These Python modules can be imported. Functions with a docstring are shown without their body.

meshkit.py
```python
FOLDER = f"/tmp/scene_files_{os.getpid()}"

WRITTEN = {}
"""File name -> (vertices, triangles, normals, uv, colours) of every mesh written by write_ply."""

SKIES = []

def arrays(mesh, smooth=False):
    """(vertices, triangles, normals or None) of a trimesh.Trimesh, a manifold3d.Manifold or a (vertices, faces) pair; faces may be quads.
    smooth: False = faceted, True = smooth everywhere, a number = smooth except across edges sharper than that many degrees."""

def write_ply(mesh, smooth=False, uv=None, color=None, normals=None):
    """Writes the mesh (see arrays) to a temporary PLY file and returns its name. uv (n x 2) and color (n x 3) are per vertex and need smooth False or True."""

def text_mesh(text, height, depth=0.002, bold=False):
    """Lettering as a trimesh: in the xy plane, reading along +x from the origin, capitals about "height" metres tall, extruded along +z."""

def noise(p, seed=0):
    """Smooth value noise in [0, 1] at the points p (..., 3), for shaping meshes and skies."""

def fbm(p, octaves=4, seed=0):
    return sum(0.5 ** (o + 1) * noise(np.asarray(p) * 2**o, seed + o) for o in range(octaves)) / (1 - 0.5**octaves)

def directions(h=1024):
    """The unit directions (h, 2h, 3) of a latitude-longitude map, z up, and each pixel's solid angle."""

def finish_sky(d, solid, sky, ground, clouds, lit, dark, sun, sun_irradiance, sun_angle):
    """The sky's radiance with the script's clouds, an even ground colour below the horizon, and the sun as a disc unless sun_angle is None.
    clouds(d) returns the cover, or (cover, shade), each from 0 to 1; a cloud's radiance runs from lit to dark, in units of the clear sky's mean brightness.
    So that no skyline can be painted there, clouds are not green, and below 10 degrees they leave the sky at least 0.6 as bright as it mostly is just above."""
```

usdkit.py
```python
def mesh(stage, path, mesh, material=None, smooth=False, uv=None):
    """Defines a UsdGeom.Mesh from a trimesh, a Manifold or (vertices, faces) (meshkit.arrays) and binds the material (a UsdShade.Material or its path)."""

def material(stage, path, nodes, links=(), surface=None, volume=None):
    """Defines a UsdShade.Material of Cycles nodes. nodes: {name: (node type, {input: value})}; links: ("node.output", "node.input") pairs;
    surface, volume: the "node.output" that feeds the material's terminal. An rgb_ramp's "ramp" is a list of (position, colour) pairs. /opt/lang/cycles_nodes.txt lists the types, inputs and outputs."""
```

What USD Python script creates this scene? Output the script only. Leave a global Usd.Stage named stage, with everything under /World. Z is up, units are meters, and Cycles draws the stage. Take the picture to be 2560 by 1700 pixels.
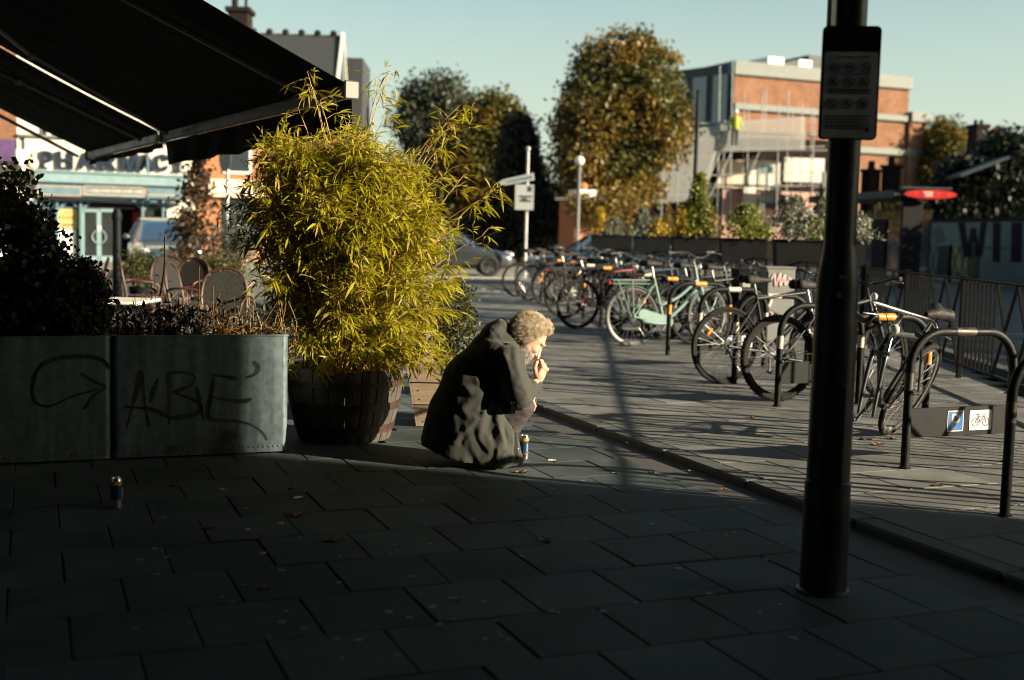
import math, random
import numpy as np
import trimesh, manifold3d, usdkit, meshkit
from shapely.geometry import Polygon, LineString, Point
from pxr import Usd, UsdGeom, UsdLux, UsdShade, Gf, Sdf, Vt

stage = Usd.Stage.CreateInMemory()
UsdGeom.SetStageUpAxis(stage, UsdGeom.Tokens.z)
UsdGeom.SetStageMetersPerUnit(stage, 1.0)
UsdGeom.Xform.Define(stage, '/World')
UsdGeom.Scope.Define(stage, '/World/Looks')
PI = math.pi
V = lambda *a: np.array(a, float)

# ---------------------------------------------------------------- camera, sky, sun, exposure
EXPOSURE = 1.8
SKY_STRENGTH, SUN_INTENSITY = 0.05, 1.25
SUN_EL, SUN_AZ = math.radians(15.5), math.atan2(0.95, -0.313)      # azimuth clockwise from +y
CAM_H, PITCH, ROLL, FPX = 1.31, math.radians(5.1), math.radians(1.45), 3000.0
_c, _s, _cr, _sr = math.cos(PITCH), math.sin(PITCH), math.cos(ROLL), math.sin(ROLL)
C_F = V(0, _c, -_s)
C_R = V(1, 0, 0) * _cr + V(0, _s, _c) * _sr
C_U = -V(1, 0, 0) * _sr + V(0, _s, _c) * _cr
cam = UsdGeom.Camera.Define(stage, '/World/camera')
cam.AddTransformOp().Set(Gf.Matrix4d(*C_R, 0, *C_U, 0, *(-C_F), 0, 0, 0, CAM_H, 1))
cam.CreateHorizontalApertureAttr(36.0)
cam.CreateVerticalApertureAttr(36.0 * 680 / 1024)
cam.CreateFocalLengthAttr(36.0 * FPX / 2560)
cam.CreateFStopAttr(1.75)
cam.CreateFocusDistanceAttr(6.75)
cam.CreateExposureAttr(EXPOSURE)
cam.CreateClippingRangeAttr(Gf.Vec2f(0.05, 3000))

def g(x, y, z=0.0):                          # where a sight line of the photograph (2560 x 1700) meets the level z
    d = C_F + C_R * (x - 1280) / FPX - C_U * (y - 850) / FPX
    return V(0, 0, CAM_H) + d * (z - CAM_H) / d[2]
def at(x, y, Y):                             # the same sight line at the distance Y
    d = C_F + C_R * (x - 1280) / FPX - C_U * (y - 850) / FPX
    return V(0, 0, CAM_H) + d * Y / d[1]

usdkit.material(stage, '/World/Looks/sky', {
    'sky': ('sky_texture', {'sky_type': 'single_scattering', 'sun_disc': False, 'sun_elevation': SUN_EL, 'sun_rotation': SUN_AZ,
                            'altitude': 50.0, 'air_density': 1.0, 'aerosol_density': 1.6, 'ozone_density': 1.0}),
    'tint': ('mix_color', {'blend_type': 'multiply', 'fac': 1.0, 'b': (1.00, 1.08, 0.95), 'use_clamp': False}),
    'co': ('texture_coordinate', {}), 'sep': ('separate_xyz', {}), 'low': ('map_range', {'range_type': 'smoothstep', 'from_min': 0.0, 'from_max': 0.30, 'to_min': 0.85, 'to_max': 0.0}),
    'air': ('mix_color', {'fac': 0.0, 'b': (4.1, 4.75, 3.95), 'use_clamp': False}),
    'bg': ('background_shader', {'strength': SKY_STRENGTH})},
    [('sky.color', 'tint.a'), ('co.generated', 'sep.vector'), ('sep.z', 'low.value'), ('low.result', 'air.fac'), ('tint.result', 'air.a'), ('air.result', 'bg.color')], surface='bg.background')
dome = UsdLux.DomeLight.Define(stage, '/World/sky')
UsdShade.MaterialBindingAPI.Apply(dome.GetPrim()).Bind(UsdShade.Material.Get(stage, '/World/Looks/sky'))
dome.GetPrim().SetCustomDataByKey('kind', 'structure')
sun = UsdLux.DistantLight.Define(stage, '/World/sun')
sun.CreateNormalizeAttr(True)
sun.CreateIntensityAttr(SUN_INTENSITY)
sun.CreateAngleAttr(0.5)
sun.CreateColorAttr(Gf.Vec3f(1.0, 0.83, 0.60))
SUN_DIR = V(math.sin(SUN_AZ) * math.cos(SUN_EL), math.cos(SUN_AZ) * math.cos(SUN_EL), math.sin(SUN_EL))
_x = np.cross(V(0, 0, 1), SUN_DIR); _x /= np.linalg.norm(_x)
_y = np.cross(SUN_DIR, _x)
sun.AddTransformOp().Set(Gf.Matrix4d(*_x, 0, *_y, 0, *SUN_DIR, 0, 0, 0, 0, 1))

# ---------------------------------------------------------------- helpers
_used = {}
def path_in(parent, name):
    base = '/World' if parent is None else str(parent.GetPath())
    n = _used.get((base, name), 0)
    _used[(base, name)] = n + 1
    return f'{base}/{name}' + (f'_{n:03d}' if n else '')
def tag(p, label=None, cat=None, group=None, kind=None):
    for k, v in (('label', label), ('category', cat), ('group', group), ('kind', kind)):
        if v: p.SetCustomDataByKey(k, v)
    return p
def thing(name, label, cat, loc=(0, 0, 0), rz=0.0, group=None, parent=None, kind=None, rot=None):
    x = UsdGeom.Xform.Define(stage, path_in(parent, name))
    x.AddTranslateOp().Set(Gf.Vec3d(*map(float, loc)))
    if rot is not None: x.AddRotateXYZOp().Set(Gf.Vec3f(*[math.degrees(a) for a in rot]))
    elif rz: x.AddRotateZOp().Set(math.degrees(rz))
    return tag(x.GetPrim(), label, cat, group, kind)
def part(name, parent, label=None, kind=None):
    p = UsdGeom.Xform.Define(stage, path_in(parent, name)).GetPrim()
    return tag(p, label, None, None, kind)
def copy(src, loc, rz=0.0, label=None, group=None):
    was = src.GetCustomData()
    name = src.GetName().rstrip('0123456789').rstrip('_')
    x = UsdGeom.Xform.Define(stage, path_in(None, name))
    p = x.GetPrim()
    p.GetReferences().AddInternalReference(src.GetPath())
    x.ClearXformOpOrder()
    x.AddTranslateOp(opSuffix='copy').Set(Gf.Vec3d(*map(float, loc)))
    x.AddRotateZOp(opSuffix='copy').Set(math.degrees(rz))
    p.SetInstanceable(True)
    return tag(p, label or was['label'], was.get('category'), group or was.get('group'))

class MB:                                    # collects shapes that become ONE mesh
    def __init__(s): s.v, s.f, s.n = [], [], 0
    def add(s, v, f):
        f = np.asarray(f)
        if f.shape[1] == 4: f = np.vstack([f[:, [0, 1, 2]], f[:, [0, 2, 3]]])
        s.v.append(np.asarray(v, float)); s.f.append(f + s.n); s.n += len(v)
        return s
    def tm(s, m, M=None):
        v = np.asarray(m.vertices)
        if M is not None: v = v @ M[:3, :3].T + M[:3, 3]
        return s.add(v, m.faces)
    def box(s, lo, hi, c=0.0, rz=0.0, at=(0, 0, 0)):
        v, f = cbox(lo, hi, c)
        if rz: v = v @ rotz(rz).T
        return s.add(v + V(*at), f)
    def bar(s, p, q, w, h=None, up=(0, 0, 1), c=0.0):   # a rectangular bar from p to q
        p, q = V(*p), V(*q); d = q - p; L = np.linalg.norm(d); d /= L
        u = V(*up); 
        if abs(d @ u) > .98: u = V(1, 0, 0)
        a = np.cross(d, u); a /= np.linalg.norm(a); b = np.cross(a, d)
        h = h or w
        v, f = cbox((0, -w / 2, -h / 2), (L, w / 2, h / 2), c)
        return s.add(p + v @ np.stack([d, a, b]) * 1.0, f[:, ::-1] if np.linalg.det(np.stack([d, a, b])) < 0 else f)
    def tube(s, pts, r, sides=8, cap=True, closed=False):
        v, f = tube(pts, r, sides, cap, closed); return s.add(v, f)
    def cyl(s, p, q, r, r2=None, sides=16):
        return s.tube([p, q], [r, r if r2 is None else r2], sides)
    def lathe(s, prof, sides=24, at=(0, 0, 0), axis='z'):
        prof = np.asarray(prof, float); a = np.arange(sides) * 2 * PI / sides
        v = np.stack([prof[:, :1] * np.cos(a), prof[:, :1] * np.sin(a), np.repeat(prof[:, 1:2], sides, 1)], -1).reshape(-1, 3)
        i, j = np.meshgrid(np.arange(len(prof) - 1), np.arange(sides), indexing='ij')
        q = np.stack([i * sides + j, i * sides + (j + 1) % sides, (i + 1) * sides + (j + 1) % sides, (i + 1) * sides + j], -1).reshape(-1, 4)
        if axis == 'y': v = v[:, [0, 2, 1]] * V(1, 1, -1)
        if axis == 'x': v = v[:, [2, 0, 1]]
        return s.add(v + V(*at), q)
    def ball(s, c, r, n=2, sc=(1, 1, 1)):
        m = ico(n); return s.add(m.vertices * r * V(*sc) + V(*c), m.faces)
    def torus(s, c, R, r, axis='y', n=40, k=8, sq=1.0):
        a = np.linspace(0, 2 * PI, n, endpoint=False)
        ca, sa = np.cos(a), np.sin(a); z = np.zeros(n)
        P = {'y': np.stack([ca, z, sa], 1), 'z': np.stack([ca, sa, z], 1), 'x': np.stack([z, ca, sa], 1)}[axis]
        A = {'y': V(0, 1, 0), 'z': V(0, 0, 1), 'x': V(1, 0, 0)}[axis]
        b = np.arange(k) * 2 * PI / k
        v = (P[:, None] * (R + r * np.cos(b))[None, :, None] + A * (r * sq * np.sin(b))[None, :, None]).reshape(-1, 3) + V(*c)
        i, j = np.meshgrid(np.arange(n), np.arange(k), indexing='ij')
        q = np.stack([i * k + j, ((i + 1) % n) * k + j, ((i + 1) % n) * k + (j + 1) % k, i * k + (j + 1) % k], -1).reshape(-1, 4)
        return s.add(v, q)
    def prism(s, poly, h, M=None):           # shapely polygon extruded along z
        for p in getattr(poly, 'geoms', [poly]):
            s.tm(trimesh.creation.extrude_polygon(p, h, engine='earcut'), M)
        return s
    def get(s): return np.vstack(s.v), np.vstack(s.f)
    def build(s, name, m, parent=None, smooth=False, label=None, cat=None, group=None, kind=None, M=None):
        v, f = s.get()
        if M is not None: v = v @ M[:3, :3].T + M[:3, 3]
        return obj(name, v, f, m, parent, smooth, label, cat, group, kind)
def obj(name, v, f, m, parent=None, smooth=False, label=None, cat=None, group=None, kind=None):
    p = usdkit.mesh(stage, path_in(parent, name), (v, f), M_[m] if isinstance(m, str) else m, smooth=smooth).GetPrim()
    return tag(p, label, cat, group, kind)

_ico = {}
def ico(n):
    if n not in _ico: _ico[n] = trimesh.creation.icosphere(n)
    return _ico[n]
def rotz(a):
    c, s = math.cos(a), math.sin(a); return np.array([[c, -s, 0], [s, c, 0], [0, 0, 1.0]])
def rotm(ax, a):
    ax = V(*ax) / np.linalg.norm(ax); K = np.array([[0, -ax[2], ax[1]], [ax[2], 0, -ax[0]], [-ax[1], ax[0], 0]])
    return np.eye(3) + math.sin(a) * K + (1 - math.cos(a)) * K @ K
def mat4(R=None, t=(0, 0, 0)):
    M = np.eye(4)
    if R is not None: M[:3, :3] = R
    M[:3, 3] = t; return M
_sg = np.array([[x, y, z] for x in (-1, 1) for y in (-1, 1) for z in (-1, 1)], float)
_bf = np.array([[0, 1, 3, 2], [4, 6, 7, 5], [0, 4, 5, 1], [2, 3, 7, 6], [0, 2, 6, 4], [1, 5, 7, 3]])
def _chamfer_faces():
    v = np.vstack([_sg * V(*k) for k in ((1, .9, .9), (.9, 1, .9), (.9, .9, 1))])
    h = trimesh.convex.convex_hull(v)
    idx = [int(np.argmin(np.linalg.norm(v - p, axis=1))) for p in h.vertices]
    f = np.array(idx)[h.faces]
    n = np.cross(v[f[:, 1]] - v[f[:, 0]], v[f[:, 2]] - v[f[:, 0]])
    bad = (n * v[f].mean(1)).sum(1) < 0; f[bad] = f[bad][:, ::-1]
    return f
_cf = _chamfer_faces()
def cbox(lo, hi, c=0.0):
    lo, hi = V(*lo), V(*hi); m, h = (lo + hi) / 2, (hi - lo) / 2
    if c <= 0: return m + _sg * h, np.vstack([_bf[:, [0, 1, 2]], _bf[:, [0, 2, 3]]])
    v = np.vstack([_sg * (h - c * (1 - V(*k))) for k in ((1, 0, 0), (0, 1, 0), (0, 0, 1))])
    return m + v, _cf
def tube(pts, r, sides=8, cap=True, closed=False):
    p = np.asarray(pts, float); n = len(p)
    r = np.broadcast_to(np.asarray(r, float), (n,))
    if closed: t = np.roll(p, -1, 0) - np.roll(p, 1, 0)
    else: t = np.gradient(p, axis=0)
    t /= np.linalg.norm(t, axis=1, keepdims=True) + 1e-12
    a = np.zeros_like(p); u = V(0, 0, 1) if abs(t[0, 2]) < .9 else V(1, 0, 0)
    for i in range(n):
        u = u - t[i] * (u @ t[i]); u /= np.linalg.norm(u) + 1e-12; a[i] = u
    b = np.cross(t, a); th = np.arange(sides) * 2 * PI / sides
    v = (p[:, None] + r[:, None, None] * (np.cos(th)[None, :, None] * a[:, None] + np.sin(th)[None, :, None] * b[:, None])).reshape(-1, 3)
    m = n if closed else n - 1
    i, j = np.meshgrid(np.arange(m), np.arange(sides), indexing='ij')
    q = np.stack([i * sides + j, i * sides + (j + 1) % sides, ((i + 1) % n) * sides + (j + 1) % sides, ((i + 1) % n) * sides + j], -1).reshape(-1, 4)
    f = np.vstack([q[:, [0, 1, 2]], q[:, [0, 2, 3]]])
    if cap and not closed:
        k = len(v); v = np.vstack([v, p[:1], p[-1:]]); j = np.arange(sides)
        f = np.vstack([f, np.stack([np.full(sides, k), (j + 1) % sides, j], 1), np.stack([np.full(sides, k + 1), (n - 1) * sides + j, (n - 1) * sides + (j + 1) % sides], 1)])
    return v, f
def spline(pts, n=40):
    p = np.asarray(pts, float); p = np.vstack([2 * p[0] - p[1], p, 2 * p[-1] - p[-2]]); out = []
    m = len(p) - 3
    for t in np.linspace(0, m - 1e-9, n):
        i = int(t); u = t - i; a, b, c, d = p[i:i + 4]
        out.append(.5 * (2 * b + (c - a) * u + (2 * a - 5 * b + 4 * c - d) * u * u + (3 * b - a - 3 * c + d) * u ** 3))
    return np.array(out)

M_ = {}
def pm(name, col, rough=.6, metal=0.0, var=.25, scale=6.0, bump=0.0, bscale=60.0, spec=.5, col2=None, world=False, coat=0.0, detail=4, rand=0.0, stretch=None, rvar=0.1, sheen=0.0):
    col = np.array(col, float); hi = np.array(col2) if col2 is not None else np.clip(col * (1 + var), 0, 1)
    lo = col * (1 - var) if col2 is None else col
    N = {'co': ('geometry', {}) if world else ('texture_coordinate', {}), 'map': ('mapping', {'scale': stretch or (1, 1, 1)}),
         'n': ('noise_texture', {'scale': scale, 'detail': detail, 'roughness': .6}),
         'r': ('rgb_ramp', {'ramp': [(0.28, lo), (0.72, hi)]}),
         'mr': ('map_range', {'from_min': .3, 'from_max': .7, 'to_min': max(rough - rvar, .02), 'to_max': min(rough + rvar, 1)}),
         'p': ('principled_bsdf', {'metallic': metal, 'specular_ior_level': spec, 'coat_weight': coat, 'sheen_weight': sheen})}
    L = [('co.position' if world else 'co.object', 'map.vector'), ('map.vector', 'n.vector'), ('n.fac', 'r.fac'), ('n.fac', 'mr.value'), ('mr.result', 'p.roughness')]
    out = 'r.color'
    if rand:
        N['oi'] = ('object_info', {}); N['rm'] = ('map_range', {'from_min': 0, 'from_max': 1, 'to_min': 1 - rand, 'to_max': 1 + rand})
        N['hs'] = ('hsv', {})
        L += [('oi.random', 'rm.value'), ('rm.result', 'hs.value'), (out, 'hs.color')]; out = 'hs.color'
    L.append((out, 'p.base_color'))
    if bump:
        N['bn'] = ('noise_texture', {'scale': bscale, 'detail': 5, 'roughness': .65}); N['b'] = ('bump', {'strength': 1.0, 'distance': bump})
        L += [('map.vector', 'bn.vector'), ('bn.fac', 'b.height'), ('b.normal', 'p.normal')]
    M_[name] = usdkit.material(stage, f'/World/Looks/{name}', N, L, surface='p.BSDF')
    return M_[name]
def leafmat(name, a, b, trans=.35, rough=.5, scale=3.0):
    N = {'oi': ('geometry', {}), 'r': ('rgb_ramp', {'ramp': [(0, a), (1, b)]}), 'p': ('principled_bsdf', {'roughness': rough, 'specular_ior_level': .35}),
         't': ('translucent_bsdf', {}), 'm': ('mix_closure', {'fac': trans})}
    M_[name] = usdkit.material(stage, f'/World/Looks/{name}', N, [('oi.random_per_island', 'r.fac'), ('r.color', 'p.base_color'), ('r.color', 't.color'), ('p.BSDF', 'm.closure1'), ('t.BSDF', 'm.closure2')], surface='m.closure')
def glassmat(name, tint=(.03, .04, .05), clear=.15, rough=.03):
    N = {'g': ('glossy_bsdf', {'roughness': rough, 'color': (1, 1, 1)}), 'd': ('principled_bsdf', {'base_color': tint, 'roughness': .08}), 't': ('transparent_bsdf', {'color': (.8, .85, .85)}),
         'f': ('fresnel', {'IOR': 1.5}), 'm': ('mix_closure', {'fac': clear}), 'm2': ('mix_closure', {})}
    M_[name] = usdkit.material(stage, f'/World/Looks/{name}', N, [('d.BSDF', 'm.closure1'), ('t.BSDF', 'm.closure2'), ('f.fac', 'm2.fac'), ('m.closure', 'm2.closure1'), ('g.BSDF', 'm2.closure2')], surface='m2.closure')
# ---------------------------------------------------------------- materials
pm('asphalt', (.045, .045, .047), .8, scale=1.2, var=.3, bump=.004, bscale=140, world=True)
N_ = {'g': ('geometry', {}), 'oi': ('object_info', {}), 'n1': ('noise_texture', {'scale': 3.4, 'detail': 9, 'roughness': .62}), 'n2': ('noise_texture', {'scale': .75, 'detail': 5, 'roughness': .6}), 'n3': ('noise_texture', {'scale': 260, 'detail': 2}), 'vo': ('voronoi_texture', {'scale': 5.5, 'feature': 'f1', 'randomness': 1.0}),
      'r1': ('rgb_ramp', {'ramp': [(.30, (.036, .049, .053)), (.70, (.082, .106, .112))]}), 'm2': ('map_range', {'from_min': .35, 'from_max': .68, 'to_min': .62, 'to_max': 1.18, 'clamp': True}), 'm3': ('map_range', {'from_min': .3, 'from_max': .7, 'to_min': .72, 'to_max': 1.3}), 'mo': ('map_range', {'to_min': .76, 'to_max': 1.24}), 'mv': ('map_range', {'range_type': 'smoothstep', 'from_min': .035, 'from_max': .075, 'to_min': .55, 'to_max': 1.0}),  # bluish tint puts the cool cast of the shade into the slab colour
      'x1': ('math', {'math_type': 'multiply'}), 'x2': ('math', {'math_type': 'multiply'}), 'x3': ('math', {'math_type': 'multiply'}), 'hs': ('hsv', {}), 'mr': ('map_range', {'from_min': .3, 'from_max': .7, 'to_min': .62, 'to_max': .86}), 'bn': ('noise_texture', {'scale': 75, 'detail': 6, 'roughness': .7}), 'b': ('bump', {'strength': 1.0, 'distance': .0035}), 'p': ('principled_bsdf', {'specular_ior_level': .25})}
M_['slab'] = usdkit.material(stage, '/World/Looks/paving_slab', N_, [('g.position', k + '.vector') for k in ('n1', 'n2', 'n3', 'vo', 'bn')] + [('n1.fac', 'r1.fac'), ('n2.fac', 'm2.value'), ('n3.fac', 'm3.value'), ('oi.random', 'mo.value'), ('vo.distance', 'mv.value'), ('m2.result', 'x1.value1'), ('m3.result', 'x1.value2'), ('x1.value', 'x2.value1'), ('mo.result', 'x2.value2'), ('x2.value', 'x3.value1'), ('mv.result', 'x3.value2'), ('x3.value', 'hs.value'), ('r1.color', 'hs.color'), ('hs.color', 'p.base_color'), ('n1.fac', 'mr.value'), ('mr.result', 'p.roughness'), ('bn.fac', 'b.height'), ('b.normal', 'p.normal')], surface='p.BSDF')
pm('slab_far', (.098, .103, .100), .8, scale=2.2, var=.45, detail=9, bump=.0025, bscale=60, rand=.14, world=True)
pm('sett', (.07, .062, .055), .75, scale=14, var=.3, bump=.003, bscale=80, rand=.25, world=True)
pm('kerb', (.052, .058, .06), .75, scale=16, var=.35, bump=.003, bscale=90, rand=.1, world=True)
pm('black_paint', (.004, .0058, .0066), .55, var=.5, scale=12, bump=.0006, bscale=60, spec=.14)  # bluish black, the cool shade cast is mixed into the paint
pm('rail_paint', (.0045, .005, .005), .7, var=.4, scale=14, spec=.10)
pm('post_paint', (.010, .013, .016), .42, var=.6, scale=5, bump=.0006, bscale=30, spec=.4)
pm('brick_red', (.32, .125, .06), .85, var=.3, scale=4)
pm('white_render', (.52, .49, .42), .8, var=.1, scale=2)
pm('shop_blue', (.085, .15, .185), .45, var=.12, scale=4)
pm('shop_blue_light', (.15, .235, .26), .45, var=.1, scale=4)
pm('navy', (.008, .02, .04), .6, spec=.2)
pm('gold_trim', (.55, .36, .22), .5)
pm('dark_inside', (.012, .012, .013), .9, spec=.15)
pm('slate', (.028, .032, .036), .7, scale=10, var=.35, stretch=(1, 1, 4))
pm('stone_band', (.12, .135, .13), .7, var=.12)
pm('white_paint', (.60, .58, .52), .5, var=.08)
pm('cream', (.62, .50, .36), .8, var=.15)
pm('poster_yellow', (.48, .35, .12), .5, var=.1)
pm('red_paint', (.45, .02, .02), .35)
pm('pink_render', (.50, .30, .24), .8, var=.2)
pm('orange_brick', (.27, .115, .05), .85, var=.25, scale=5)
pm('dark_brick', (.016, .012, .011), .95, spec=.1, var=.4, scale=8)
M_['spray'] = usdkit.material(stage, '/World/Looks/spray', {'co': ('texture_coordinate', {}), 'n': ('noise_texture', {'scale': 26, 'detail': 6, 'roughness': .75}), 'm': ('map_range', {'from_min': .36, 'from_max': .62, 'to_min': .0, 'to_max': .45, 'clamp': True}), 'p': ('principled_bsdf', {'base_color': (.008, .009, .010), 'roughness': .6}), 't': ('transparent_bsdf', {}), 'x': ('mix_closure', {})}, [('co.object', 'n.vector'), ('n.fac', 'm.value'), ('m.result', 'x.fac'), ('p.BSDF', 'x.closure1'), ('t.BSDF', 'x.closure2')], surface='x.closure')
N_ = {'co': ('texture_coordinate', {}), 'mp': ('mapping', {'scale': (4.5, 4.5, .5)}), 'n': ('noise_texture', {'scale': 4, 'detail': 8, 'roughness': .65}), 'r': ('rgb_ramp', {'ramp': [(.3, (.040, .062, .072)), (.7, (.105, .148, .162))]}), 'sp': ('voronoi_texture', {'scale': 28, 'feature': 'f1'}), 'ms': ('map_range', {'from_min': 0, 'from_max': .8, 'to_min': .85, 'to_max': 1.2}), 'hs': ('hsv', {}),  # metal colour tinted bluish to carry the cast of the shade
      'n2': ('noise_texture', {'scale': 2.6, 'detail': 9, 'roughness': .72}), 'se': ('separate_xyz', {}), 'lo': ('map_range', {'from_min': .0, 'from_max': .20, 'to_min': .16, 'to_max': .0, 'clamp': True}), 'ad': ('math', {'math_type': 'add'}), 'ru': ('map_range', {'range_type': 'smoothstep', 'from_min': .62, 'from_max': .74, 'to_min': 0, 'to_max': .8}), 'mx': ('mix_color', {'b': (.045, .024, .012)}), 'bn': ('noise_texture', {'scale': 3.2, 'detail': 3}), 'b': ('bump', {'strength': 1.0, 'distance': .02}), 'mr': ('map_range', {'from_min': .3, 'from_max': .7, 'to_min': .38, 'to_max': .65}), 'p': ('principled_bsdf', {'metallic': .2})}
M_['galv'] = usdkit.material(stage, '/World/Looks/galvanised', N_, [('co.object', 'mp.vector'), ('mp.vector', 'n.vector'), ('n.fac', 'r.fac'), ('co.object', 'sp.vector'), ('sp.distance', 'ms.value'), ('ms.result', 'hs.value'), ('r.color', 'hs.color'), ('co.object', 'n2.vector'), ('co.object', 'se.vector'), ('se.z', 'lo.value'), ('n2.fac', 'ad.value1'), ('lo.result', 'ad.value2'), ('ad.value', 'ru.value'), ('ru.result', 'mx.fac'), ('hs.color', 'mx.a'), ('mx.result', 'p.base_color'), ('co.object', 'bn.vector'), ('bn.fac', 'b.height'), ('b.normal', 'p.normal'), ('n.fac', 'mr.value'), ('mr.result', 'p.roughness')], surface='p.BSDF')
pm('steel', (.45, .45, .45), .3, metal=.9, var=.2)
pm('tape_orange', (.48, .19, .015), .45, var=.25, scale=20)
pm('tape_white', (.36, .34, .29), .45, var=.2, scale=20)
glassmat('glass'); glassmat('shop_glass', (.035, .04, .04), .45)
M_['net'] = usdkit.material(stage, '/World/Looks/net', {'d': ('diffuse_bsdf', {'color': (.30, .31, .30)}), 't': ('transparent_bsdf', {}), 'm': ('mix_closure', {'fac': .42})},
                            [('d.BSDF', 'm.closure1'), ('t.BSDF', 'm.closure2')], surface='m.closure')
_bm = {'co': ('texture_coordinate', {}), 'mp': ('mapping', {'rotation': (PI / 2, 0, 0)}),
       'b': ('brick_texture', {'color1': (.20, .095, .052), 'color2': (.12, .06, .036), 'mortar': (.20, .15, .11), 'scale': 4.4, 'mortar_size': .012, 'bias': -.1, 'row_height': .30, 'brick_width': 1.0}),
       'n': ('noise_texture', {'scale': 1.1, 'detail': 5}), 'h': ('map_range', {'from_min': .3, 'from_max': .7, 'to_min': .78, 'to_max': 1.2}), 'hs': ('hsv', {}),
       'p': ('principled_bsdf', {'roughness': .9, 'specular_ior_level': .2})}
M_['brickwork'] = usdkit.material(stage, '/World/Looks/brickwork', _bm, [('co.object', 'mp.vector'), ('mp.vector', 'b.vector'), ('co.object', 'n.vector'), ('n.fac', 'h.value'), ('h.result', 'hs.value'), ('b.color', 'hs.color'), ('hs.color', 'p.base_color')], surface='p.BSDF')

# ---------------------------------------------------------------- ground, paving, kerb
YAW = 0.38292
ZP = .026                                             # height of the cycle pavement
A_, B_ = V(math.cos(YAW), math.sin(YAW), 0), V(math.sin(YAW), -math.cos(YAW), 0)
O_ = V(-.6713, 5.5578, 0)
SL, SW = .38494, .41990
def lat(s, t, z=0.0): return O_ + A_ * s + B_ * t + V(0, 0, z)
def project(P):
    X = np.asarray(P, float) - V(0, 0, CAM_H); d = X @ C_F
    return np.stack([1280 + FPX * (X @ C_R) / d, 850 - FPX * (X @ C_U) / d], -1)
MB().box((-400, -120, -.5), (400, 700, -.012)).build('ground', 'asphalt', kind='structure')
def slab_mesh(s0, s1, t0, t1, top, thick, c=.006, tilt=0.0, rnd=random):
    base = [(s0, t0), (s1, t0), (s1, t1), (s0, t1)]
    dz = [rnd.uniform(-tilt, tilt) for _ in range(4)]
    v = [lat(a, b, top - thick) for a, b in base] + [lat(a, b, top - c + dz[i]) for i, (a, b) in enumerate(base)]
    cs, ct = (s0 + s1) / 2, (t0 + t1) / 2
    v += [lat(a - math.copysign(c, a - cs), b - math.copysign(c, b - ct), top + dz[i]) for i, (a, b) in enumerate(base)]
    f = []
    for i in range(4):
        j = (i + 1) % 4
        f += [(i, i + 4, j + 4), (i, j + 4, j), (i + 4, i + 8, j + 8), (i + 4, j + 8, j + 4)]
    f += [(8, 10, 9), (8, 11, 10)]
    return np.array(v), np.array(f)
rs = random.Random(4)
S_G0, S_K0, S_K1 = 1.80, 2.075, 2.205                 # inner edge of the gutter, face and back of the kerb
paving = thing('pavement', 'dark grey paving slabs laid in staggered rows in the foreground', None, kind='structure')
n_slab = 0
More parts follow.
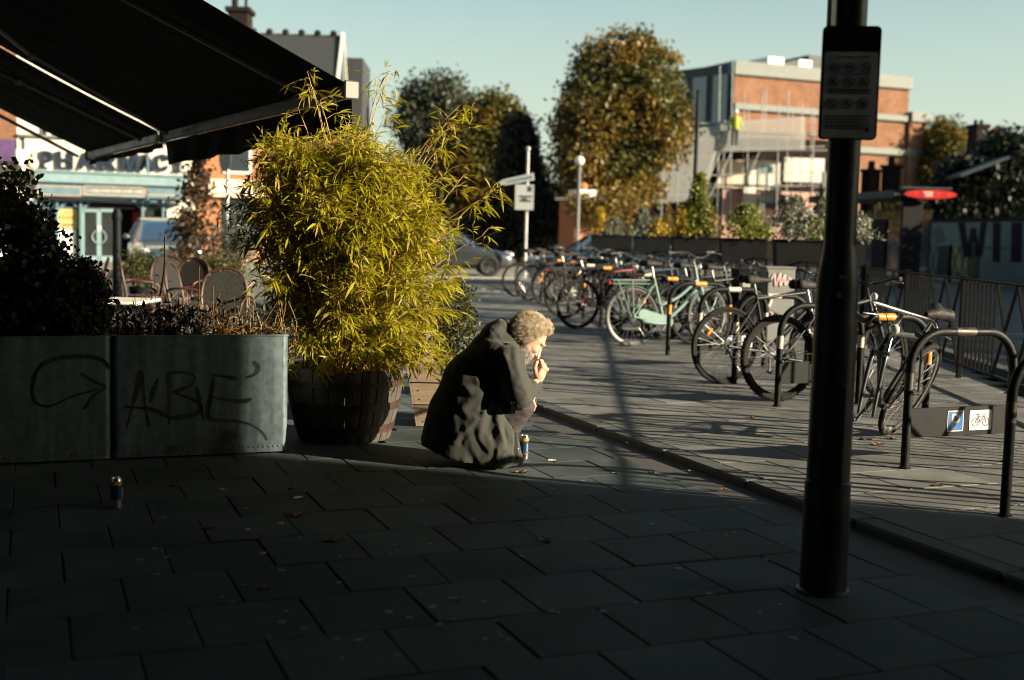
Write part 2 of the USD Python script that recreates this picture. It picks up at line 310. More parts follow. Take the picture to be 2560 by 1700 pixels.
for v in range(-15, 7):
    for k in range(-16, 6):
        s0 = (k + (0.5 if v % 2 else 0.0)) * SL; s1 = s0 + SL
        if s0 > S_G0 - .06: continue
        s1 = min(s1, S_G0)
        t0, t1 = v * SW, (v + 1) * SW
        P = np.array([lat(a, b) for a in (s0, s1) for b in (t0, t1)])
        if P[:, 1].min() < 1.6: continue
        q = project(P)
        if q[:, 0].max() < -60 or q[:, 0].min() > 2620 or q[:, 1].min() > 1760: continue
        c = P.mean(0)
        if (c - V(-1.29, 6.91, 0)) @ -B_ > .15 and (c - V(-1.29, 6.91, 0)) @ A_ < .75 and c[1] < 30: continue   # under the planters and the barrel
        if c[1] > 12: continue
        vv, ff = slab_mesh(s0 + .002, s1 - .0025, t0 + .002, t1 - .0025, rs.uniform(-.002, .002), .05, .0035, .002, rs)
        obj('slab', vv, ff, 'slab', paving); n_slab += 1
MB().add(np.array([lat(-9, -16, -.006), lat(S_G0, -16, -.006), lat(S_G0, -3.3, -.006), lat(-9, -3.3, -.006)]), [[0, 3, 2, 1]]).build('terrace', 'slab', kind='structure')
gut = thing('gutter', 'narrow strip of small dark setts along the kerb', None, kind='structure')
k = 0; t = -13.0
while t < 4.2:
    for a, b in ((S_G0 + .004, S_G0 + .135), (S_G0 + .14, S_K0 - .004)):
        vv, ff = slab_mesh(a, b, t + .003, t + .197, rs.uniform(-.018, -.012), .05, .006, .002, rs)
        q = project(vv)
        if q[:, 0].min() < 2600 and q[:, 0].max() > 900 and q[:, 1].max() < 1900: obj('sett', vv, ff, 'sett', gut)
    t += .2
kerb = thing('kerb', 'raised stone kerb between the gutter and the cycle parking', None, kind='structure')
t = -30.0
while t < 4.5:
    v, f = cbox((S_K0, t + .003, -.08), (S_K1, t + .907, ZP + .003), .012)
    obj('kerb_stone', O_ + v[:, :1] * A_ + v[:, 1:2] * B_ + v[:, 2:] * V(0, 0, 1), f[:, ::-1], 'kerb', kerb)
    t += .91
FENCE = spline([(3.80, 1.5), (3.95, 4.5), (4.12, 8), (4.28, 11), (4.5, 15.5), (4.42, 18), (3.95, 22), (3.1, 27), (2.1, 32.5)], 240)
def fence_x(y): return float(np.interp(y, FENCE[:, 1], FENCE[:, 0]))
cyc = thing('cycle_pavement', 'raised slab pavement under the bicycle stands, striped with railing shadows', None, kind='structure')
far = MB(); n_c = 0
TW, TL = .45, .60
for r in range(-66, 12):
    for k in range(0, 10):
        s0 = S_K1 + .004 + k * TL - (.3 if r % 2 else 0); s1 = s0 + TL
        s0 = max(s0, S_K1 + .004)
        if s1 - s0 < .08: continue
        t0, t1 = r * TW, (r + 1) * TW
        c = lat((s0 + s1) / 2, (t0 + t1) / 2)
        if c[1] > 33 or c[1] < 3.0 or c[0] > fence_x(c[1]) + .35: continue
        q = project(c)
        if q[0] > 3300: continue
        vv, ff = slab_mesh(s0 + .002, s1 - .002, t0 + .002, t1 - .002, ZP + rs.uniform(-.001, .001), .06, .004, .001, rs)
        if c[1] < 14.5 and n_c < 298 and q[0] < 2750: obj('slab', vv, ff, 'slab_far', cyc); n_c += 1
        else: far.add(vv, ff)
far.build('distant_slab', 'slab_far', cyc, kind='stuff')
print('slabs', n_slab, n_c)
fe = np.array([(x + .5, y) for x, y in FENCE])
kb = MB()
pts = np.hstack([fe, np.full((len(fe), 1), 0.0)])[::6]
for p, q in zip(pts[:-1], pts[1:]): kb.bar(p + V(0, 0, .04), q + V(0, 0, .04), .14, .16)
kb.build('road_kerb', 'kerb', None, kind='structure')
# pale road surface and far pavement in front of the shops
pm('road_pale', (.16, .155, .14), .85, scale=1.5, var=.25, bump=.003, bscale=120, world=True)
MB().add(np.array([V(-60, 17, -.006), V(1.6, 32.5, -.006), V(14, 37.2, -.006), V(8, 60, -.006), V(-60, 34, -.006)]), np.array([[0, 1, 2], [0, 2, 3], [0, 3, 4]])).build('road', 'road_pale', kind='structure')
for off, nm in ((.0, 'road_line'), (.45, 'road_line')):
    p, q = V(-30, 22.6 + off, -.001), V(2.0, 35.6 + off, -.001)
    MB().bar(p, q, .1, .004).build(nm, 'white_paint', kind='structure')

# ---------------------------------------------------------------- frames for facades: px -> (u, z) on a wall
class Wall:
    def __init__(s, P0, ang): s.P0, s.ang = V(*P0), ang; s.a = V(math.cos(ang), math.sin(ang), 0); s.n = V(-math.sin(ang), math.cos(ang), 0)
    def uz(s, x, y, d=0.0):
        r = C_F + C_R * (x - 1280) / FPX - C_U * (y - 850) / FPX; o = V(0, 0, CAM_H)
        P = s.P0 + s.n * d; t = ((P - o) @ s.n) / (r @ s.n); X = o + r * t - s.P0
        return float(X @ s.a), float(X[2])
    def rect(s, mb, x0, y0, x1, y1, d0, d1, c=0.0):       # image rectangle on the wall; d0..d1 = depth behind the wall line (negative = proud)
        u0, z0 = s.uz(x0, y1, d0); u1, z1 = s.uz(x1, y0, d0); 
        um, zm = s.uz((x0 + x1) / 2, y0, d0); _, zb = s.uz((x0 + x1) / 2, y1, d0)
        return mb.box((u0, d0, zb), (u1, d1, zm), c)

# ---------------------------------------------------------------- pharmacy across the road
W1 = Wall((-16.6, 39.3, 0), YAW)
ph = thing('pharmacy', 'white pharmacy with blue shopfront seen under the awning across the road', 'shop', W1.P0, YAW)
u0 = W1.uz(44, 500)[0]; u1 = W1.uz(488, 500)[0]
uL, uR = W1.uz(205, 600)[0], W1.uz(358, 600)[0]
zf = W1.uz(280, 500)[1]
wl = MB().box((u0, 0, zf), (u1, 5, 9)).box((u0, 0, 0), (W1.uz(84, 600)[0], 5, zf)).box((W1.uz(418, 600)[0], 0, 0), (u1, 5, zf)).box((u0 + .01, 2.2, 0), (u1 - .01, 4.99, zf - .01))
wl.build('wall', 'white_render', ph)
for a, b in ((103, 119), (134, 168)):
    m = MB(); W1.rect(m, a, 306, b, 344, -.06, .12); w = m.build('window', 'white_paint', ph)
    m = MB(); W1.rect(m, a + 2, 309, b - 2, 341, -.075, -.062); m.build('pane', 'glass', w)
m = MB(); W1.rect(m, 44, 345, 488, 351, -.15, -.005, .01); m.build('string_course', 'stone_band', ph)
def letters(text, x0s, y0, h, parent, mat, depth):
    for ch, (xa, xb) in zip(text, x0s):
        t = meshkit.text_mesh(ch, 1.0, .12, bold=True)
        b = t.bounds; v = (np.array(t.vertices) - b[0]) / (b[1] - b[0])
        ua, zb = W1.uz(xa, y0(xa) + h); ub, zt = W1.uz(xb, y0(xa))
        _, zb = W1.uz(xb, y0(xa) + h)
        P = np.stack([ua + v[:, 0] * (ub - ua), -depth + (1 - v[:, 2]) * (depth - .01), zb + v[:, 1] * (zt - zb)], 1)
        m = MB().add(P, t.faces)
        if ch in 'PHRMY':                      # slab serifs
            for f in ((0.03, .42), (.6, 1.0)) if ch in 'HM' else ((-.05, .5),) if ch in 'P' else ((-.05, .45), (.7, 1.05)) if ch == 'R' else ((.25, .75),):
                m.box((ua + f[0] * (ub - ua), -depth - .004, zb - .012), (ua + f[1] * (ub - ua), -.012, zb + .055))
        m.build('letter', mat, parent)
letters('PHARMACY', [(105, 133), (145, 183), (198, 238), (249, 290), (304, 344), (349, 386), (389, 420), (424, 466)], lambda x: 378 + (x - 105) * .028, 44, ph, 'navy', .14)
m = MB(); W1.rect(m, 86, 432, 470, 461, -.42, -.005, .02); m.box((u0 + .5, -.5, W1.uz(280, 437)[1]), (u1 - .2, -.424, W1.uz(280, 432)[1])); m.build('cornice', 'shop_blue_light', ph)
m = MB(); W1.rect(m, 88, 463, 470, 492, -.26, -.005); fa = m.build('fascia', 'shop_blue', ph)
for a, b in ((93, 202), (210, 360), (364, 466)):
    m = MB(); 
    for (xa, ya, xb, yb) in ((a, 465.5, b, 467), (a, 487.5, b, 489), (a, 465.5, a + 1.5, 489), (b - 1.5, 465.5, b, 489)): W1.rect(m, xa, ya, xb, yb, -.275, -.262)
    m.build('fascia_trim', 'gold_trim', fa)
m = MB()
for i in range(16): W1.rect(m, 217 + i * 9, 474.5 + i * .2, 217 + i * 9 + 5 + 2 * (i % 3), 478.5 + i * .2, -.272, -.262)
m.build('faded_lettering', 'gold_trim', fa, kind='stuff')
m = MB()
for i in range(60): W1.rect(m, 116 + i * 5.6, 494 + i * .25, 119 + i * 5.6, 500 + i * .25, -.34, -.005)
m.build('dentil_moulding', 'navy', ph, kind='stuff')
for a, b in ((85, 91), (140, 145.5), (199, 205.5), (354, 360), (405, 411)):
    m = MB(); W1.rect(m, a, 500, b, 656, -.16, .02, .01)
    ua = W1.uz((a + b) / 2, 506)[0]; zt = W1.uz(a, 500)[1]
    for sg in (-1, 1): m.bar((ua + sg * .33, -.05, zt), (ua, -.05, zt - .36), .05, .08)
    m.build('column', 'shop_blue', ph)
def shopwin(a, b, y0, y1):
    m = MB(); W1.rect(m, a, y0, b, y1, .06, .075); return m.build('window', 'shop_glass', ph)
for a, b in ((91, 140), (145.5, 199), (360, 405), (411, 418)):
    shopwin(a, b, 503, 519); shopwin(a, b, 522, 641)
    m = MB(); W1.rect(m, a, 519, b, 522, .0, .10); m.build('window_rail', 'shop_blue', ph)
    m = MB(); W1.rect(m, a, 641, b, 646, .0, .1); m.build('window_sill', 'shop_blue', ph)
    m = MB(); W1.rect(m, a, 646, b, 667, .01, .12); m.build('stall_riser', 'shop_blue_light', ph)
m = MB(); W1.rect(m, 205.5, 500, 354, 521, .01, .08); m.build('transom', 'dark_inside', ph)
for a, b in ((206, 247.5), (248, 292)):
    m = MB()
    for r in ((a, 522, a + 5, 663), (b - 5, 522, b, 663), (a, 522, b, 530), (a, 640, b, 663)): W1.rect(m, *r, .05, .11)
    dr = m.build('door', 'shop_blue_light', ph)
    m = MB(); W1.rect(m, a + 4, 530, b - 4, 641, .07, .08); m.build('glass', 'shop_glass', dr)
    m = MB(); uc, zc = W1.uz(247.7, 592); m.torus((uc, .02, zc), .22, .02, n=24, k=5); m.build('handle_ring', 'shop_blue_light', dr) if a < 210 else None
m = MB(); W1.rect(m, 244, 565, 253, 579, .03, .045); m.build('door_notice', 'white_paint', ph)
m = MB(); W1.rect(m, 292, 521, 354, 667, 1.2, 1.3); m.build('dark_doorway', 'dark_inside', ph)
m = MB(); W1.rect(m, 333, 530, 350, 622, .9, 1.1); m.build('red_display', 'red_paint', ph)
m = MB(); W1.rect(m, 144, 523, 194, 571, .03, .045); po = m.build('yellow_poster', 'poster_yellow', ph)
m = MB()
for i, (a, b, y) in enumerate(((158, 178, 530), (150, 188, 540), (150, 188, 546), (154, 184, 559), (154, 184, 563))): W1.rect(m, a, y, b, y + 2.5, .022, .028)
m.build('poster_print', 'slate', po)
for r in ((146, 573, 190, 640), (92, 542, 112, 578)): m = MB(); W1.rect(m, *r, .035, .05); m.build('white_poster', 'white_paint', ph)
sh = part('display_shelf', ph)
for y in (543, 556, 571, 588, 606):
    m = MB(); W1.rect(m, 371, y, 402, y + 5, .2, .5); m.build('shelf', 'white_paint', sh)
m = MB(); W1.rect(m, 383, 540, 388, 625, .52, .56); m.build('upright', 'cream', sh)
m = MB(); z1, zz = W1.uz(60, 358); m.box((z1 - .05, -.03, zz - .2), (z1 + .02, -.005, zz + .2)).box((z1 - .12, -.03, zz + .1), (z1 + .02, -.006, zz + .16)); m.build('number_one', 'navy', ph)
m = MB(); W1.rect(m, 368, 380, 372, 500, -.3, -.22); m.build('downpipe', 'shop_blue', ph)
uc, zc = W1.uz(79, 410)
ln = thing('wall_lantern', 'round amber globe lantern on a bracket beside the pharmacy letters', 'lamp', W1.P0 + W1.a * uc - W1.n * .5 + V(0, 0, zc))
MB().ball((0, 0, 0), .2, 3).build('globe', 'cream', ln, smooth=True)
MB().cyl((0, 0, .19), (0, 0, .34), .06, .02).cyl((0, 0, -.19), (0, 0, -.3), .05, .02).build('cap', 'navy', ln, smooth=40)
MB().tube([(0, .48, -.35), (0, .2, -.38), (0, 0, -.28)], .025, 6).build('bracket', 'navy', ln, smooth=True)

# ---------------------------------------------------------------- neighbours of the pharmacy
nb = thing('corner_shop', 'dark brick shop with purple sign at the left edge under the awning', 'shop', W1.P0 - W1.a * 6, YAW)
ue = 6 + u0
MB().box((0, -.02, 3.9), (ue - .02, 5, 9)).build('wall', 'brickwork', nb)
MB().box((0, .3, 0), (ue - .02, 5, 3.2)).build('shopfront', 'white_render', nb)
pm('purple', (.06, .03, .10), .5)
MB().box((0, -.2, 3.2), (ue - .05, .3, 3.9)).build('sign', 'purple', nb)
for k in range(3): MB().box((1 + k * 1.9, -.05, 5), (2 + k * 1.9, -.022, 6.8)).build('window', 'glass', nb)
bs = thing('brick_shop', 'orange brick shop half hidden behind the bamboo, right of the pharmacy', 'shop', W1.P0 + W1.a * (u1 + .02), YAW)
MB().box((0, 0, 0), (2.4, 6, 4.3)).build('wall', 'orange_brick', bs)
for k in range(1):
    w = MB().box((.9 + k * 2.0, -.06, 3.1), (1.9 + k * 2.0, -.005, 4.1), .02).build('window', 'white_paint', bs)
    MB().box((1.0 + k * 2.0, -.075, 3.2), (1.8 + k * 2.0, -.062, 4.0)).build('pane', 'glass', w)
MB().box((.4, -.3, 2.3), (2.35, -.005, 2.9)).build('fascia', 'cream', bs)
for k in range(1): MB().box((.9 + k * 2.6, -.05, .5), (2.2 + k * 2.6, -.004, 2.2)).build('shop_window', 'glass', bs)
MB().box((-.002, -.25, 4.302), (2.5, 6, 4.5), .03).build('parapet', 'stone_band', bs)
# slate-roofed house that shows above the awning
Pg = at(690, 150, 47)
hs = thing('gabled_house', 'house with slate roof, white gable boards and chimney above the awning', 'house', (Pg[0], Pg[1], 0), YAW - .35)
zt = 8.25
MB().box((-3.2, 0, 0), (2.0, 7, 6.6)).build('wall', 'brickwork', hs)
g1 = Polygon([(-.9, 6.9), (2.1, 6.9), (.6, zt + .2)])
rf = MB().prism(Polygon([(-1.35, 6.5), (2.55, 6.5), (.6, zt + .55)]), 5.0, np.array([[0, 0, -1, 2.4], [1, 0, 0, -.1], [0, 1, 0, 0.], [0, 0, 0, 1]])).build('roof', 'slate', hs)
mg = MB()
mg.bar((2.5, -1.45, 6.45), (2.5, .5, zt + .62), .09, .16); mg.bar((2.5, 2.45, 6.45), (2.5, .5, zt + .62), .09, .16)
mg.build('gable_board', 'white_paint', hs)
MB().box((2.3, 3.0, 0), (3.05, 6.5, 8.3)).build('rear_wing', 'slate', hs)
ch = MB().box((-2.1, 1.2, 7), (-1.3, 2.2, 9.7), .04).box((-2.2, 1.1, 9.7), (-1.2, 2.3, 9.9), .03).build('chimney', 'dark_brick', hs)
MB().cyl((-1.9, 1.6, 9.9), (-1.9, 1.6, 10.5), .13).cyl((-1.5, 1.8, 9.9), (-1.5, 1.8, 10.7), .06).build('chimney_pot', 'dark_brick', ch, smooth=40)
rp = MB()
for k in range(8): rp.ball((-2.2 + k * .62, .5, zt + .6), .14, 1)
rp.build('ridge_tile', 'dark_brick', rf)

# ---------------------------------------------------------------- brick block on the right
PL, PR = at(1832, 300, 80), at(2275, 300, 85.6)
ang2 = math.atan2(PR[1] - PL[1], PR[0] - PL[0])
W2 = Wall((PL[0], PL[1], 0), ang2)
bb = thing('brick_block', 'modern brick apartment block with pale bands rising behind the scaffolding', 'building', W2.P0, ang2)
uE = W2.uz(2272, 250)[0]; zR = W2.uz(1840, 152)[1]; z2 = W2.uz(2100, 272)[1]
MB().box((0, 0, 0), (uE, 12, zR - .9)).build('upper_wall', 'brickwork', bb)
uE2 = W2.uz(2310, 330)[0]
MB().box((uE + .003, -.25, 0), (uE2, 11, W2.uz(2290, 291)[1] - .4)).build('side_wall', 'brickwork', bb)
MB().box((-.15, -.25, zR - .9), (uE + .12, 12.2, zR), .03).build('roof_band', 'stone_band', bb)
for ya, yb in ((258, 274), (374, 390)):
    za, zb2 = W2.uz(1840 if ya < 300 else 2200, ya - (0 if ya < 300 else 4))[1], W2.uz(1840 if ya < 300 else 2200, yb - (0 if ya < 300 else 4))[1]
    MB().box((-.05, -.3, zb2), (uE2 + .1, -.004 if ya < 300 else -.255, za), .02).build('band', 'stone_band', bb)
MB().box((uE - .02, -.5, W2.uz(2290, 291)[1] - .4), (uE2 + .2, 11.2, W2.uz(2290, 282)[1])).build('side_roof_band', 'stone_band', bb)
MB().box((uE + .6, 2, W2.uz(2290, 285)[1]), (uE + 1.3, 2.1, W2.uz(2290, 250)[1])).build('roof_screen', 'glass', bb)
Q = at(1680, 300, 84.6) - PL; Q[2] = 0
gl = math.hypot(Q[0], Q[1]); ga = math.atan2(Q[1], Q[0]) - ang2
GM = mat4(rotz(ga), (-.02, -.02, 0))
lw = MB().box((.05, .0, 0), (gl, -5, zR - .15)).build('glazed_wall', 'slate', bb, M=GM)
for k in range(3):
    for zz in (zR - 3.9, zR - 7.5, zR - 11.1):
        MB().box((.5 + k * gl / 3, .02, zz), (.1 + (k + 1) * gl / 3 - .2, .1, zz + 3.1)).build('window', 'glass', lw, M=GM)
for zz in (zR - 4.7, zR - 8.3): MB().box((.3, .003, zz), (gl + .4, .8, zz + .55)).build('balcony', 'stone_band', bb, M=GM)
for xa, xb, ya, yb in ((1920, 1960, 143, 160), (1997, 2030, 150, 163)):
    m = MB(); W2.rect(m, xa, ya, xb, yb + 12, .6, 3); m.build('roof_unit', 'white_paint', bb)
m = MB(); W2.rect(m, 2020, 140, 2085, 190, 4, 9); m.build('plant_room', 'slate', bb)
for cx, top in ((2226, 392), (2176, 402)):  # solid dark shapes in the outline of chimneys
    Pc = at(cx, 470, 66); k = 66 / FPX
    c = thing('chimney_stack', ('broad dark chimney-shaped silhouette in front of the brick block, right of the lamp post' if cx > 2200 else 'dark chimney-shaped silhouette close beside the lamp post, in front of the brick block'), 'chimney', (Pc[0], Pc[1], 0), ang2)
    zt = at(cx, top, 66)[2]; hz = at(cx, 420, 66)[2] + (418 - 392 - 26) * k + (392 - top) * k
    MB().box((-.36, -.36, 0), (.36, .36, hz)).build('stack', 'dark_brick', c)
    MB().box((-.46, -.46, hz), (.46, .46, hz + .16), .03).build('cap', 'dark_brick', c)
    MB().lathe([(.2, hz + .16), (.17, zt), (.13, zt), (.13, hz + .16)], 12).build('chimney_pot', 'dark_brick', c, smooth=40)
# ---------------------------------------------------------------- buildings out of the frame that shade the pavement
sb = thing('terrace_building', 'tall brick terrace behind the camera to the right whose shadow covers the foreground', 'building', (12, -1.50, 0))
MB().box((0, -34, 0), (12, 0, 13)).build('wall', 'brickwork', sb)
MB().box((-.2, -34.2, 13.004), (12.2, .12, 13.5), .05).build('parapet', 'stone_band', sb)
for k in range(8):
    for z in (1, 4.4, 7.6, 10.6): MB().box((-.06, -3.2 - k * 4, z), (-.004, -1.8 - k * 4, z + 1.9)).build('window', 'glass', sb)
rb = thing('rear_terrace', 'row of brick houses with an added shade canopy behind the camera, both unseen', 'building', (0, -2.6, 0))
MB().box((-7, 0, 2.75), (6.5, 5.9, 2.82)).build('shop_canopy', 'dark_inside', rb)  # added canopy, out of view, cuts sky light on the near paving
for x in (-6.9, 6.4): MB().box((x - .05, 5.75, 0), (x + .05, 5.85, 2.747)).build('canopy_post', 'dark_inside', rb)
MB().box((-16, -8, 0), (11, 0, 15)).build('wall', 'brickwork', rb)
for k in range(8):
    for z in (1, 4.2, 7.4): MB().box((-14 + k * 3.2, .004, z), (-12.6 + k * 3.2, .06, z + 1.9)).build('window', 'glass', rb)
D_BAR = V(-.486, .874, 0); D_OUT = V(.874, .486, 0)
C1, C2 = at(878, 207, 8.5), at(222, 384, 17.6)
D_BAR = C2 - C1; D_BAR[2] = 0; BARL = float(np.linalg.norm(D_BAR)); D_BAR /= BARL
D_OUT = V(D_BAR[1], -D_BAR[0], 0); zB = float(C1[2])
pub = thing('pub', 'dark painted pub whose awnings hang over the terrace on the left', 'pub', C1 - D_OUT * 2.75 - V(0, 0, zB), math.atan2(D_BAR[1], D_BAR[0]))
pm('pub_wall', (.03, .032, .035), .6)
MB().box((-2.0, .02, 0), (13, 8, 13)).build('wall', 'pub_wall', pub)
for k in range(5):
    MB().box((-1.4 + k * 2.8, -.05, .7), (.6 + k * 2.8, -.004, 2.5)).build('window', 'glass', pub)

rg0 = np.random.default_rng(3)
# ---------------------------------------------------------------- awnings
pm('canvas', (.006, .0065, .008), .9, var=.25, scale=3, bump=.0008, bscale=200, spec=.08)
pm('alu', (.12, .125, .12), .5, metal=.5)
pm('awning_arm', (.10, .10, .095), .45, metal=.4)
pm('awning_bar', (.05, .052, .055), .4, metal=.4)
S_AW = .50; PROJ = 2.7
def awn(s, t, dz=0.0):                        # s along the front bar from the corner, t up the cloth from bar to wall
    return C1 + D_BAR * s - D_OUT * t + V(0, 0, S_AW * t + dz) + V(0, 0, zB - C1[2])
def awning(s0, s1, label, arms, drop):
    t = thing('awning', label, 'awning', awn(s0, 0), 0); o = awn(s0, 0)
    n1, n2 = 24, 14; g1 = np.linspace(s0 + .04, s1 - .04, n1); g2 = np.linspace(0, PROJ, n2)
    top = np.array([[awn(a, b, -.05 * math.sin(PI * b / PROJ) - .01 * math.cos(a * 9)) for b in g2] for a in g1]).reshape(-1, 3) - o
    idx = np.arange(n1 * n2).reshape(n1, n2); q = np.stack([idx[:-1, :-1], idx[1:, :-1], idx[1:, 1:], idx[:-1, 1:]], -1).reshape(-1, 4)
    nv = np.cross(D_BAR, -D_OUT + V(0, 0, S_AW)); nv /= np.linalg.norm(nv)
    v = np.vstack([top, top - nv * .004 * np.sign(nv[2])]); f = np.vstack([q, q[:, ::-1] + len(top)])
    e = np.concatenate([idx[0], idx[1:, -1], idx[-1, -2::-1], idx[-2:0:-1, 0]])
    m = len(top); f = np.vstack([f, np.stack([e, np.roll(e, -1), np.roll(e, -1) + m, e + m], 1)])
    MB().add(v, f).build('canopy', 'canvas', t, smooth=30)
    MB().bar(awn(s0, 0, -.05) - o, awn(s1, 0, -.05) - o, .07, .10, c=.012).build('front_bar', 'awning_bar', t)
    for s in (s0, s1): MB().bar(awn(s - .02, 0, -.05) - o, awn(s + .02, 0, -.05) - o, .11, .13, c=.01).build('end_cap', 'alu', t)
    ss = np.linspace(s0 + .02, s1 - .02, 60); vv = []
    for s in ss: vv += [awn(s, -.01, -.10) - o, awn(s, -.015, -.10 - drop - .008 * math.sin(s * 5)) - o + D_OUT * (.025 * math.sin(s * 7))]
    k = np.arange(59) * 2
    vv = np.array(vv); q = np.stack([k, k + 1, k + 3, k + 2], 1); th = D_OUT * .004
    MB().add(vv, q).add(vv + th, q[:, ::-1]).build('valance', 'canvas', t, smooth=30)
    for (sa, ta, sb_, tb, sc, tc) in arms:      # folding arm: from the wall to the elbow to the bar
        pts = [awn(sa, ta, -.16) - o, awn(sb_, tb, -.17) - o, awn(sc, tc, -.12) - o]
        a = part('folding_arm', t)
        MB().tube(spline([pts[0], pts[0] * .1 + pts[1] * .9, pts[1], pts[1] * .92 + pts[2] * .08, pts[2]], 16), .026, 8).build('arm', 'awning_arm', a, smooth=True)
        MB().ball(pts[1], .05, 2).build('elbow', 'awning_arm', a, smooth=True)
    MB().tube([awn(s0 + .05, PROJ - .05, -.1) - o, awn(s1 - .05, PROJ - .05, -.1) - o], .05, 8).build('roller', 'awning_bar', t, smooth=True)
    return t
awning(0.0, BARL * .543, 'black fabric awning nearest the camera, its corner ending above the bamboo', [(1.9, PROJ - .1, .75, 1.55, .55, .2), (3.4, PROJ - .1, 4.6, 1.5, 5.0, .12)], .25)
awning(BARL * .555, BARL, 'second black awning farther along the terrace, in front of the pharmacy letters', [(7.2, PROJ - .1, 6.5, 1.4, 6.25, .12), (9.2, PROJ - .1, 10.3, 1.4, 10.6, .12)], .07)

# ---------------------------------------------------------------- galvanised planters with graffiti
PF = V(-1.29, 6.91, 0); W3 = Wall(PF, YAW)        # front line of the planters, u runs to the right, so u < 0
PH = .685
def planter_box(u0, u1, label):
    t = thing('metal_planter', label, 'planter', PF + A_ * u0, YAW); L = u1 - u0; d = .62
    rr = .035
    fp = Polygon([(0, 0), (L, 0), (L, d), (0, d)]).buffer(-rr).buffer(rr, 6); inn = fp.buffer(-.02)
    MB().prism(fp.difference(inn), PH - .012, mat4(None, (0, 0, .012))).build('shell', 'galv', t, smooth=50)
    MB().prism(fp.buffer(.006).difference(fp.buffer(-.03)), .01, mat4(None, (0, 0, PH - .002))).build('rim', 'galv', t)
    MB().prism(inn.buffer(-.001), .03, mat4(None, (0, 0, PH - .11))).build('soil', 'soil', t)
    rv = part('rivets', t, kind='stuff'); m = MB()
    for k in range(int(L / .028)):
        m.ball((.02 + k * .028, -.001, .045), .0065, 1, (1, .6, 1))
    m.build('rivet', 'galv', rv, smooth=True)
    return t
pm('soil', (.025, .018, .012), .95, var=.5, scale=30, bump=.01, bscale=60)
plR = planter_box(-.972, 0.0, 'galvanised metal planter with the dark tag ALBIE, sunlit at its right end')
plL = planter_box(-2.6, -.978, 'galvanised metal planter in deep shade with a painted arrow swirl')
def graffiti(parent, off, strokes, w, name):
    a0_ = 0.0
    for st in strokes:
        p = spline([W3.uz(350 / 350 * a * .5419, 350 + b * .5419) for a, b in st], max(10, len(st) * 8))
        t = np.gradient(p, axis=0); t /= np.linalg.norm(t, axis=1, keepdims=True); nn = np.stack([-t[:, 1], t[:, 0]], 1)
        ww = w * (.46 + .16 * np.sin(np.linspace(0, 5, len(p)) + a0_)) * np.clip(np.minimum(np.arange(len(p)) + 1.2, len(p) - np.arange(len(p)) + .2) / 3, .45, 1); ww = ww[:, None]; a0_ += 1.7
        P = np.vstack([p + nn * ww, p - nn * ww]); n = len(p)
        v = np.stack([P[:, 0] - off, np.full(2 * n, -.0016), P[:, 1]], 1)
        vb = v.copy(); vb[:, 1] = .004
        k = np.arange(n - 1); q = np.stack([k, k + 1, k + 1 + n, k + n], 1)
        e = np.concatenate([np.arange(n), np.arange(2 * n - 1, n - 1, -1)])
        f = np.vstack([q, np.stack([e, np.roll(e, -1), np.roll(e, -1) + 2 * n, e + 2 * n], 1)])
        MB().add(np.vstack([v, vb]), f).build(name, 'spray', parent)
graffiti(plR, -.972, [[(645, 1062), (630, 1150), (605, 1250), (585, 1330)], [(650, 1060), (660, 1150), (672, 1240), (687, 1325)], [(570, 1228), (640, 1235), (700, 1242), (790, 1282)], [(728, 1098), (712, 1150), (690, 1215)],
    [(775, 1085), (785, 1170), (782, 1240), (778, 1312)], [(770, 1085), (830, 1070), (895, 1088), (880, 1130), (800, 1165)], [(800, 1165), (870, 1190), (925, 1225), (900, 1265), (780, 1285)], [(908, 1135), (922, 1215), (940, 1303)],
    [(988, 1095), (970, 1190), (958, 1275), (1000, 1292), (1090, 1297), (1160, 1315), (1210, 1350), (1232, 1385)], [(980, 1083), (1030, 1090), (1092, 1102)], [(958, 1180), (1050, 1200), (1120, 1205), (1162, 1193)], [(1168, 1020), (1190, 1048), (1175, 1080), (1130, 1098)]], .022, 'graffiti')
graffiti(plL, -2.6, [[(515, 1060), (470, 1015), (390, 998), (260, 1008), (180, 1050), (150, 1130), (160, 1205), (230, 1228), (330, 1185), (482, 1140)], [(370, 1075), (425, 1110), (486, 1140), (430, 1180), (385, 1245)]], .020, 'graffiti')

# ---------------------------------------------------------------- half barrel and timber box
pm('stave', (.05, .043, .034), .8, var=.5, scale=6, stretch=(6, 6, .6), bump=.003, bscale=30, rand=.2)
pm('hoop', (.05, .03, .02), .6, metal=.5, var=.5, scale=9)
BC = V(-1.045, 7.50, 0)
br = thing('half_barrel', 'weathered half barrel holding the bamboo', 'barrel', BC)
def brad(z): return .285 + .085 * math.sin(min(z / .45, 1) * 1.45)
NS = 22
for k in range(NS):
    a0, a1 = 2 * PI * k / NS + .012, 2 * PI * (k + 1) / NS - .012; v = []; zs = np.linspace(.004, .45 + .008 * math.sin(k * 5), 7)
    for z in zs:
        r = brad(z)
        for a, rr in ((a0, r - .004), ((a0 + a1) / 2, r + .002), (a1, r - .004), (a1, r - .03), (a0, r - .03)): v.append((rr * math.cos(a), rr * math.sin(a), z))
    f = []
    for i in range(6):
        for j in range(5): f.append((i * 5 + j, i * 5 + (j + 1) % 5, (i + 1) * 5 + (j + 1) % 5, (i + 1) * 5 + j))
    m = MB().add(np.array(v), np.array(f)); m.f.append(np.array([[0, 4, 3], [0, 3, 2], [0, 2, 1], [30, 31, 32], [30, 32, 33], [30, 33, 34]])); m.build('stave', 'stave', br)
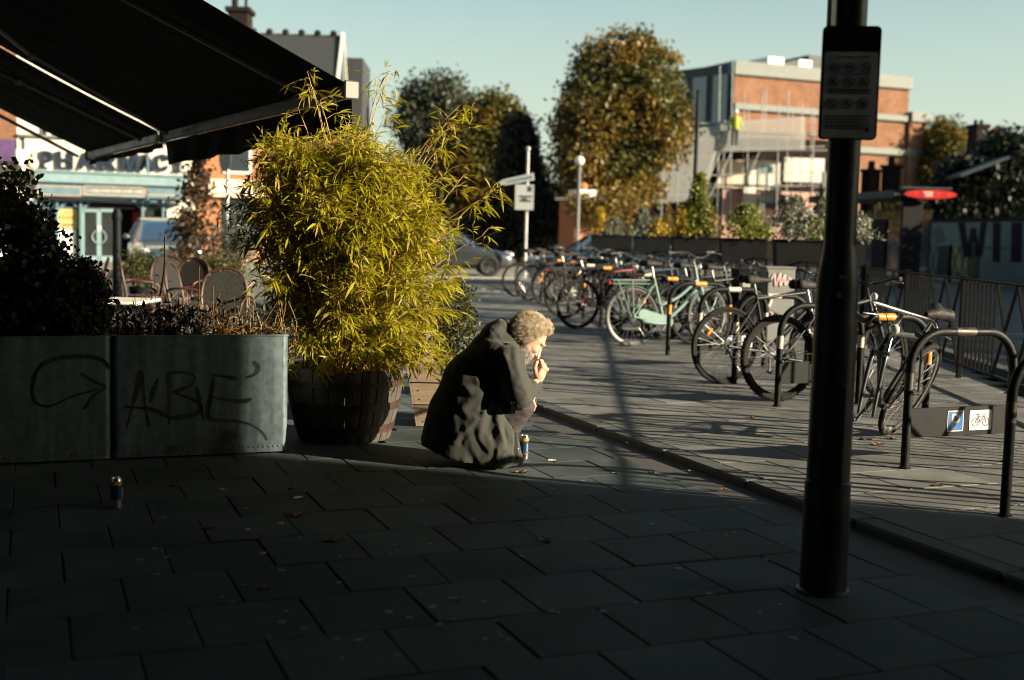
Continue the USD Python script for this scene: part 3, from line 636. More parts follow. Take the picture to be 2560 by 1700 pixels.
for z0, z1 in ((.06, .11), (.20, .25), (.345, .385)):
    MB().lathe([(brad(z0) + .002, z0), (brad(z0) + .006, z0), (brad(z1) + .006, z1), (brad(z1) + .002, z1)], 44).build('hoop', 'hoop', br, smooth=40)
MB().lathe([(.0, .40), (.33, .395), (.33, .37)], 24).build('soil', 'soil', br)
pm('timber', (.23, .18, .125), .8, var=.35, scale=3.5, stretch=(1, 6, 14), bump=.002, bscale=12, rand=.15, detail=6)
def tapered_box(name, label, c, rz, wt, wb, h, rows, mat, gap=.006):
    t = thing(name, label, 'planter', c, rz)
    for side in range(4):
        R = rotz(side * PI / 2)
        for r in range(rows):
            z0, z1 = h * r / rows + gap / 2 + .004, h * (r + 1) / rows - gap / 2
            w0, w1 = (wb + (wt - wb) * z0 / h) / 2, (wb + (wt - wb) * z1 / h) / 2; e = .0005 if side % 2 else .016
            v = np.array([(-w0 + e, -w0, z0), (w0 - e, -w0, z0), (w1 - e, -w1, z1), (-w1 + e, -w1, z1), (-w0 + e, -w0 + .02, z0), (w0 - e, -w0 + .02, z0), (w1 - e, -w1 + .02, z1), (-w1 + e, -w1 + .02, z1)])
            f = np.array([(0, 1, 2, 3), (5, 4, 7, 6), (1, 5, 6, 2), (4, 0, 3, 7), (3, 2, 6, 7), (4, 5, 1, 0)])
            obj('plank', v @ R.T, np.vstack([f[:, [0, 1, 2]], f[:, [0, 2, 3]]]), mat, t)
    if mat == 'timber':
        for r in range(rows):
            for sx in (-1, 1):
                for dz in (.04, .10):
                    z = h * r / rows + dz; w = (wb + (wt - wb) * z / h) / 2
                    MB().cyl((sx * (w - .05 - .01 * dz), -w + .002, z), (sx * (w - .05 - .01 * dz), -w - .0015, z), .005, sides=8).build('nail', 'dark_brick', t)
    w = wt / 2 - .03
    MB().box((-w, -w, h - .08), (w, w, h - .06)).build('soil', 'soil', t)
    return t
tapered_box('timber_planter', 'tapered planter box of pale timber planks behind the crouching man', V(-.42, 8.16, 0), .02, .57, .42, .455, 3, 'timber')
tapered_box('pale_planter', 'pale tapered planter behind the timber box', V(-.55, 9.7, 0), .3, .40, .30, .50, 1, 'stone_band')
# ---------------------------------------------------------------- lamp post with notice board
lp = thing('lamp_post', 'thick black lamp post with a notice board, right foreground', 'lamp post', V(1.19, 4.41, 0))
MB().lathe([(.086, 0), (.085, .30), (.084, .42), (.0795, .425), (.0785, 1.00), (.0785, 1.02), (.076, 1.03), (.0765, 1.13), (.074, 1.18), (.060, 1.285), (.058, 1.30), (.0575, 2.6), (.05, 5.5), (.048, 6.0)], 40).build('shaft', 'post_paint', lp, smooth=35)
MB().lathe([(.0, .0), (.100, .0), (.098, .010), (.088, .016)], 32).build('base_plate', 'post_paint', lp, smooth=35)
MB().box((-.03, -.0825, .42), (.03, -.078, .78), .002).build('access_door', 'post_paint', lp)
MB().bar((0, 0, 6.0), (1.2, .3, 6.2), .07).build('lamp_arm', 'post_paint', lp)
MB().box((1.0, .1, 6.12), (1.6, .45, 6.24), .03).build('lantern', 'alu', lp)
pm('sticker', (.25, .14, .2), .5); pm('sticker_pale', (.30, .32, .32), .5)
MB().cyl((-.012, -.0745, 1.115), (-.012, -.079, 1.115), .012, sides=16).build('round_sticker', 'sticker', lp)
MB().box((-.015, -.078, 1.175), (.012, -.073, 1.187)).build('torn_sticker', 'sticker_pale', lp)
SC = at(2124, 208, 4.30); sr = -0.10
sg = thing('notice_board', 'notice board on the lamp post with nine round prohibition symbols', 'sign', SC, sr)
pm('sign_dark', (.018, .014, .03), .45); pm('sign_pale', (.80, .88, .90), .4, var=.08); pm('sign_print', (.06, .065, .075), .5); pm('sign_header_print', (.05, .05, .06), .5)
def rrect(w, h, r): return Polygon([(-w / 2, -h / 2), (w / 2, -h / 2), (w / 2, h / 2), (-w / 2, h / 2)]).buffer(-r).buffer(r, 6)
SM = mat4(np.array([[1, 0, 0], [0, 0, -1], [0, 1, 0.]]), (0, 0, 0))
def shear(M): return M
MB().prism(rrect(.202, .396, .018), .012, SM).build('board', 'sign_dark', sg, M=mat4(None, (0, .006, 0)))
MB().prism(rrect(.184, .300, .010), .003, SM).build('panel', 'sign_pale', sg, M=mat4(None, (0, -.006, -.042)))
def on_sign(shape, name, mat, x, z, y=-.0095, parent=None, th=.0012): return MB().prism(shape, th, SM).build(name, mat, parent or sg, M=mat4(None, (x, y, z)))
# pictogram outlines: bottle, dog, ball, bicycle-like, cross, bird, litter, music, fire
def pict(k):
    P_ = Polygon; ln = lambda pts, w: LineString(pts).buffer(w)
    S = [ln([(-.004, -.006), (.002, .006)], .0022), ln([(-.006, 0), (.004, .001), (.007, .004)], .002), ln([(-.006, -.004), (.006, .004), (.006, -.004)], .0015), ln([(-.005, -.006), (0, 0), (.001, .007)], .002), ln([(-.006, .006), (0, -.002), (.006, .006)], .0018),
         ln([(-.006, 0), (.002, .002), (.007, -.002)], .0024), ln([(-.005, .005), (.004, -.005)], .002), ln([(-.005, -.003), (0, .005), (.005, -.003)], .0018), ln([(0, -.006), (0, .004), (.003, .006)], .0032)]
    return S[k]
for r, z in enumerate((.053, .003, -.072)):
    for c in range(3):
        x = -.055 + c * .053 - r * .003
        ring = Point(0, 0).buffer(.0172, 14).difference(Point(0, 0).buffer(.0145, 14))
        sy = part('prohibition_symbol', sg)
        on_sign(ring, 'ring', 'sign_print', x, z, parent=sy)
        on_sign(LineString([(-.0105, .0105), (.0105, -.0105)]).buffer(.0012), 'bar', 'sign_print', x, z, parent=sy)
        on_sign(pict(r * 3 + c), 'pictogram', 'sign_print', x, z, -.0092, parent=sy)
rt = random.Random(9)
def textline(x0, x1, z, h, mat, y):
    x = x0; pl = []
    while x < x1 - .004:
        w = rt.uniform(.006, .018); pl.append(Polygon([(x, z), (min(x + w, x1), z), (min(x + w, x1), z + h), (x, z + h)])); x += w + .003
    from shapely.ops import unary_union
    on_sign(unary_union(pl), 'text_line', mat, 0, 0, y, th=.0008)
textline(-.06, .055, .147, .006, 'sign_header_print', -.0066); textline(-.045, .04, .133, .006, 'sign_header_print', -.0066)
for z in (-.028, -.036): textline(-.075, .07, z, .004, 'sign_print', -.0095)
for z in (-.118, -.129, -.140, -.151, -.160): textline(-.08, .072, z, .0042, 'sign_print', -.0095)
for z in (.088, .028, -.024 + .0): textline(-.07, .065, z, .003, 'sign_print', -.0095)
MB().box((.060, -.0100, -.168), (.072, -.0088, -.156)).build('emblem', 'sign_print', sg)
MB().box((-.03, .006, .12), (.03, .05, .15), .003).build('bracket', 'post_paint', sg)
MB().box((-.03, .006, -.13), (.03, .05, -.10), .003).build('bracket', 'post_paint', sg)
SB = at(2086, 60, 4.36)
ps = thing('pole_plate', 'narrow dark plate strapped to the left of the lamp post above the notice board', 'sign', SB, .5)
MB().box((-.030, 0, -.12), (.020, .01, .40), .002).build('plate', 'sign_dark', ps)
MB().box((-.02, -.004, -.04), (.002, -.001, .40)).build('pale_strip', 'sign_pale', ps)

# ---------------------------------------------------------------- railing beside the road
rl = thing('railing', 'black railing with bars and crossed braces along the road beyond the bicycles', 'railing', (0, 0, 0))
arc = np.concatenate([[0], np.cumsum(np.linalg.norm(np.diff(FENCE, axis=0), axis=1))])
def fpt(s, z=0.0): return V(np.interp(s, arc, FENCE[:, 0]), np.interp(s, arc, FENCE[:, 1]), z)
ZR0, ZR1 = .16, .98
s = 0.0; seg = 0
while s < arc[-1] - 2:
    L = 2.0; near = fpt(s)[1] < 21
    a, b = fpt(s), fpt(s + L)
    MB().box((-.022, -.022, 0), (.022, .022, 1.0), .004, at=a).box((-.034, -.034, 1.0), (.034, .034, 1.012), .004, at=a).build('post', 'rail_paint', rl)
    MB().bar(fpt(s, ZR1), fpt(s + L, ZR1), .045, .018, c=.003).build('top_rail', 'rail_paint', rl)
    MB().bar(fpt(s, ZR0), fpt(s + L, ZR0), .045, .018, c=.003).build('bottom_rail', 'rail_paint', rl)
    xm = MB()
    for k in range(2):
        p, q = s + .08 + k * .5, s + .58 + k * .5
        for sa, sb_ in ((p, q), (q, p)):
            m = MB().bar(fpt(sa, ZR0), fpt(sb_, ZR1), .022 if sa < sb_ else .02, .026)
            if near: m.build('brace', 'rail_paint', rl)
            else: xm.add(*m.get())
    bm = MB(); x = s + 1.10
    while x < s + L - .02:
        m = MB().bar(fpt(x, ZR0), fpt(x, ZR1), .019, .019, up=(0, 1, 0))
        if near: m.build('bar', 'rail_paint', rl)
        else: bm.add(*m.get())
        x += .112
    if not near: xm.add(*bm.get()); xm.build('far_bars', 'rail_paint', rl, kind='stuff')
    s += L; seg += 1

pm('tape_dark', (.03, .02, .012), .5, var=.5, scale=20)  # much darker tape colour for some of the stands
# ---------------------------------------------------------------- bicycle stands
EDIR = A_; EANG = YAW
STANDS = [(2.23, 5.30), (2.13, 6.38), (2.05, 7.52), (1.94, 8.66), (1.86, 9.95), (1.73, 11.07), (1.60, 12.26), (1.47, 13.5), (1.33, 14.7), (1.18, 16.0), (1.02, 17.3), (.86, 18.6), (.68, 20.0), (.50, 21.4)]
SLAB = ['with the parking plates, right foreground', 'cut by the right picture edge', 'behind the lamp post']
def stand(i, x, y):
    where = ['black bicycle stand cut off by the right edge of the picture', 'black bicycle stand carrying the blue parking plate and bicycle plate', 'black bicycle stand with orange bands rising behind the lamp post', 'black stand with orange top band just left of the lamp post',
             'black stand with pale top band between the black bicycles', 'black stand with pale band beside the grey utility cabinet', 'black stand with orange bands in front of the mint bicycle', 'black stand partly behind the mint bicycle frame'][i] if i < 8 else None
    if i >= 8: where = 'black bicycle stand %s from the lamp post in the row, among parked bicycles' % ('seventh eighth ninth tenth eleventh twelfth'.split()[i - 8])
    t = thing('bicycle_stand', where, 'bicycle stand', (x, y, ZP), EANG, 'black bicycle stands in a row' if i >= 8 else 'black bicycle stands in a row')
    L, H, r = .76, .78, .025; cr = .21
    arc1 = [(cr - cr * math.cos(a), 0, H - cr + cr * math.sin(a)) for a in np.linspace(0, PI / 2, 9)]
    pts = [(0, 0, -.06), (0, 0, .3)] + arc1 + [(L - p[0], 0, p[2]) for p in arc1[::-1]] + [(L, 0, .3), (L, 0, -.06)]
    MB().tube(pts, r, 12).build('hoop', 'black_paint', t, smooth=40)
    for k in (0, 1): MB().lathe([(r + .001, -.004), (r + .012, -.004), (r + .01, .006), (r + .001, .01)], 14, at=(L * k, 0, 0)).build('collar', 'black_paint', t)
    w = i % 3 == 1 and i > 1 or i == 4
    mt = 'tape_white' if i in (4, 5, 8, 11) else 'tape_dark' if i in (0, 1, 6, 9) else 'tape_orange'
    if i == 6: mt = 'tape_orange'
    MB().tube([(L / 2 - .07, 0, H), (L / 2 + .07, 0, H)], r + .0012, 14, cap=False).build('top_band', mt, t, smooth=True)
    for k in (0, 1): MB().tube([(L * k, 0, .45), (L * k, 0, .55)], r + .0012, 14, cap=False).build('leg_band', 'tape_white' if i in (3, 4) else 'tape_orange' if i == 2 else mt, t, smooth=True)
    if i in (1, 3, 5, 8):
        pl = MB().box((r, -.004, .175), (L - r, .004, .345), .002).build('plate', 'black_paint', t)
    if i in (1, 3, 5):
        MB().prism(rrect(.118, .122, .008), .002, SM).build('parking_sign_border', 'sign_white', t, M=mat4(None, (.345, -.0045, .262)))
        MB().prism(rrect(.106, .110, .006), .002, SM).build('parking_sign', 'sign_blue', t, M=mat4(None, (.345, -.0055, .262)))
        tm = meshkit.text_mesh('P', .082, .001, bold=True); bb_ = tm.bounds.mean(0)
        MB().tm(tm, SM @ mat4(None, -bb_)).build('letter_p', 'sign_white', t, M=mat4(None, (.345, -.0078, .262)))
        MB().prism(rrect(.165, .118, .008), .002, SM).build('bicycle_sign', 'sign_white', t, M=mat4(None, (.53, -.0045, .262)))
        ln = lambda pts, w=.0022: LineString(pts).buffer(w)
        ring = lambda x: Point(x, -.012).buffer(.025, 14).difference(Point(x, -.012).buffer(.0215, 14))
        from shapely.ops import unary_union
        bk = unary_union([ring(-.04), ring(.04), ln([(-.04, -.012), (-.005, -.012), (.025, .022), (-.018, .022), (-.005, -.012)]), ln([(-.04, -.012), (-.018, .022), (-.022, .032)]), ln([(-.03, .033), (-.014, .033)], .003), ln([(.04, -.012), (.022, .034), (.034, .036)])])
        MB().prism(bk, .001, SM).build('bicycle_symbol', 'sign_print_dark', t, M=mat4(None, (.53, -.0068, .262)))
    return t
pm('sign_white', (.36, .39, .39), .4, var=.08); pm('sign_blue', (.02, .10, .26), .35, var=.15); pm('sign_print_dark', (.02, .02, .025), .5)
for i, (x, y) in enumerate(STANDS): stand(i, x * 1.062, y * 1.062)
# ---------------------------------------------------------------- trees and plants
leafmat('leaf_gold', (.15, .10, .016), (.30, .22, .035), .3)
leafmat('leaf_olive', (.065, .065, .013), (.18, .15, .027), .3)
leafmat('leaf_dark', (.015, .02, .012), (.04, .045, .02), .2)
leafmat('leaf_blue', (.05, .06, .035), (.13, .14, .075), .25)
leafmat('leaf_yellow', (.42, .29, .03), (.65, .52, .09), .35)
leafmat('leaf_lime', (.16, .19, .025), (.38, .37, .06), .35)
leafmat('leaf_grey', (.18, .20, .15), (.38, .40, .29), .25)
leafmat('leaf_brown', (.05, .03, .015), (.15, .08, .03), .2)
pm('bark', (.035, .028, .022), .9, var=.4, scale=8, stretch=(1, 1, .3))
def leaf_quads(C, size, rg, droop=.0, aspect=.55, N=None):
    """one folded leaf (4 triangles' worth of quads) at each point of C"""
    n = len(C); d = rg.normal(size=(n, 3)); d[:, 2] -= droop; d /= np.linalg.norm(d, axis=1, keepdims=True)
    u = rg.normal(size=(n, 3)); s = np.cross(d, u); s /= np.linalg.norm(s, axis=1, keepdims=True)
    L = size * rg.uniform(.6, 1.3, n)[:, None]
    v = np.stack([C, C + d * L * .5 + s * L * aspect / 2, C + d * L, C + d * L * .5 - s * L * aspect / 2], 1).reshape(-1, 3)
    k = np.arange(n)[:, None] * 4
    return v, np.hstack([k, k + 1, k + 2, k + 3])
def crown_points(lobes, n_clump, per, spread, rg, hollow=.55, noise_amp=.18):
    """leaf positions in clumps through the outer volume of a crown made of ellipsoid lobes (centre, radii)"""
    w = np.array([r[0] * r[1] + r[1] * r[2] + r[0] * r[2] for _, r in lobes]); w = w / w.sum(); out = []
    for (c, r), k in zip(lobes, rg.multinomial(n_clump, w)):
        d = rg.normal(size=(k, 3)); d /= np.linalg.norm(d, axis=1, keepdims=True)
        nz = meshkit.fbm(d * 2.4 + np.array(c) * 1.7 + 11, 3)
        rad = (hollow + (1 - hollow) * rg.uniform(0, 1, k) ** .55) * (1 - noise_amp + 2 * noise_amp * nz)
        P = np.array(c) + d * np.array(r) * rad[:, None]
        out.append((P[:, None] + rg.normal(size=(k, per, 3)) * spread).reshape(-1, 3))
    return np.vstack(out)
def limb_set(mb, base, lobes, r0, rg, forks=2):
    for c, r in lobes:
        c = np.array(c)
        mid = base * .45 + c * .55; mid[:2] = base[:2] * .7 + c[:2] * .3
        mb.tube(spline([base, mid, c + V(0, 0, r[2] * .3)], 7), np.linspace(r0, r0 * .25, 7), 6)
        for _ in range(forks):
            d = rg.normal(size=3); d /= np.linalg.norm(d)
            mb.tube(spline([mid, (mid + c) / 2 + d * np.array(r) * .25, c + d * np.array(r) * .8], 6), np.linspace(r0 * .45, r0 * .1, 6), 5)
def tree(name, label, cat, loc, lobes, mat, seed, n_clump=900, per=14, spread=.22, size=.16, trunk_r=.16, fork_z=2.0, group=None, droop=.3, mat2=None, share2=.3, hollow=.5, noise_amp=.2):
    rg = np.random.default_rng(seed); t = thing(name, label, cat, loc, 0, group)
    m = MB(); top = V(0, 0, fork_z)
    m.tube(spline([V(0, 0, -.05), V(.03, .02, fork_z * .5), top], 8), np.linspace(trunk_r * 1.25, trunk_r * .85, 8), 10)
    limb_set(m, top, lobes, trunk_r * .6, rg)
    m.build('trunk', 'bark', t, smooth=40)
    P = crown_points(lobes, n_clump, per, spread, rg, hollow, noise_amp)
    if mat2:
        k = int(len(P) * share2); nz = meshkit.fbm(P * .9 + 5, 2); o = np.argsort(-nz)
        MB().add(*leaf_quads(P[o[:k]], size, rg, droop)).build('foliage', mat2, t, kind='stuff'); P = P[o[k:]]
    MB().add(*leaf_quads(P, size, rg, droop)).build('crown', mat, t, kind='stuff')
    return t
def px_tree(name, label, px, py_base, Y, lob_px, mat, seed, **kw):
    """lobes given in picture coordinates (cx, cy, rx, ry) at the distance Y"""
    b = at(px, py_base, Y); k = Y / FPX; loc = V(b[0], Y, 0); lobes = []
    for (cx, cy, rx, ry, *dy) in lob_px:
        c = at(cx, cy, Y) - loc; c[1] = dy[0] if dy else 0; lobes.append((c, (rx * k, max(rx, ry) * k * .8, ry * k)))
    return tree(name, label, 'tree', loc, lobes, mat, seed, **kw)
px_tree('street_tree', 'tall rounded olive-gold tree standing between the side street and the brick block', 1545, 600, 50, [(1500, 300, 120, 150), (1600, 240, 110, 150, .4), (1540, 170, 110, 90), (1480, 380, 100, 110, -.4), (1640, 330, 85, 100, -.2), (1560, 460, 95, 80), (1500, 520, 80, 60)], 'leaf_olive', 11, n_clump=2700, per=14, spread=.19, size=.22, trunk_r=.2, fork_z=2.4, mat2='leaf_gold', share2=.45, noise_amp=.3)
px_tree('street_tree', 'low orange-leaved branches under the tall olive tree', 1560, 600, 46, [(1520, 520, 70, 40), (1450, 515, 40, 30), (1580, 505, 50, 30)], 'leaf_gold', 12, n_clump=220, per=12, spread=.14, size=.15, trunk_r=.06, fork_z=.9)
px_tree('street_tree', 'loose bluish tree against the sky behind the top of the bamboo', 1075, 600, 62, [(1040, 260, 45, 60), (1110, 240, 55, 55), (1060, 340, 60, 80), (1130, 320, 60, 80), (1000, 310, 24, 30)], 'leaf_blue', 13, n_clump=900, per=10, spread=.28, size=.26, trunk_r=.15, fork_z=4, hollow=.3, noise_amp=.35)
px_tree('street_tree', 'golden-topped autumn tree between the bamboo and the dark cypress', 1215, 610, 58, [(1230, 290, 75, 60), (1180, 350, 70, 80), (1260, 350, 60, 70), (1200, 440, 85, 80), (1140, 420, 60, 70), (1100, 480, 50, 60)], 'leaf_olive', 14, n_clump=2400, per=12, spread=.2, size=.23, trunk_r=.18, fork_z=2.5, mat2='leaf_gold', share2=.4, noise_amp=.3)
px_tree('cypress_tree', 'dark dense conical tree behind the blue direction sign', 1300, 650, 52, [(1300, 340, 35, 55), (1298, 420, 55, 90), (1300, 520, 75, 110), (1240, 560, 70, 70), (1370, 560, 50, 70)], 'leaf_dark', 15, n_clump=2600, per=12, spread=.16, size=.22, trunk_r=.16, fork_z=1.2)
px_tree('street_tree', 'tree with sunlit right edge beside the end of the brick block', 2370, 600, 86, [(2360, 380, 55, 80), (2340, 450, 50, 80), (2400, 460, 40, 70), (2350, 530, 60, 60)], 'leaf_olive', 16, n_clump=1500, per=12, spread=.3, size=.36, trunk_r=.2, fork_z=3, mat2='leaf_gold', share2=.3)
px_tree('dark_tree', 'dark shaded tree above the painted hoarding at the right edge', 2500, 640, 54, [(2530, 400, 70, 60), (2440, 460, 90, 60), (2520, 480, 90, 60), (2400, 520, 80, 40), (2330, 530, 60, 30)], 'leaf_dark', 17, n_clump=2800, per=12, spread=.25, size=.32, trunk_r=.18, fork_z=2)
px_tree('dark_tree', 'dark shrubs in shade behind the bus shelter', 2260, 650, 60, [(2290, 530, 60, 30), (2240, 545, 50, 25), (2200, 560, 60, 25)], 'leaf_olive', 18, n_clump=300, per=12, spread=.22, size=.2, trunk_r=.1, fork_z=1)
rg = np.random.default_rng(5)
hp = at(1180, 620, 64)
hg = thing('hedge', 'dark mass of shaded hedge and undergrowth behind the parked cars', 'hedge', (hp[0], 64, 0))
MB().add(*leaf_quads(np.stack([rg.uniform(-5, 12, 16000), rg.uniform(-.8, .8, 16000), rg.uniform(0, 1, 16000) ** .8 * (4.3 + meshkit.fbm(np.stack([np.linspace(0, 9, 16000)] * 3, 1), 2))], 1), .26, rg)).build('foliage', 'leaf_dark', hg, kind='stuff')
bw = MB().box((-5, .3, 0), (12, .7, 4.0)).build('wall', 'dark_brick', hg)
for k, (x, y, lob) in enumerate(((-2.75, 5.5, [(V(0, .5, 8.4), (5.6, 5.6, 2.3)), (V(2.6, 2.4, 7.8), (4.4, 4.2, 1.6)), (V(-1, -3, 9.5), (4.5, 4.5, 2.2))]), (4.9, .6, [(V(.5, 2.6, 8.6), (5.4, 5.4, 2.3)), (V(-1.2, 4.6, 7.9), (4.2, 4.2, 1.7))]), (7.9, 14.2, [(V(-1.0, -.6, 9.2), (5.2, 5.2, 2.2)), (V(-3.2, 1.2, 8.6), (3.8, 3.8, 1.7))]))):  # added trees out of view, their crowns block sky light
    tree('plane_tree', ['added unseen tree just left of the picture whose crown darkens the foreground', 'added unseen tree right of the camera whose crown darkens the foreground', 'added unseen tree right of the picture whose crown darkens the bicycles'][k], 'tree', V(x, y, 0), lob, 'leaf_dark', 40 + k, n_clump=2600, per=10, spread=.45, size=.46, trunk_r=.17, fork_z=4.8, hollow=.2)
ht = thing('boundary_hedge', 'added unseen hedge right of the picture, its height set to shade the road', 'hedge', V(17.2, 20, 0))  # added hedge with inner wall, out of view, keeps the road shaded
P = np.stack([rg.uniform(-.6, .6, 26000), rg.uniform(-17, 18, 26000), rg.uniform(0, 1, 26000) ** .8], 1); P[:, 2] *= 3.1 + .7 * meshkit.fbm(P * V(0, .8, 0) + 2, 3)
MB().add(*leaf_quads(P, .3, rg)).build('foliage', 'leaf_dark', ht, kind='stuff')
MB().box((-.1, -17, 0), (.1, 18, 2.4)).build('wall', 'dark_brick', ht)
# plants in the troughs on the railing
def trough(px0, px1, label, kinds, seed):
    cx = (px0 + px1) / 2; Y = np.interp(cx, [1480, 1650, 1850, 2050, 2152], [31.5, 26.2, 21.0, 17.6, 15.7]) - .05
    P = at(cx, 600, Y); w = (px1 - px0) * Y / FPX; P[2] = 0
    s = np.interp(Y, FENCE[:, 1], arc); d = fpt(s + .3) - fpt(s - .3); a = math.atan2(d[1], d[0]) 
    t = thing('railing_planter', label, 'planter', P, 0); rg = np.random.default_rng(seed)
    MB().prism(Polygon([(-w / 2 + .03, .90), (w / 2 - .03, .90), (w / 2, 1.31), (-w / 2, 1.31)]), .3, np.array([[1, 0, 0, 0], [0, 0, -1, .15], [0, 1, 0, 0], [0, 0, 0, 1.]])).build('trough', 'trough', t)
    MB().box((-w / 2 - .01, -.17, 1.29), (w / 2 + .01, .17, 1.32), .006).build('rim', 'trough', t)
    for (x, h, r, mat, n, sz, sp) in kinds:
        h, r, n, sz = h * 1.2, r * 1.15, int(n * 2.0), sz * 1.25
        m = MB(); k = max(6, int(n / 60))
        for _ in range(k):
            b = V(x * w + rg.normal() * .04, rg.normal() * .05, 1.3); tp = b + V(rg.normal() * r * .5, rg.normal() * r * .4, h * rg.uniform(.6, 1)); m.tube(spline([b, (b + tp) / 2 + rg.normal(size=3) * .02, tp], 4), .005, 4)
        m.build('stems', 'bark', t, kind='stuff')
        z = rg.uniform(.05, 1, n); rr = r * (1 - z ** 2 * .75) if not sp else r * (.25 + .75 * (1 - z))
        C = np.stack([x * w + rg.normal(size=n) * rr * .6, rg.normal(size=n) * rr * .5, 1.3 + h * z], 1)
        MB().add(*leaf_quads(C, sz, rg, -.6, .45)).build('foliage', mat, t, kind='stuff')
pm('trough', (.008, .009, .010), .85, var=.4, spec=.08)
trough(1478, 1580, 'farthest dark trough on the railing with low yellow flowers and upright stems', [(-.3, .55, .16, 'leaf_yellow', 420, .07, 1), (.1, .35, .22, 'leaf_grey', 500, .06, 0), (.38, .5, .12, 'leaf_gold', 300, .06, 1)], 1)
trough(1585, 1675, 'dark trough on the railing with pale grey-green and yellow plants', [(-.25, .5, .2, 'leaf_grey', 520, .06, 1), (.2, .32, .22, 'leaf_yellow', 420, .06, 0), (.42, .6, .1, 'leaf_gold', 260, .05, 1)], 2)
trough(1680, 1792, 'dark trough with the tall pale feathery plant on the railing', [(.08, 1.05, .24, 'leaf_lime', 900, .07, 1), (-.3, .5, .2, 'leaf_yellow', 520, .06, 0), (.3, .5, .2, 'leaf_gold', 420, .06, 0)], 3)
trough(1800, 1915, 'dark trough with the rounded green bush on the railing', [(.05, .48, .28, 'leaf_lime', 1300, .05, 0), (.42, .2, .14, 'leaf_lime', 300, .05, 0)], 4)
trough(1936, 2052, 'dark trough with grey lavender-like bush on the railing left of the lamp post', [(-.1, .55, .26, 'leaf_grey', 1200, .05, 0), (.32, .3, .16, 'leaf_lime', 500, .05, 0), (.45, .65, .08, 'leaf_grey', 200, .09, 1)], 5)
trough(2060, 2160, 'dark trough on the railing hidden by the lamp post', [(-.2, .5, .1, 'leaf_grey', 220, .09, 1), (.3, .3, .2, 'leaf_grey', 400, .05, 0)], 6)

# ---------------------------------------------------------------- scaffolded building
pm('boards', (.20, .18, .15), .8, var=.3); pm('scaff', (.34, .35, .35), .5, metal=.5)
W5 = Wall((at(1620, 560, 61)[0], 61, 0), .10)
sc = thing('shop_under_repair', 'low cream building under repair behind the scaffolding', 'building', W5.P0, .10)
def wr(x0, y0, x1, y1, d0, d1, name, mat, parent=None): m = MB(); W5.rect(m, x0, y0, x1, y1, d0, d1); return m.build(name, mat, parent or sc)
uA, uB = W5.uz(1640, 500, 2.5)[0], W5.uz(2085, 500, 2.5)[0]
MB().box((uA, 2.5, 0), (uB, 9, W5.uz(1900, 345, 2.5)[1])).build('wall', 'dark_brick', sc)
wr(1795, 400, 1862, 470, 2.2, 2.49, 'bay', 'cream'); wr(1872, 402, 1955, 475, 2.1, 2.49, 'white_panel', 'white_paint'); wr(1960, 395, 2062, 455, 2.0, 2.49, 'white_panel', 'white_paint')
wr(1800, 478, 2060, 600, 2.3, 2.48, 'ground_floor', 'pink_render'); wr(1895, 485, 1965, 520, 2.2, 2.298, 'shop_window', 'glass'); wr(1858, 466, 1890, 545, 1.9, 2.1, 'white_hoarding_panel', 'white_paint'); wr(1740, 480, 1800, 600, 2.2, 2.49, 'ground_floor_left', 'slate')
wr(2005, 520, 2062, 565, 2.0, 2.29, 'white_panel', 'white_render'); wr(1630, 470, 1740, 600, 2.3, 2.49, 'ground_floor_left', 'slate')
wr(2053, 430, 2092, 530, 1.0, 1.2, 'grey_panel', 'stone_band'); wr(1905, 415, 1935, 432, 2.05, 2.098, 'blue_sign', 'shop_blue')
sf = thing('scaffolding', 'galvanised scaffolding with boards and grey debris netting in front of the brick block', 'scaffolding', W5.P0, .10)
def pole(x0, y0, x1, y1, d, d2=None, name='pole', r=.03):
    a, b = W5.uz(x0, y0, d), W5.uz(x1, y1, d2 if d2 is not None else d)
    MB().cyl((a[0], d, max(a[1], .02)), (b[0], d2 if d2 is not None else d, max(b[1], .02)), r, sides=6).build(name, 'scaff', sf)
for x, y0 in ((1742, 290), (1800, 165), (1812, 300), (1832, 150), (1862, 225), (1872, 268), (1907, 225), (1915, 218), (1948, 256), (1972, 224), (1982, 280), (2006, 258), (2036, 270), (2030, 268), (1700, 300), (1660, 330)):
    pole(x, y0, x - 8, 590, (.0 if x % 4 < 2 else 1.4))
for (x0, y0, x1, y1) in ((1690, 312, 2010, 296), (1640, 352, 2062, 338), (1640, 380, 2062, 366), (1700, 470, 2062, 462), (1700, 440, 2062, 430), (1640, 490, 1770, 486), (1740, 545, 2060, 540)):
    pole(x0, y0, x1, y1, -.03, name='ledger', r=.026)
for (x0, y0, x1, y1) in ((1838, 300, 1760, 470), (1858, 322, 1770, 500), (1815, 330, 1735, 500), (1900, 375, 1860, 470)): pole(x0, y0, x1, y1, -.08, name='brace', r=.028)
for (x0, x1, y, d) in ((1650, 2062, 376, 1.0), (1720, 2070, 470, 1.0), (1780, 2065, 340, .9)):
    a, b = W5.uz(x0, y, .7), W5.uz(x1, y - 8, .7); z = (a[1] + b[1]) / 2
    for k in range(4): MB().box((a[0], .1 + k * .32, z), (b[0], .39 + k * .32, z + .06)).build('board', 'boards', sf)
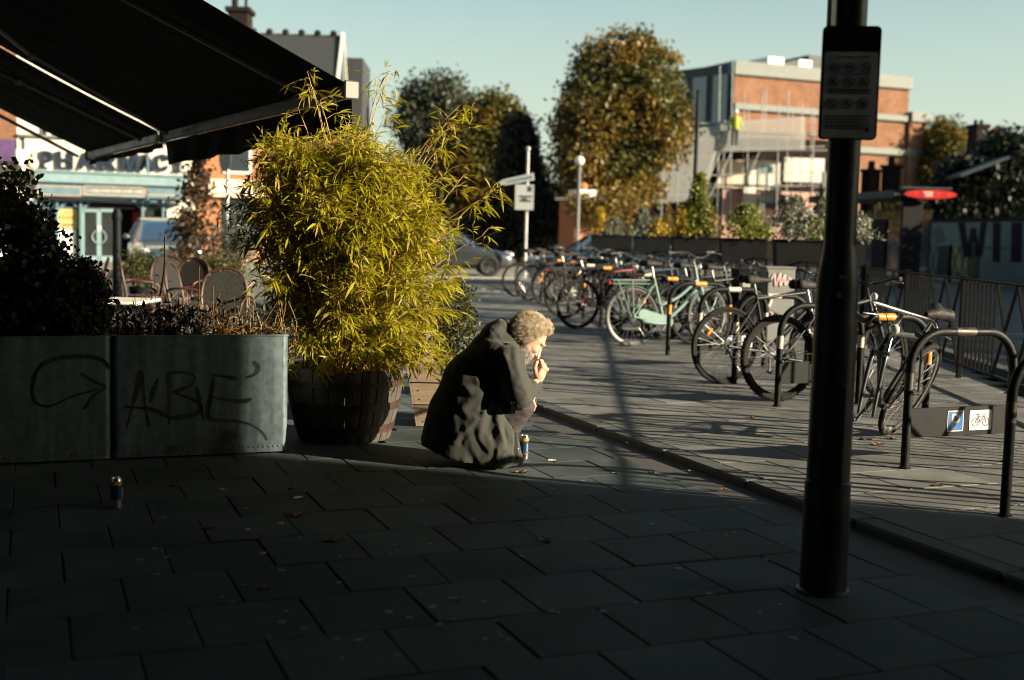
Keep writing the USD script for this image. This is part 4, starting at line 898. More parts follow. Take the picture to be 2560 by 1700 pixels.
def sheet(name, mat, pts, d):
    q = [W5.uz(x, y, d) for x, y in pts]; n = 14; u = np.linspace(0, 1, n); P = []
    for i in u:
        for j in u:
            a = (1 - i) * ((1 - j) * np.array(q[0]) + j * np.array(q[1])) + i * ((1 - j) * np.array(q[3]) + j * np.array(q[2])); P.append((a[0], d - .06 * abs(math.sin(j * 22)) - .05 * math.sin(i * 3), a[1]))
    P = np.array(P); idx = np.arange(n * n).reshape(n, n); qd = np.stack([idx[:-1, :-1], idx[1:, :-1], idx[1:, 1:], idx[:-1, 1:]], -1).reshape(-1, 4)
    MB().add(P, qd).build(name, mat, sf, smooth=True)
sheet('debris_netting', 'net', [(1800, 305), (2012, 292), (2012, 375), (1800, 380)], -.15)
sheet('debris_netting', 'net', [(1690, 330), (1800, 312), (1790, 385), (1650, 400)], -.12)
sheet('debris_netting', 'net', [(1640, 395), (1790, 385), (1760, 500), (1630, 510)], -.14)
hv = at(1840, 318, 60.7); 
wk = thing('person', 'worker in yellow hi-vis jacket and white helmet standing on the scaffolding', 'person', (hv[0], 60.9, W5.uz(1840, 372, .7)[1] + .06))
pm('hivis', (.28, .31, .03), .7); pm('skin', (.42, .24, .16), .5, var=.12, scale=30); pm('denim', (.03, .035, .05), .8)
h = MB()
for (a, b, r0, r1) in (((-.1, 0, 0), (-.1, 0, .85), .07, .1), ((.1, 0, 0), (.1, 0, .85), .07, .1)): h.cyl(a, b, r0, r1, 10)
h.build('trousers', 'denim', wk, smooth=True)
MB().lathe([(.0, .8), (.19, .82), (.21, 1.1), (.23, 1.38), (.1, 1.48), (.0, 1.5)], 14).cyl((-.24, 0, 1.4), (-.28, -.1, .95), .07, .05, 8).cyl((.24, 0, 1.4), (.28, -.1, .95), .07, .05, 8).build('jacket', 'hivis', wk, smooth=True)
MB().ball((0, -.02, 1.62), .105, 2, (1, 1.1, 1.2)).build('head', 'skin', wk, smooth=True)
MB().lathe([(.15, 1.66), (.13, 1.68), (.12, 1.75), (.06, 1.8), (0, 1.81)], 14).build('helmet', 'white_paint', wk, smooth=True)

# ---------------------------------------------------------------- street signs and lamps
Ps = at(1312, 690, 35.5); 
sp = thing('sign_post', 'grey post with a blue pointing direction sign above a white notice', 'sign post', (Ps[0], 35.5, 0))
MB().cyl((0, 0, 0), (.0, 0, 3.75), .045, .04, 10).ball((0, 0, 3.78), .07, 2).build('pole', 'scaff', sp, smooth=40)
b0, b1, b2, b3 = [at(*p, 35.4) - V(Ps[0], 35.5, 0) for p in ((1252, 452), (1334, 432), (1336, 450), (1258, 463))]
arrow = Polygon([(b0[0] - .08, (b0[2] + b3[2]) / 2), (b0[0] + .06, b0[2] + .03), (b1[0], b1[2]), (b2[0], b2[2]), (b3[0] + .04, b3[2])])
FM = np.array([[1, 0, 0, 0], [0, 0, -1, -.06], [0, 1, 0, 0], [0, 0, 0, 1.]])
MB().prism(arrow, .03, FM).build('direction_sign', 'sign_white', sp)
MB().prism(arrow.buffer(-.05), .004, FM @ mat4(None, (0, 0, .031))).build('blue_face', 'shop_blue', sp)
c0, c1 = at(1287, 524, 35.4) - V(Ps[0], 35.5, 0), at(1335, 462, 35.4) - V(Ps[0], 35.5, 0)
MB().box((c0[0], -.10, c0[2]), (c1[0], -.06, c1[2])).build('white_notice', 'sign_white', sp)
for k, (zz, w) in enumerate(((.52, .5), (.42, .2), (.34, .45))): MB().box((c0[0] + .25 - w / 4, -.108, c0[2] + zz * .7), (c0[0] + .25 + w / 2, -.103, c0[2] + zz * .7 + .05)).build('text_line', 'slate', sp)
MB().box((c1[0] - .18, -.108, c1[2] - .2), (c1[0] - .06, -.103, c1[2] - .05)).build('emblem', 'slate', sp)
Pl = at(1440, 690, 41)
bl = thing('globe_lamp', 'pale post topped by a white globe in front of the brick pier', 'lamp', (Pl[0], 41, 0))
zg = at(1441, 402, 41)[2]
MB().lathe([(.11, 0), (.1, 1.0), (.065, 1.1), (.06, zg - .2), (.11, zg - .16), (.0, zg - .14)], 14).build('pole', 'stone_band', bl, smooth=40)
MB().ball((0, 0, zg), .165, 3).build('globe', 'white_paint', bl, smooth=True)
MB().lathe([(.18, 0), (.18, .9), (.0, .92)], 14).build('base_sleeve', 'stone_band', bl, smooth=40)
Pp = at(1452, 600, 47)
bp = thing('brick_pier', 'orange brick gate pier with white stone cap beside the globe lamp', 'pier', (Pp[0], 47, 0), .5)
zc = at(1455, 502, 47)[2]
MB().box((-.65, -.6, 0), (.65, .6, zc)).build('pier', 'orange_brick', bp)
MB().box((-.8, -.75, zc), (.8, .75, zc + .12), .03).box((-.4, -.4, zc + .12), (.4, .4, zc + .42), .03).build('cap', 'white_paint', bp)
MB().ball((0, 0, zc + .55), .22, 2, (1, 1, .8)).build('finial', 'orange_brick', bp, smooth=True)
Pb = at(1733, 560, 31); zt = at(1738, 228, 31)[2]
tp = thing('tall_pole', 'slim tall black street pole between the big tree and the scaffolding', 'pole', (Pb[0], 31, 0))
MB().lathe([(.09, 0), (.085, 1.3), (.055, 1.4), (.05, zt - .5), (.04, zt)], 12).ball((0, 0, zt), .05, 1).build('shaft', 'black_paint', tp, smooth=40)
Pr = at(568, 640, 27); zr = at(568, 395, 27)[2]
rs_ = thing('round_sign', 'back of a round traffic sign on a grey pole left of the bamboo', 'sign', (Pr[0], 27, 0), -.9)
MB().cyl((0, 0, 0), (0, 0, zr + .55), .038, sides=10).build('pole', 'scaff', rs_, smooth=40)
MB().lathe([(0, -.012), (.3, -.012), (.31, 0), (.3, .012), (0, .012)], 28, axis='y', at=(0, -.06, zr)).build('disc', 'alu', rs_, smooth=40)
MB().box((-.2, -.047, zr - .03), (.2, -.03, zr + .03)).build('bracket', 'scaff', rs_)
Pk = at(293, 740, 19.5); 
bkp = thing('dark_pillar', 'black cast bollard pillar in front of the pharmacy doorway', 'pillar', (Pk[0], 19.5, 0))
zk = at(293, 522, 19.5)[2]
MB().lathe([(.10, 0), (.085, .1), (.075, .14), (.068, zk - .2), (.085, zk - .16), (.085, zk - .1), (.05, zk), (0, zk)], 16).build('shaft', 'black_paint', bkp, smooth=40)

# ---------------------------------------------------------------- bus shelter, hoarding, far railing, houses on the right
pm('mural_teal', (.065, .11, .115), .7, var=.3, scale=.8); pm('mural_purple', (.010, .006, .016), .8, spec=.1); pm('mural_lime', (.16, .18, .09), .7); pm('roof_teal', (.025, .045, .05), .6); pm('roof_red', (.22, .07, .05), .8)
Q0, Q1 = at(2160, 500, 38), at(2288, 480, 34.5)
ang = math.atan2(Q1[1] - Q0[1], Q1[0] - Q0[0]); Ls = math.hypot(Q1[0] - Q0[0], Q1[1] - Q0[1])
bsx = thing('bus_shelter', 'dark bus shelter across the road with an oval red sign at its roof end', 'bus shelter', (Q0[0], Q0[1], 0), ang)
zr_ = at(2288, 486, 34.5)[2]
MB().box((-3.0, -.7, zr_ - .12), (Ls + .1, .9, zr_ + .1), .03).build('roof', 'slate', bsx)
MB().box((Ls - .10, -.35, 0), (Ls + .04, .25, zr_ - .125), .01).build('end_panel', 'dark_inside', bsx)
for x in (-2.8, -.6, Ls * .45): MB().box((x - .04, .6, 0), (x + .04, .68, zr_ - .125)).build('post', 'black_paint', bsx)
for x0, x1 in ((-2.7, -.7), (-.5, Ls * .45 - .1), (Ls * .45 + .1, Ls - .2)): MB().box((x0, .63, .3), (x1, .65, zr_ - .4)).build('pane', 'glass', bsx)
MB().box((Ls * .45 - .1, -.3, .25), (Ls * .45 + .75, -.2, 2.0), .01).build('advert_panel', 'dark_inside', bsx)
MB().box((-2.6, .3, .45), (Ls - .4, .55, .5)).build('bench', 'red_paint', bsx)
e0, e1 = at(2260, 485, 34.2), at(2391, 487, 34.2)
eo = (e0 + e1) / 2; ew = (e1[0] - e0[0]) / 2
fl = thing('oval_sign', 'flat oval red sign with pale lettering at the end of the bus shelter roof', 'sign', eo)
ell = Polygon([(ew * math.cos(a), .125 * math.sin(a)) for a in np.linspace(0, 2 * PI, 48, endpoint=False)])
MB().prism(ell, .05, FM @ mat4(None, (0, 0, -.06))).build('face', 'red_paint', fl)
tl = MB()
for z, w in ((.045, .30), (-.035, .2)):
    for k in range(int(w / .05)): tl.box((-.06 - w / 2 + k * .055, -.057, z - .022), (-.06 - w / 2 + k * .055 + .042, -.051, z + .03))
tl.build('faded_lettering', 'white_paint', fl, kind='stuff')
MB().box((-ew - .1, -.04, .135), (ew * .8, .2, .2), .02).build('roof_edge', 'slate', fl)
H0, H1 = at(2225, 620, 50), at(2640, 620, 37.5)
ho = thing('hoarding', 'painted hoarding wall in shade with big dark letters beginning with W', 'hoarding', (H0[0], H0[1], 0), math.atan2(H1[1] - H0[1], H1[0] - H0[0]))
HL = math.hypot(H1[0] - H0[0], H1[1] - H0[1]); WH = Wall((H0[0], H0[1], 0), math.atan2(H1[1] - H0[1], H1[0] - H0[0]))
zh = WH.uz(2300, 556)[1]
npan = 9
for k in range(npan): MB().box((k * HL / npan + .01, 0, 0), ((k + 1) * HL / npan - .01, .08, zh), .008).build('panel', 'mural_teal', ho)
MB().box((-.1, -.04, zh), (HL + .1, .14, zh + .12), .01).build('coping', 'dark_brick', ho)
def poly_on(pts, name, mat, d=.012):
    q = [WH.uz(x, y) for x, y in pts]; MB().prism(Polygon(q).buffer(0), d, np.array([[1, 0, 0, 0], [0, 0, -1, -.002], [0, 1, 0, 0], [0, 0, 0, 1.]])).build(name, mat, ho)
poly_on([(2395, 556), (2412, 556), (2420, 610), (2428, 570), (2440, 570), (2446, 610), (2452, 556), (2468, 555), (2456, 640), (2440, 640), (2434, 600), (2426, 642), (2410, 643)], 'letter_w', 'mural_purple')
poly_on([(2483, 556), (2502, 556), (2500, 655), (2482, 655)], 'letter_i', 'mural_purple'); poly_on([(2530, 556), (2556, 555), (2554, 655), (2528, 655)], 'letter_i', 'mural_purple')
poly_on([(2330, 575), (2352, 565), (2362, 600), (2340, 610)], 'letter_fragment', 'roof_teal'); poly_on([(2286, 560), (2310, 560), (2308, 640), (2285, 640)], 'blue_patch', 'roof_teal')
poly_on([(2372, 610), (2400, 610), (2408, 680), (2372, 680)], 'lime_patch', 'mural_lime'); poly_on([(2310, 620), (2318, 620), (2312, 690), (2300, 690)], 'pale_patch', 'stone_band'); poly_on([(2410, 645), (2440, 645), (2438, 690), (2405, 690)], 'green_patch', 'mural_lime')
fr = thing('far_railing', 'black railing with crossed braces in front of the painted hoarding', 'railing', WH.P0 - WH.n * 1.6, WH.ang)
MB().bar((0, 0, 1.22), (HL, 0, 1.22), .05, .03).build('top_rail', 'rail_paint', fr); MB().bar((0, 0, .15), (HL, 0, .15), .05, .03).build('bottom_rail', 'rail_paint', fr)
x = 0; kk = 0
while x < HL - 2.2:
    MB().box((x - .04, -.04, 0), (x + .04, .04, 1.3)).build('post', 'rail_paint', fr)
    for p in (0, .55):
        for a, b in ((0, .55), (.55, 0)): MB().bar((x + .08 + p + a, 0, .16), (x + .08 + p + b, .001 if a else 0, 1.21), .025, .025).build('brace', 'rail_paint', fr)
    for j in range(8): MB().bar((x + 1.28 + j * .11, 0, .16), (x + 1.28 + j * .11, 0, 1.21), .025).build('bar', 'rail_paint', fr)
    x += 2.2
Ph = at(2520, 400, 62)
rh = thing('red_roof_house', 'pale gabled house with red roof tiles at the right edge above the dark trees', 'house', (Ph[0], 62, 0), -.25)
pz = at(2485, 320, 62)[2]; ez = pz - 2.2
gp = Polygon([(-2.2, 0), (2.4, 0), (2.4, ez), (.0, pz), (-2.2, ez)])
MB().prism(gp, 7, np.array([[1, 0, 0, -.6], [0, 0, -1, 7], [0, 1, 0, 0], [0, 0, 0, 1.]])).build('wall', 'stone_band', rh)
for s_, e_ in (((-.6, 0, pz + .05), (2.2, 0, ez - .35)), ((-.6, 0, pz + .05), (-3.2, 0, ez - .2))):
    MB().bar(V(*s_) + V(0, 3.4, .05), V(*e_) + V(0, 3.4, .05), 7.6, .14, up=(0, 0, 1)).build('roof', 'roof_red', rh)
MB().box((2.2, 1, 0), (9, 7, pz - 1.0)).build('side_wing', 'stone_band', rh)
MB().bar((2.1, 4, pz - .15), (9, 4, pz - .2), 6.6, .2).build('side_roof', 'roof_red', rh)
Pc = at(2436, 480, 58); zc = at(2436, 322, 58)[2]
cs = thing('tall_chimney', 'dark brick chimney rising above the shaded trees on the right', 'chimney', (Pc[0], 58, 0), .2)
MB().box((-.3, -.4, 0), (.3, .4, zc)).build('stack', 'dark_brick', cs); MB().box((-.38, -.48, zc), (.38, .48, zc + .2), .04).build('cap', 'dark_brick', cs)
for k in (-.15, .15): MB().cyl((k, 0, zc + .2), (k, 0, zc + .42), .09, .08, 10).build('chimney_pot', 'dark_brick', cs, smooth=40)
Pt = at(2440, 430, 52)
lr = thing('lean_to_roof', 'sloping teal roof sheet between the dark trees on the right', 'roof', (Pt[0], 52, 0), -.1)
ra, rb_ = at(2385, 442, 52) - V(Pt[0], 52, 0), at(2500, 398, 52) - V(Pt[0], 52, 0)
MB().bar((ra[0], 0, ra[2]), (rb_[0], 0, rb_[2]), 2.5, .12).build('sheet', 'roof_teal', lr)
for x in (ra[0] + .15, rb_[0] - .15): MB().box((x - .06, .8, 0), (x + .06, .92, ra[2] + (x - ra[0]) * .33 - .1)).build('post', 'dark_brick', lr)

# ---------------------------------------------------------------- utility cabinet
Uc = at(1917, 690, 14.6)
uc_ = thing('utility_cabinet', 'grey utility cabinet with a pink scrawl beside the railing', 'cabinet', (Uc[0], 14.6, ZP), .15)
pm('cabinet', (.13, .145, .14), .6, var=.12, scale=5); pm('pink_spray', (.62, .46, .48), .5)
MB().box((0, 0, 0), (.36, .3, .93), .008).build('body', 'cabinet', uc_)
MB().box((-.01, -.01, .93), (.37, .31, .955), .006).build('lid', 'cabinet', uc_)
MB().box((.015, -.012, .05), (.345, -.001, .9), .004).build('door', 'cabinet', uc_)
sp_ = MB().tube(spline([(.05, -.014, .80), (.09, -.014, .86), (.11, -.014, .72), (.16, -.014, .88), (.17, -.014, .72), (.22, -.014, .86), (.23, -.014, .74), (.28, -.014, .82), (.31, -.014, .78)], 50), .011, 6).build('scrawl', 'pink_spray', uc_)
MB().tube(spline([(.02, -.014, .62), (.06, -.014, .55), (.03, -.014, .45), (.09, -.014, .38)], 20), .02, 6).build('scrawl', 'pink_spray', uc_)
Ud = at(1858, 690, 15.3)
ud = thing('utility_cabinet', 'narrow dark grey cabinet with pale stickers left of the pink-scrawled cabinet', 'cabinet', (Ud[0] - .06, 15.3, ZP), .15)
MB().box((0, 0, 0), (.24, .3, .88), .008).build('body', 'trough', ud)
MB().box((-.008, -.008, .88), (.248, .308, .9), .006).build('lid', 'trough', ud)
MB().box((.06, -.004, .62), (.16, -.001, .76)).build('sticker', 'sticker_pale', ud); MB().box((.02, -.006, .1), (.04, -.001, .8)).build('edge_strip', 'hoop', ud)
# ---------------------------------------------------------------- smooth bodies: signed distances -> surface nets
def surface_net(fn, lo, hi, h, batch=60):
    lo, hi = V(*lo), V(*hi); n = np.ceil((hi - lo) / h).astype(int) + 1
    ax = [lo[i] + h * np.arange(n[i]) for i in range(3)]; D = np.empty(n, np.float32)
    for i in range(0, n[0], batch):
        X, Y, Z = np.meshgrid(ax[0][i:i + batch], ax[1], ax[2], indexing='ij')
        D[i:i + batch] = fn(np.stack([X, Y, Z], -1).reshape(-1, 3)).reshape(X.shape)
    s = D < 0; c = np.zeros(tuple(n - 1), int)
    for a, b, e in np.ndindex(2, 2, 2): c += s[a:n[0] - 1 + a, b:n[1] - 1 + b, e:n[2] - 1 + e]
    act = (c > 0) & (c < 8); idx = np.full(act.shape, -1); cells = np.argwhere(act); idx[act] = np.arange(len(cells))
    acc = np.zeros((len(cells), 3)); cnt = np.zeros(len(cells))
    corners = list(np.ndindex(2, 2, 2))
    for p in corners:
        for ax_ in range(3):
            if p[ax_]: continue
            q = list(p); q[ax_] = 1
            d0 = D[tuple((cells + p).T)]; d1 = D[tuple((cells + q).T)]; m = (d0 < 0) != (d1 < 0)
            t = np.where(m, d0 / np.where(m, d0 - d1, 1), 0); P = np.array(p) + np.eye(3)[ax_] * t[:, None]
            acc[m] += P[m]; cnt[m] += 1
    v = lo + h * (cells + acc / cnt[:, None]); F = []
    for ax_ in range(3):
        b, e = [(1, 2), (2, 0), (0, 1)][ax_]
        sl = [slice(1, n[k] - 1) for k in range(3)]; sl[ax_] = slice(0, n[ax_] - 1)
        s0 = s[tuple(sl)]; sl2 = list(sl); sl2[ax_] = slice(1, n[ax_]); s1 = s[tuple(sl2)]
        E = np.argwhere(s0 != s1); off = np.array([sl[k].start for k in range(3)]); E = E + off
        ub, ue = np.eye(3, dtype=int)[b], np.eye(3, dtype=int)[e]
        q = np.stack([idx[tuple((E - ub - ue).T)], idx[tuple((E - ue).T)], idx[tuple(E.T)], idx[tuple((E - ub).T)]], 1)
        fl = ~s[tuple(E.T)]; q[fl] = q[fl][:, ::-1]; F.append(q[(q >= 0).all(1)])
    q = np.vstack(F); return v, np.vstack([q[:, [0, 1, 2]], q[:, [0, 2, 3]]])
def smin(a, b, k):
    if k <= 0: return np.minimum(a, b)
    h = np.clip(.5 + .5 * (b - a) / k, 0, 1); return b * (1 - h) + a * h - k * h * (1 - h)
def cone(p, a, b, ra, rb, sc=None):
    a, b = V(*a), V(*b)
    if sc is not None: p = p / V(*sc); a, b = a / V(*sc), b / V(*sc)
    ab = b - a; t = np.clip(((p - a) @ ab) / (ab @ ab), 0, 1)
    return np.linalg.norm(p - a - t[:, None] * ab, axis=1) - (ra + (rb - ra) * t)
def ell(p, c, r, R=None):
    d = p - V(*c)
    if R is not None: d = d @ R
    k0 = np.linalg.norm(d / V(*r), axis=1); return (k0 - 1) * min(r) * .5 + .5 * k0 * (k0 - 1) / np.maximum(np.linalg.norm(d / V(*r) ** 2, axis=1), 1e-9)
def union(ds, k):
    o = ds[0]
    for d in ds[1:]: o = smin(o, d, k)
    return o
def vnormals(v, f):
    n = np.zeros_like(v); fn = np.cross(v[f[:, 1]] - v[f[:, 0]], v[f[:, 2]] - v[f[:, 0]])
    for k in range(3): np.add.at(n, f[:, k], fn)
    return n / (np.linalg.norm(n, axis=1, keepdims=True) + 1e-12)
def laplace(v, f, it=2, lam=.5):
    import scipy.sparse as sp
    e = np.vstack([f[:, [0, 1]], f[:, [1, 2]], f[:, [2, 0]]]); e = np.vstack([e, e[:, ::-1]])
    A = sp.csr_matrix((np.ones(len(e)), (e[:, 0], e[:, 1])), (len(v), len(v))); A.data[:] = 1
    d = np.asarray(A.sum(1)).ravel()
    for _ in range(it): v = v + lam * (A @ v / d[:, None] - v)
    return v

# ---------------------------------------------------------------- the crouching man (local frame: x to the right of the picture, y away, z up)
pm('coat', (.031, .034, .029), .8, var=.16, scale=14, bump=.0018, bscale=34, spec=.2, sheen=.1, stretch=(1, 1, .5))
pm('trousers', (.030, .024, .022), .85, var=.2, scale=20, bump=.0005, bscale=200)
pm('hair', (.30, .24, .17), .55, var=.3); pm('shoe', (.02, .017, .015), .5)
M_['skin'] = usdkit.material(stage, '/World/Looks/face_skin', {'co': ('texture_coordinate', {}), 'n': ('noise_texture', {'scale': 34, 'detail': 4}), 'r': ('rgb_ramp', {'ramp': [(.3, (.40, .20, .13)), (.7, (.52, .31, .21))]}),
    'b': ('bump', {'strength': .6, 'distance': .002}), 'n2': ('noise_texture', {'scale': 150, 'detail': 4}),
    'p': ('principled_bsdf', {'roughness': .48, 'subsurface_weight': .12, 'subsurface_radius': (.01, .004, .002), 'subsurface_scale': 1.0})},
    [('co.object', 'n.vector'), ('n.fac', 'r.fac'), ('r.color', 'p.base_color'), ('co.object', 'n2.vector'), ('n2.fac', 'b.height'), ('b.normal', 'p.normal')], surface='p.BSDF')
MAN = V(0.0, 6.80, 0)
man = thing('person', 'grey-haired bearded man in a long dark green coat crouching with a cigarette', 'person', MAN)
# head frame: origin between the ears, hx = where the face looks, hz = crown
pit, hyaw = math.radians(46), math.radians(8)
HR = rotz(hyaw) @ rotm((0, 1, 0), pit)          # columns: hx, hy, hz
HO = V(.080, -.005, .715)
def hp_(x, y, z): return HO + HR @ V(x, y, z)
def head_sdf(p):
    q = (p - HO) @ HR
    d = union([ell(q, (-.012, 0, .045), (.098, .076, .092)), ell(q, (.028, 0, -.005), (.074, .064, .085)), ell(q, (.045, 0, -.062), (.045, .046, .042)), cone(q, (.0, .03, -.055), (.062, .012, -.088), .026, .024), cone(q, (.0, -.03, -.055), (.062, -.012, -.088), .026, .024)], .03)
    d = smin(d, cone(q, (.094, 0, .028), (.122, 0, -.022), .009, .0145), .014)                                     # nose
    for s in (-1, 1):
        d = smin(d, ell(q, (.106, s * .014, -.024), (.013, .010, .009)), .008)                                    # nostril wings
        d = smin(d, cone(q, (.093, s * .012, .047), (.080, s * .048, .044), .011, .010), .012)                    # brow
        d = smin(d, ell(q, (.072, s * .043, -.008), (.022, .018, .02)), .018)                                      # cheekbone
        d = np.maximum(d, -(ell(q, (.103, s * .031, .022), (.017, .018, .011)) - .001))                            # eye socket
        d = smin(d, ell(q, (.081, s * .032, .020), (.0135, .0135, .0125)), .003)
        ear = np.maximum(ell(q, (-.005, s * .079, .008), (.019, .008, .031), None), -ell(q, (-.001, s * .087, .010), (.011, .007, .020)))
        d = smin(d, ear, .004)
    d = smin(d, cone(q, (.093, -.020, -.052), (.093, .020, -.052), .0085, .0085), .01)                             # lips
    d = smin(d, cone(q, (.088, -.016, -.066), (.088, .016, -.066), .0095, .0095), .008)
    d = np.maximum(d, -(cone(q, (.104, -.02, -.0588), (.104, .02, -.0588), .0035, .0035)))
    d = smin(d, ell(q, (.078, 0, -.093), (.022, .022, .017)), .016)                                               # chin
    return d
WR = V(.150, -.13, .492); 
hand_x = V(.42, .10, .86); hand_x /= np.linalg.norm(hand_x)         # wrist -> knuckles
hand_z = V(.62, -.62, -.28); hand_z -= hand_x * (hand_z @ hand_x); hand_z /= np.linalg.norm(hand_z)   # back of the hand
hand_y = np.cross(hand_z, hand_x)
def hl(x, y, z, o=None): return (WR if o is None else o) + hand_x * x + hand_y * y + hand_z * z
fing = []
for k, (y, L, r) in enumerate(((.026, .040, .0088), (.009, .045, .0090), (-.008, .042, .0086), (-.024, .034, .0078))):
    a = hl(.078, y * .95, .002)
    curl = (.85, 1.15, .8) if k < 2 else (1.0, 1.2, .9)
    pts, d, an = [a], V(1, 0, 0), 0.0
    for s, c in zip((L, L * .62, L * .5), curl):
        an += c; st = hand_x * math.cos(an) * s - hand_z * math.sin(an) * s; pts.append(pts[-1] + st)
    fing.append((pts, r))
thumb = ([hl(.022, .030, -.006), hl(.050, .046, -.020), hl(.080, .040, -.034), hl(.100, .026, -.038)], .0105)
def hand_sdf(p):
    d = union([cone(p, hl(.0, .0, 0), hl(.03, .0, 0), .025, .027), cone(p, hl(.02, .018, -.002), hl(.074, .024, 0), .019, .0135), cone(p, hl(.02, -.012, -.002), hl(.072, -.020, 0), .018, .0125), cone(p, hl(.03, .002, -.004), hl(.076, .002, 0), .019, .0135)], .014)
    for pts, r in fing:
        for i in range(3): d = smin(d, cone(p, pts[i], pts[i + 1], r * (1.1 - .1 * i), r * (1.0 - .1 * i)), .004)
        d = smin(d, ell(p, pts[0] + hand_z * .004, (.011, .011, .011)), .006)
    t, r = thumb
    for i in range(3): d = smin(d, cone(p, t[i], t[i + 1], r * (1.25 - .15 * i), r * (1.1 - .12 * i)), .007)
    return d
LH = V(.118, .04, .375)
def lhand_sdf(p):
    d = cone(p, LH + V(-.02, .03, .03), LH + V(.0, .0, .0), .024, .026)
    for k in range(4):
        a = LH + V(.008 - .004 * k, -.028 + .016 * k, -.01); d = smin(d, cone(p, a, a + V(.016, -.004, -.038), .0088, .008), .008); d = smin(d, cone(p, a + V(.016, -.004, -.038), a + V(.008, -.004, -.066), .008, .007), .004)
    return smin(d, cone(p, LH + V(-.01, -.02, .0), LH + V(.004, -.052, -.03), .011, .009), .008)
SHO, ELB, CUF = V(-.015, -.185, .615), V(.055, -.235, .408), WR - hand_x * .03
def rest_sdf(p):
    return union([cone(p, (.0, 0, .60), HO + HR @ V(-.02, 0, -.05), .065, .058), cone(p, (-.24, 0, .22), (-.08, 0, .55), .13, .13), cone(p, SHO, ELB, .045, .04), cone(p, ELB, WR, .04, .024), cone(p, (-.02, .19, .6), (.05, .2, .42), .045, .04), cone(p, (.05, .2, .42), LH + V(-.03, .04, .04), .038, .024),
        cone(p, (-.22, -.1, .2), (.058, -.135, .345), .075, .052), cone(p, (-.22, .1, .2), (.058, .135, .345), .075, .052), cone(p, (.058, -.135, .345), (-.07, -.11, .07), .05, .036), cone(p, (.058, .135, .345), (-.07, .11, .07), .05, .036)], .03)
def body_sdf(p): return smin(rest_sdf(p), np.minimum(head_sdf(p), np.minimum(hand_sdf(p), lhand_sdf(p))), .012)
def mesh_at(fn, lo, hi, h, sm=1):
    v, f = surface_net(fn, lo, hi, h); return laplace(v, f, sm, .45), f
def to_man(v, f): return manifold3d.Manifold(manifold3d.Mesh(np.asarray(v, np.float32), np.asarray(f, np.uint32)))
parts = [mesh_at(head_sdf, HO - .17, HO + .19, .0042), mesh_at(lambda p: np.minimum(hand_sdf(p), cone(p, WR - hand_x * .06, WR, .022, .024)), WR - .10, WR + .15, .0028), mesh_at(lhand_sdf, LH - .10, LH + .09, .0035), mesh_at(rest_sdf, (-.42, -.34, -.02), (.22, .32, .78), .011)]
try:
    body = manifold3d.Manifold.batch_boolean([to_man(*m) for m in parts], manifold3d.OpType.Add)
    bm_ = body.to_mesh(); bv, bf = np.array(bm_.vert_properties[:, :3], float), np.array(bm_.tri_verts)
    if len(bf) < 2000: raise ValueError
except Exception as e:
    print('body union', e); m = MB(); [m.add(*q) for q in parts]; bv, bf = m.get()
obj('body', bv, bf, 'skin', man, smooth=50)

# coat ---------------------------------------------------------------------------------------------
def foldline(p, pts, w, h):
    q = spline(pts, 14); d = np.full(len(p), 9.0)
    for i in range(13):
        ab = q[i + 1] - q[i]; t = np.clip(((p - q[i]) @ ab) / (ab @ ab), 0, 1); d = np.minimum(d, np.linalg.norm(p - q[i] - t[:, None] * ab, axis=1))
    return h * np.exp(-(d / w) ** 2)
def coat_sdf(p):
    tor = union([cone(p, (-.235, 0, .26), (-.195, 0, .44), .20, .185, (1, 1.12, 1)), cone(p, (-.195, 0, .44), (-.105, 0, .60), .185, .145, (1, 1.15, 1)), cone(p, (-.075, -.13, .615), (-.075, .13, .615), .095, .095), cone(p, (-.10, 0, .62), (-.03, 0, .69), .12, .095)], .07)
    sk = union([cone(p, (-.24, -.02, .25), (-.265, -.03, .05), .215, .245, (1, 1.0, 1)), cone(p, (-.20, -.06, .28), (-.09, -.10, .04), .16, .145), cone(p, (-.095, -.125, .34), (-.045, -.165, .03), .088, .108), cone(p, (-.30, .04, .24), (-.36, .06, .08), .17, .14)], .07)
    d = smin(tor, sk, .06)
    arm = union([cone(p, SHO + V(-.03, .03, .0), SHO, .085, .078), cone(p, SHO, ELB, .078, .066), cone(p, ELB, CUF, .064, .040)], .03)
    la = union([cone(p, (-.03, .16, .6), (.05, .21, .42), .078, .062), cone(p, (.05, .21, .42), LH + V(-.035, .045, .045), .06, .04)], .03)
    d = smin(d, arm, .022); d = smin(d, la, .03)
    col = union([cone(p, (-.015, -.075, .655), (.035, -.04, .665), .045, .03), cone(p, (-.015, .075, .655), (.035, .04, .665), .045, .03)], .03)     # collar round the neck
    hood = union([ell(p, (-.105, 0, .738), (.085, .125, .066), rotm((0, 1, 0), -.55)), cone(p, (-.07, -.085, .71), (.0, -.10, .675), .038, .028), cone(p, (-.07, .085, .71), (.0, .10, .675), .038, .028), cone(p, (-.06, -.05, .79), (-.06, .05, .79), .032, .032)], .035)
    d = smin(d, smin(col, hood, .02), .014)
    # open front: the thighs and knees come out below the chest
    cut = union([cone(p, (.055, -.18, .31), (.17, -.14, .37), .05, .10), cone(p, (.02, .10, .22), (.16, .12, .30), .16, .16), cone(p, (.115, -.30, .10), (.13, -.10, .22), .05, .09)], .03)
    d = smin(-smin(-d, cut, .015), np.minimum(arm, la), .004)
    dn = head_sdf(p) - .006; d = np.maximum(d, -dn) 
    d = np.maximum(d, .020 + .09 * np.clip((-.12 - p[:, 0]) / .4, 0, 1) ** 1.3 - p[:, 2])          # hem, lifted at the back
    return d
cv, cf_ = surface_net(coat_sdf, (-.56, -.40, -.01), (.24, .38, .86), .0075)
cv = laplace(cv, cf_, 2, .45)
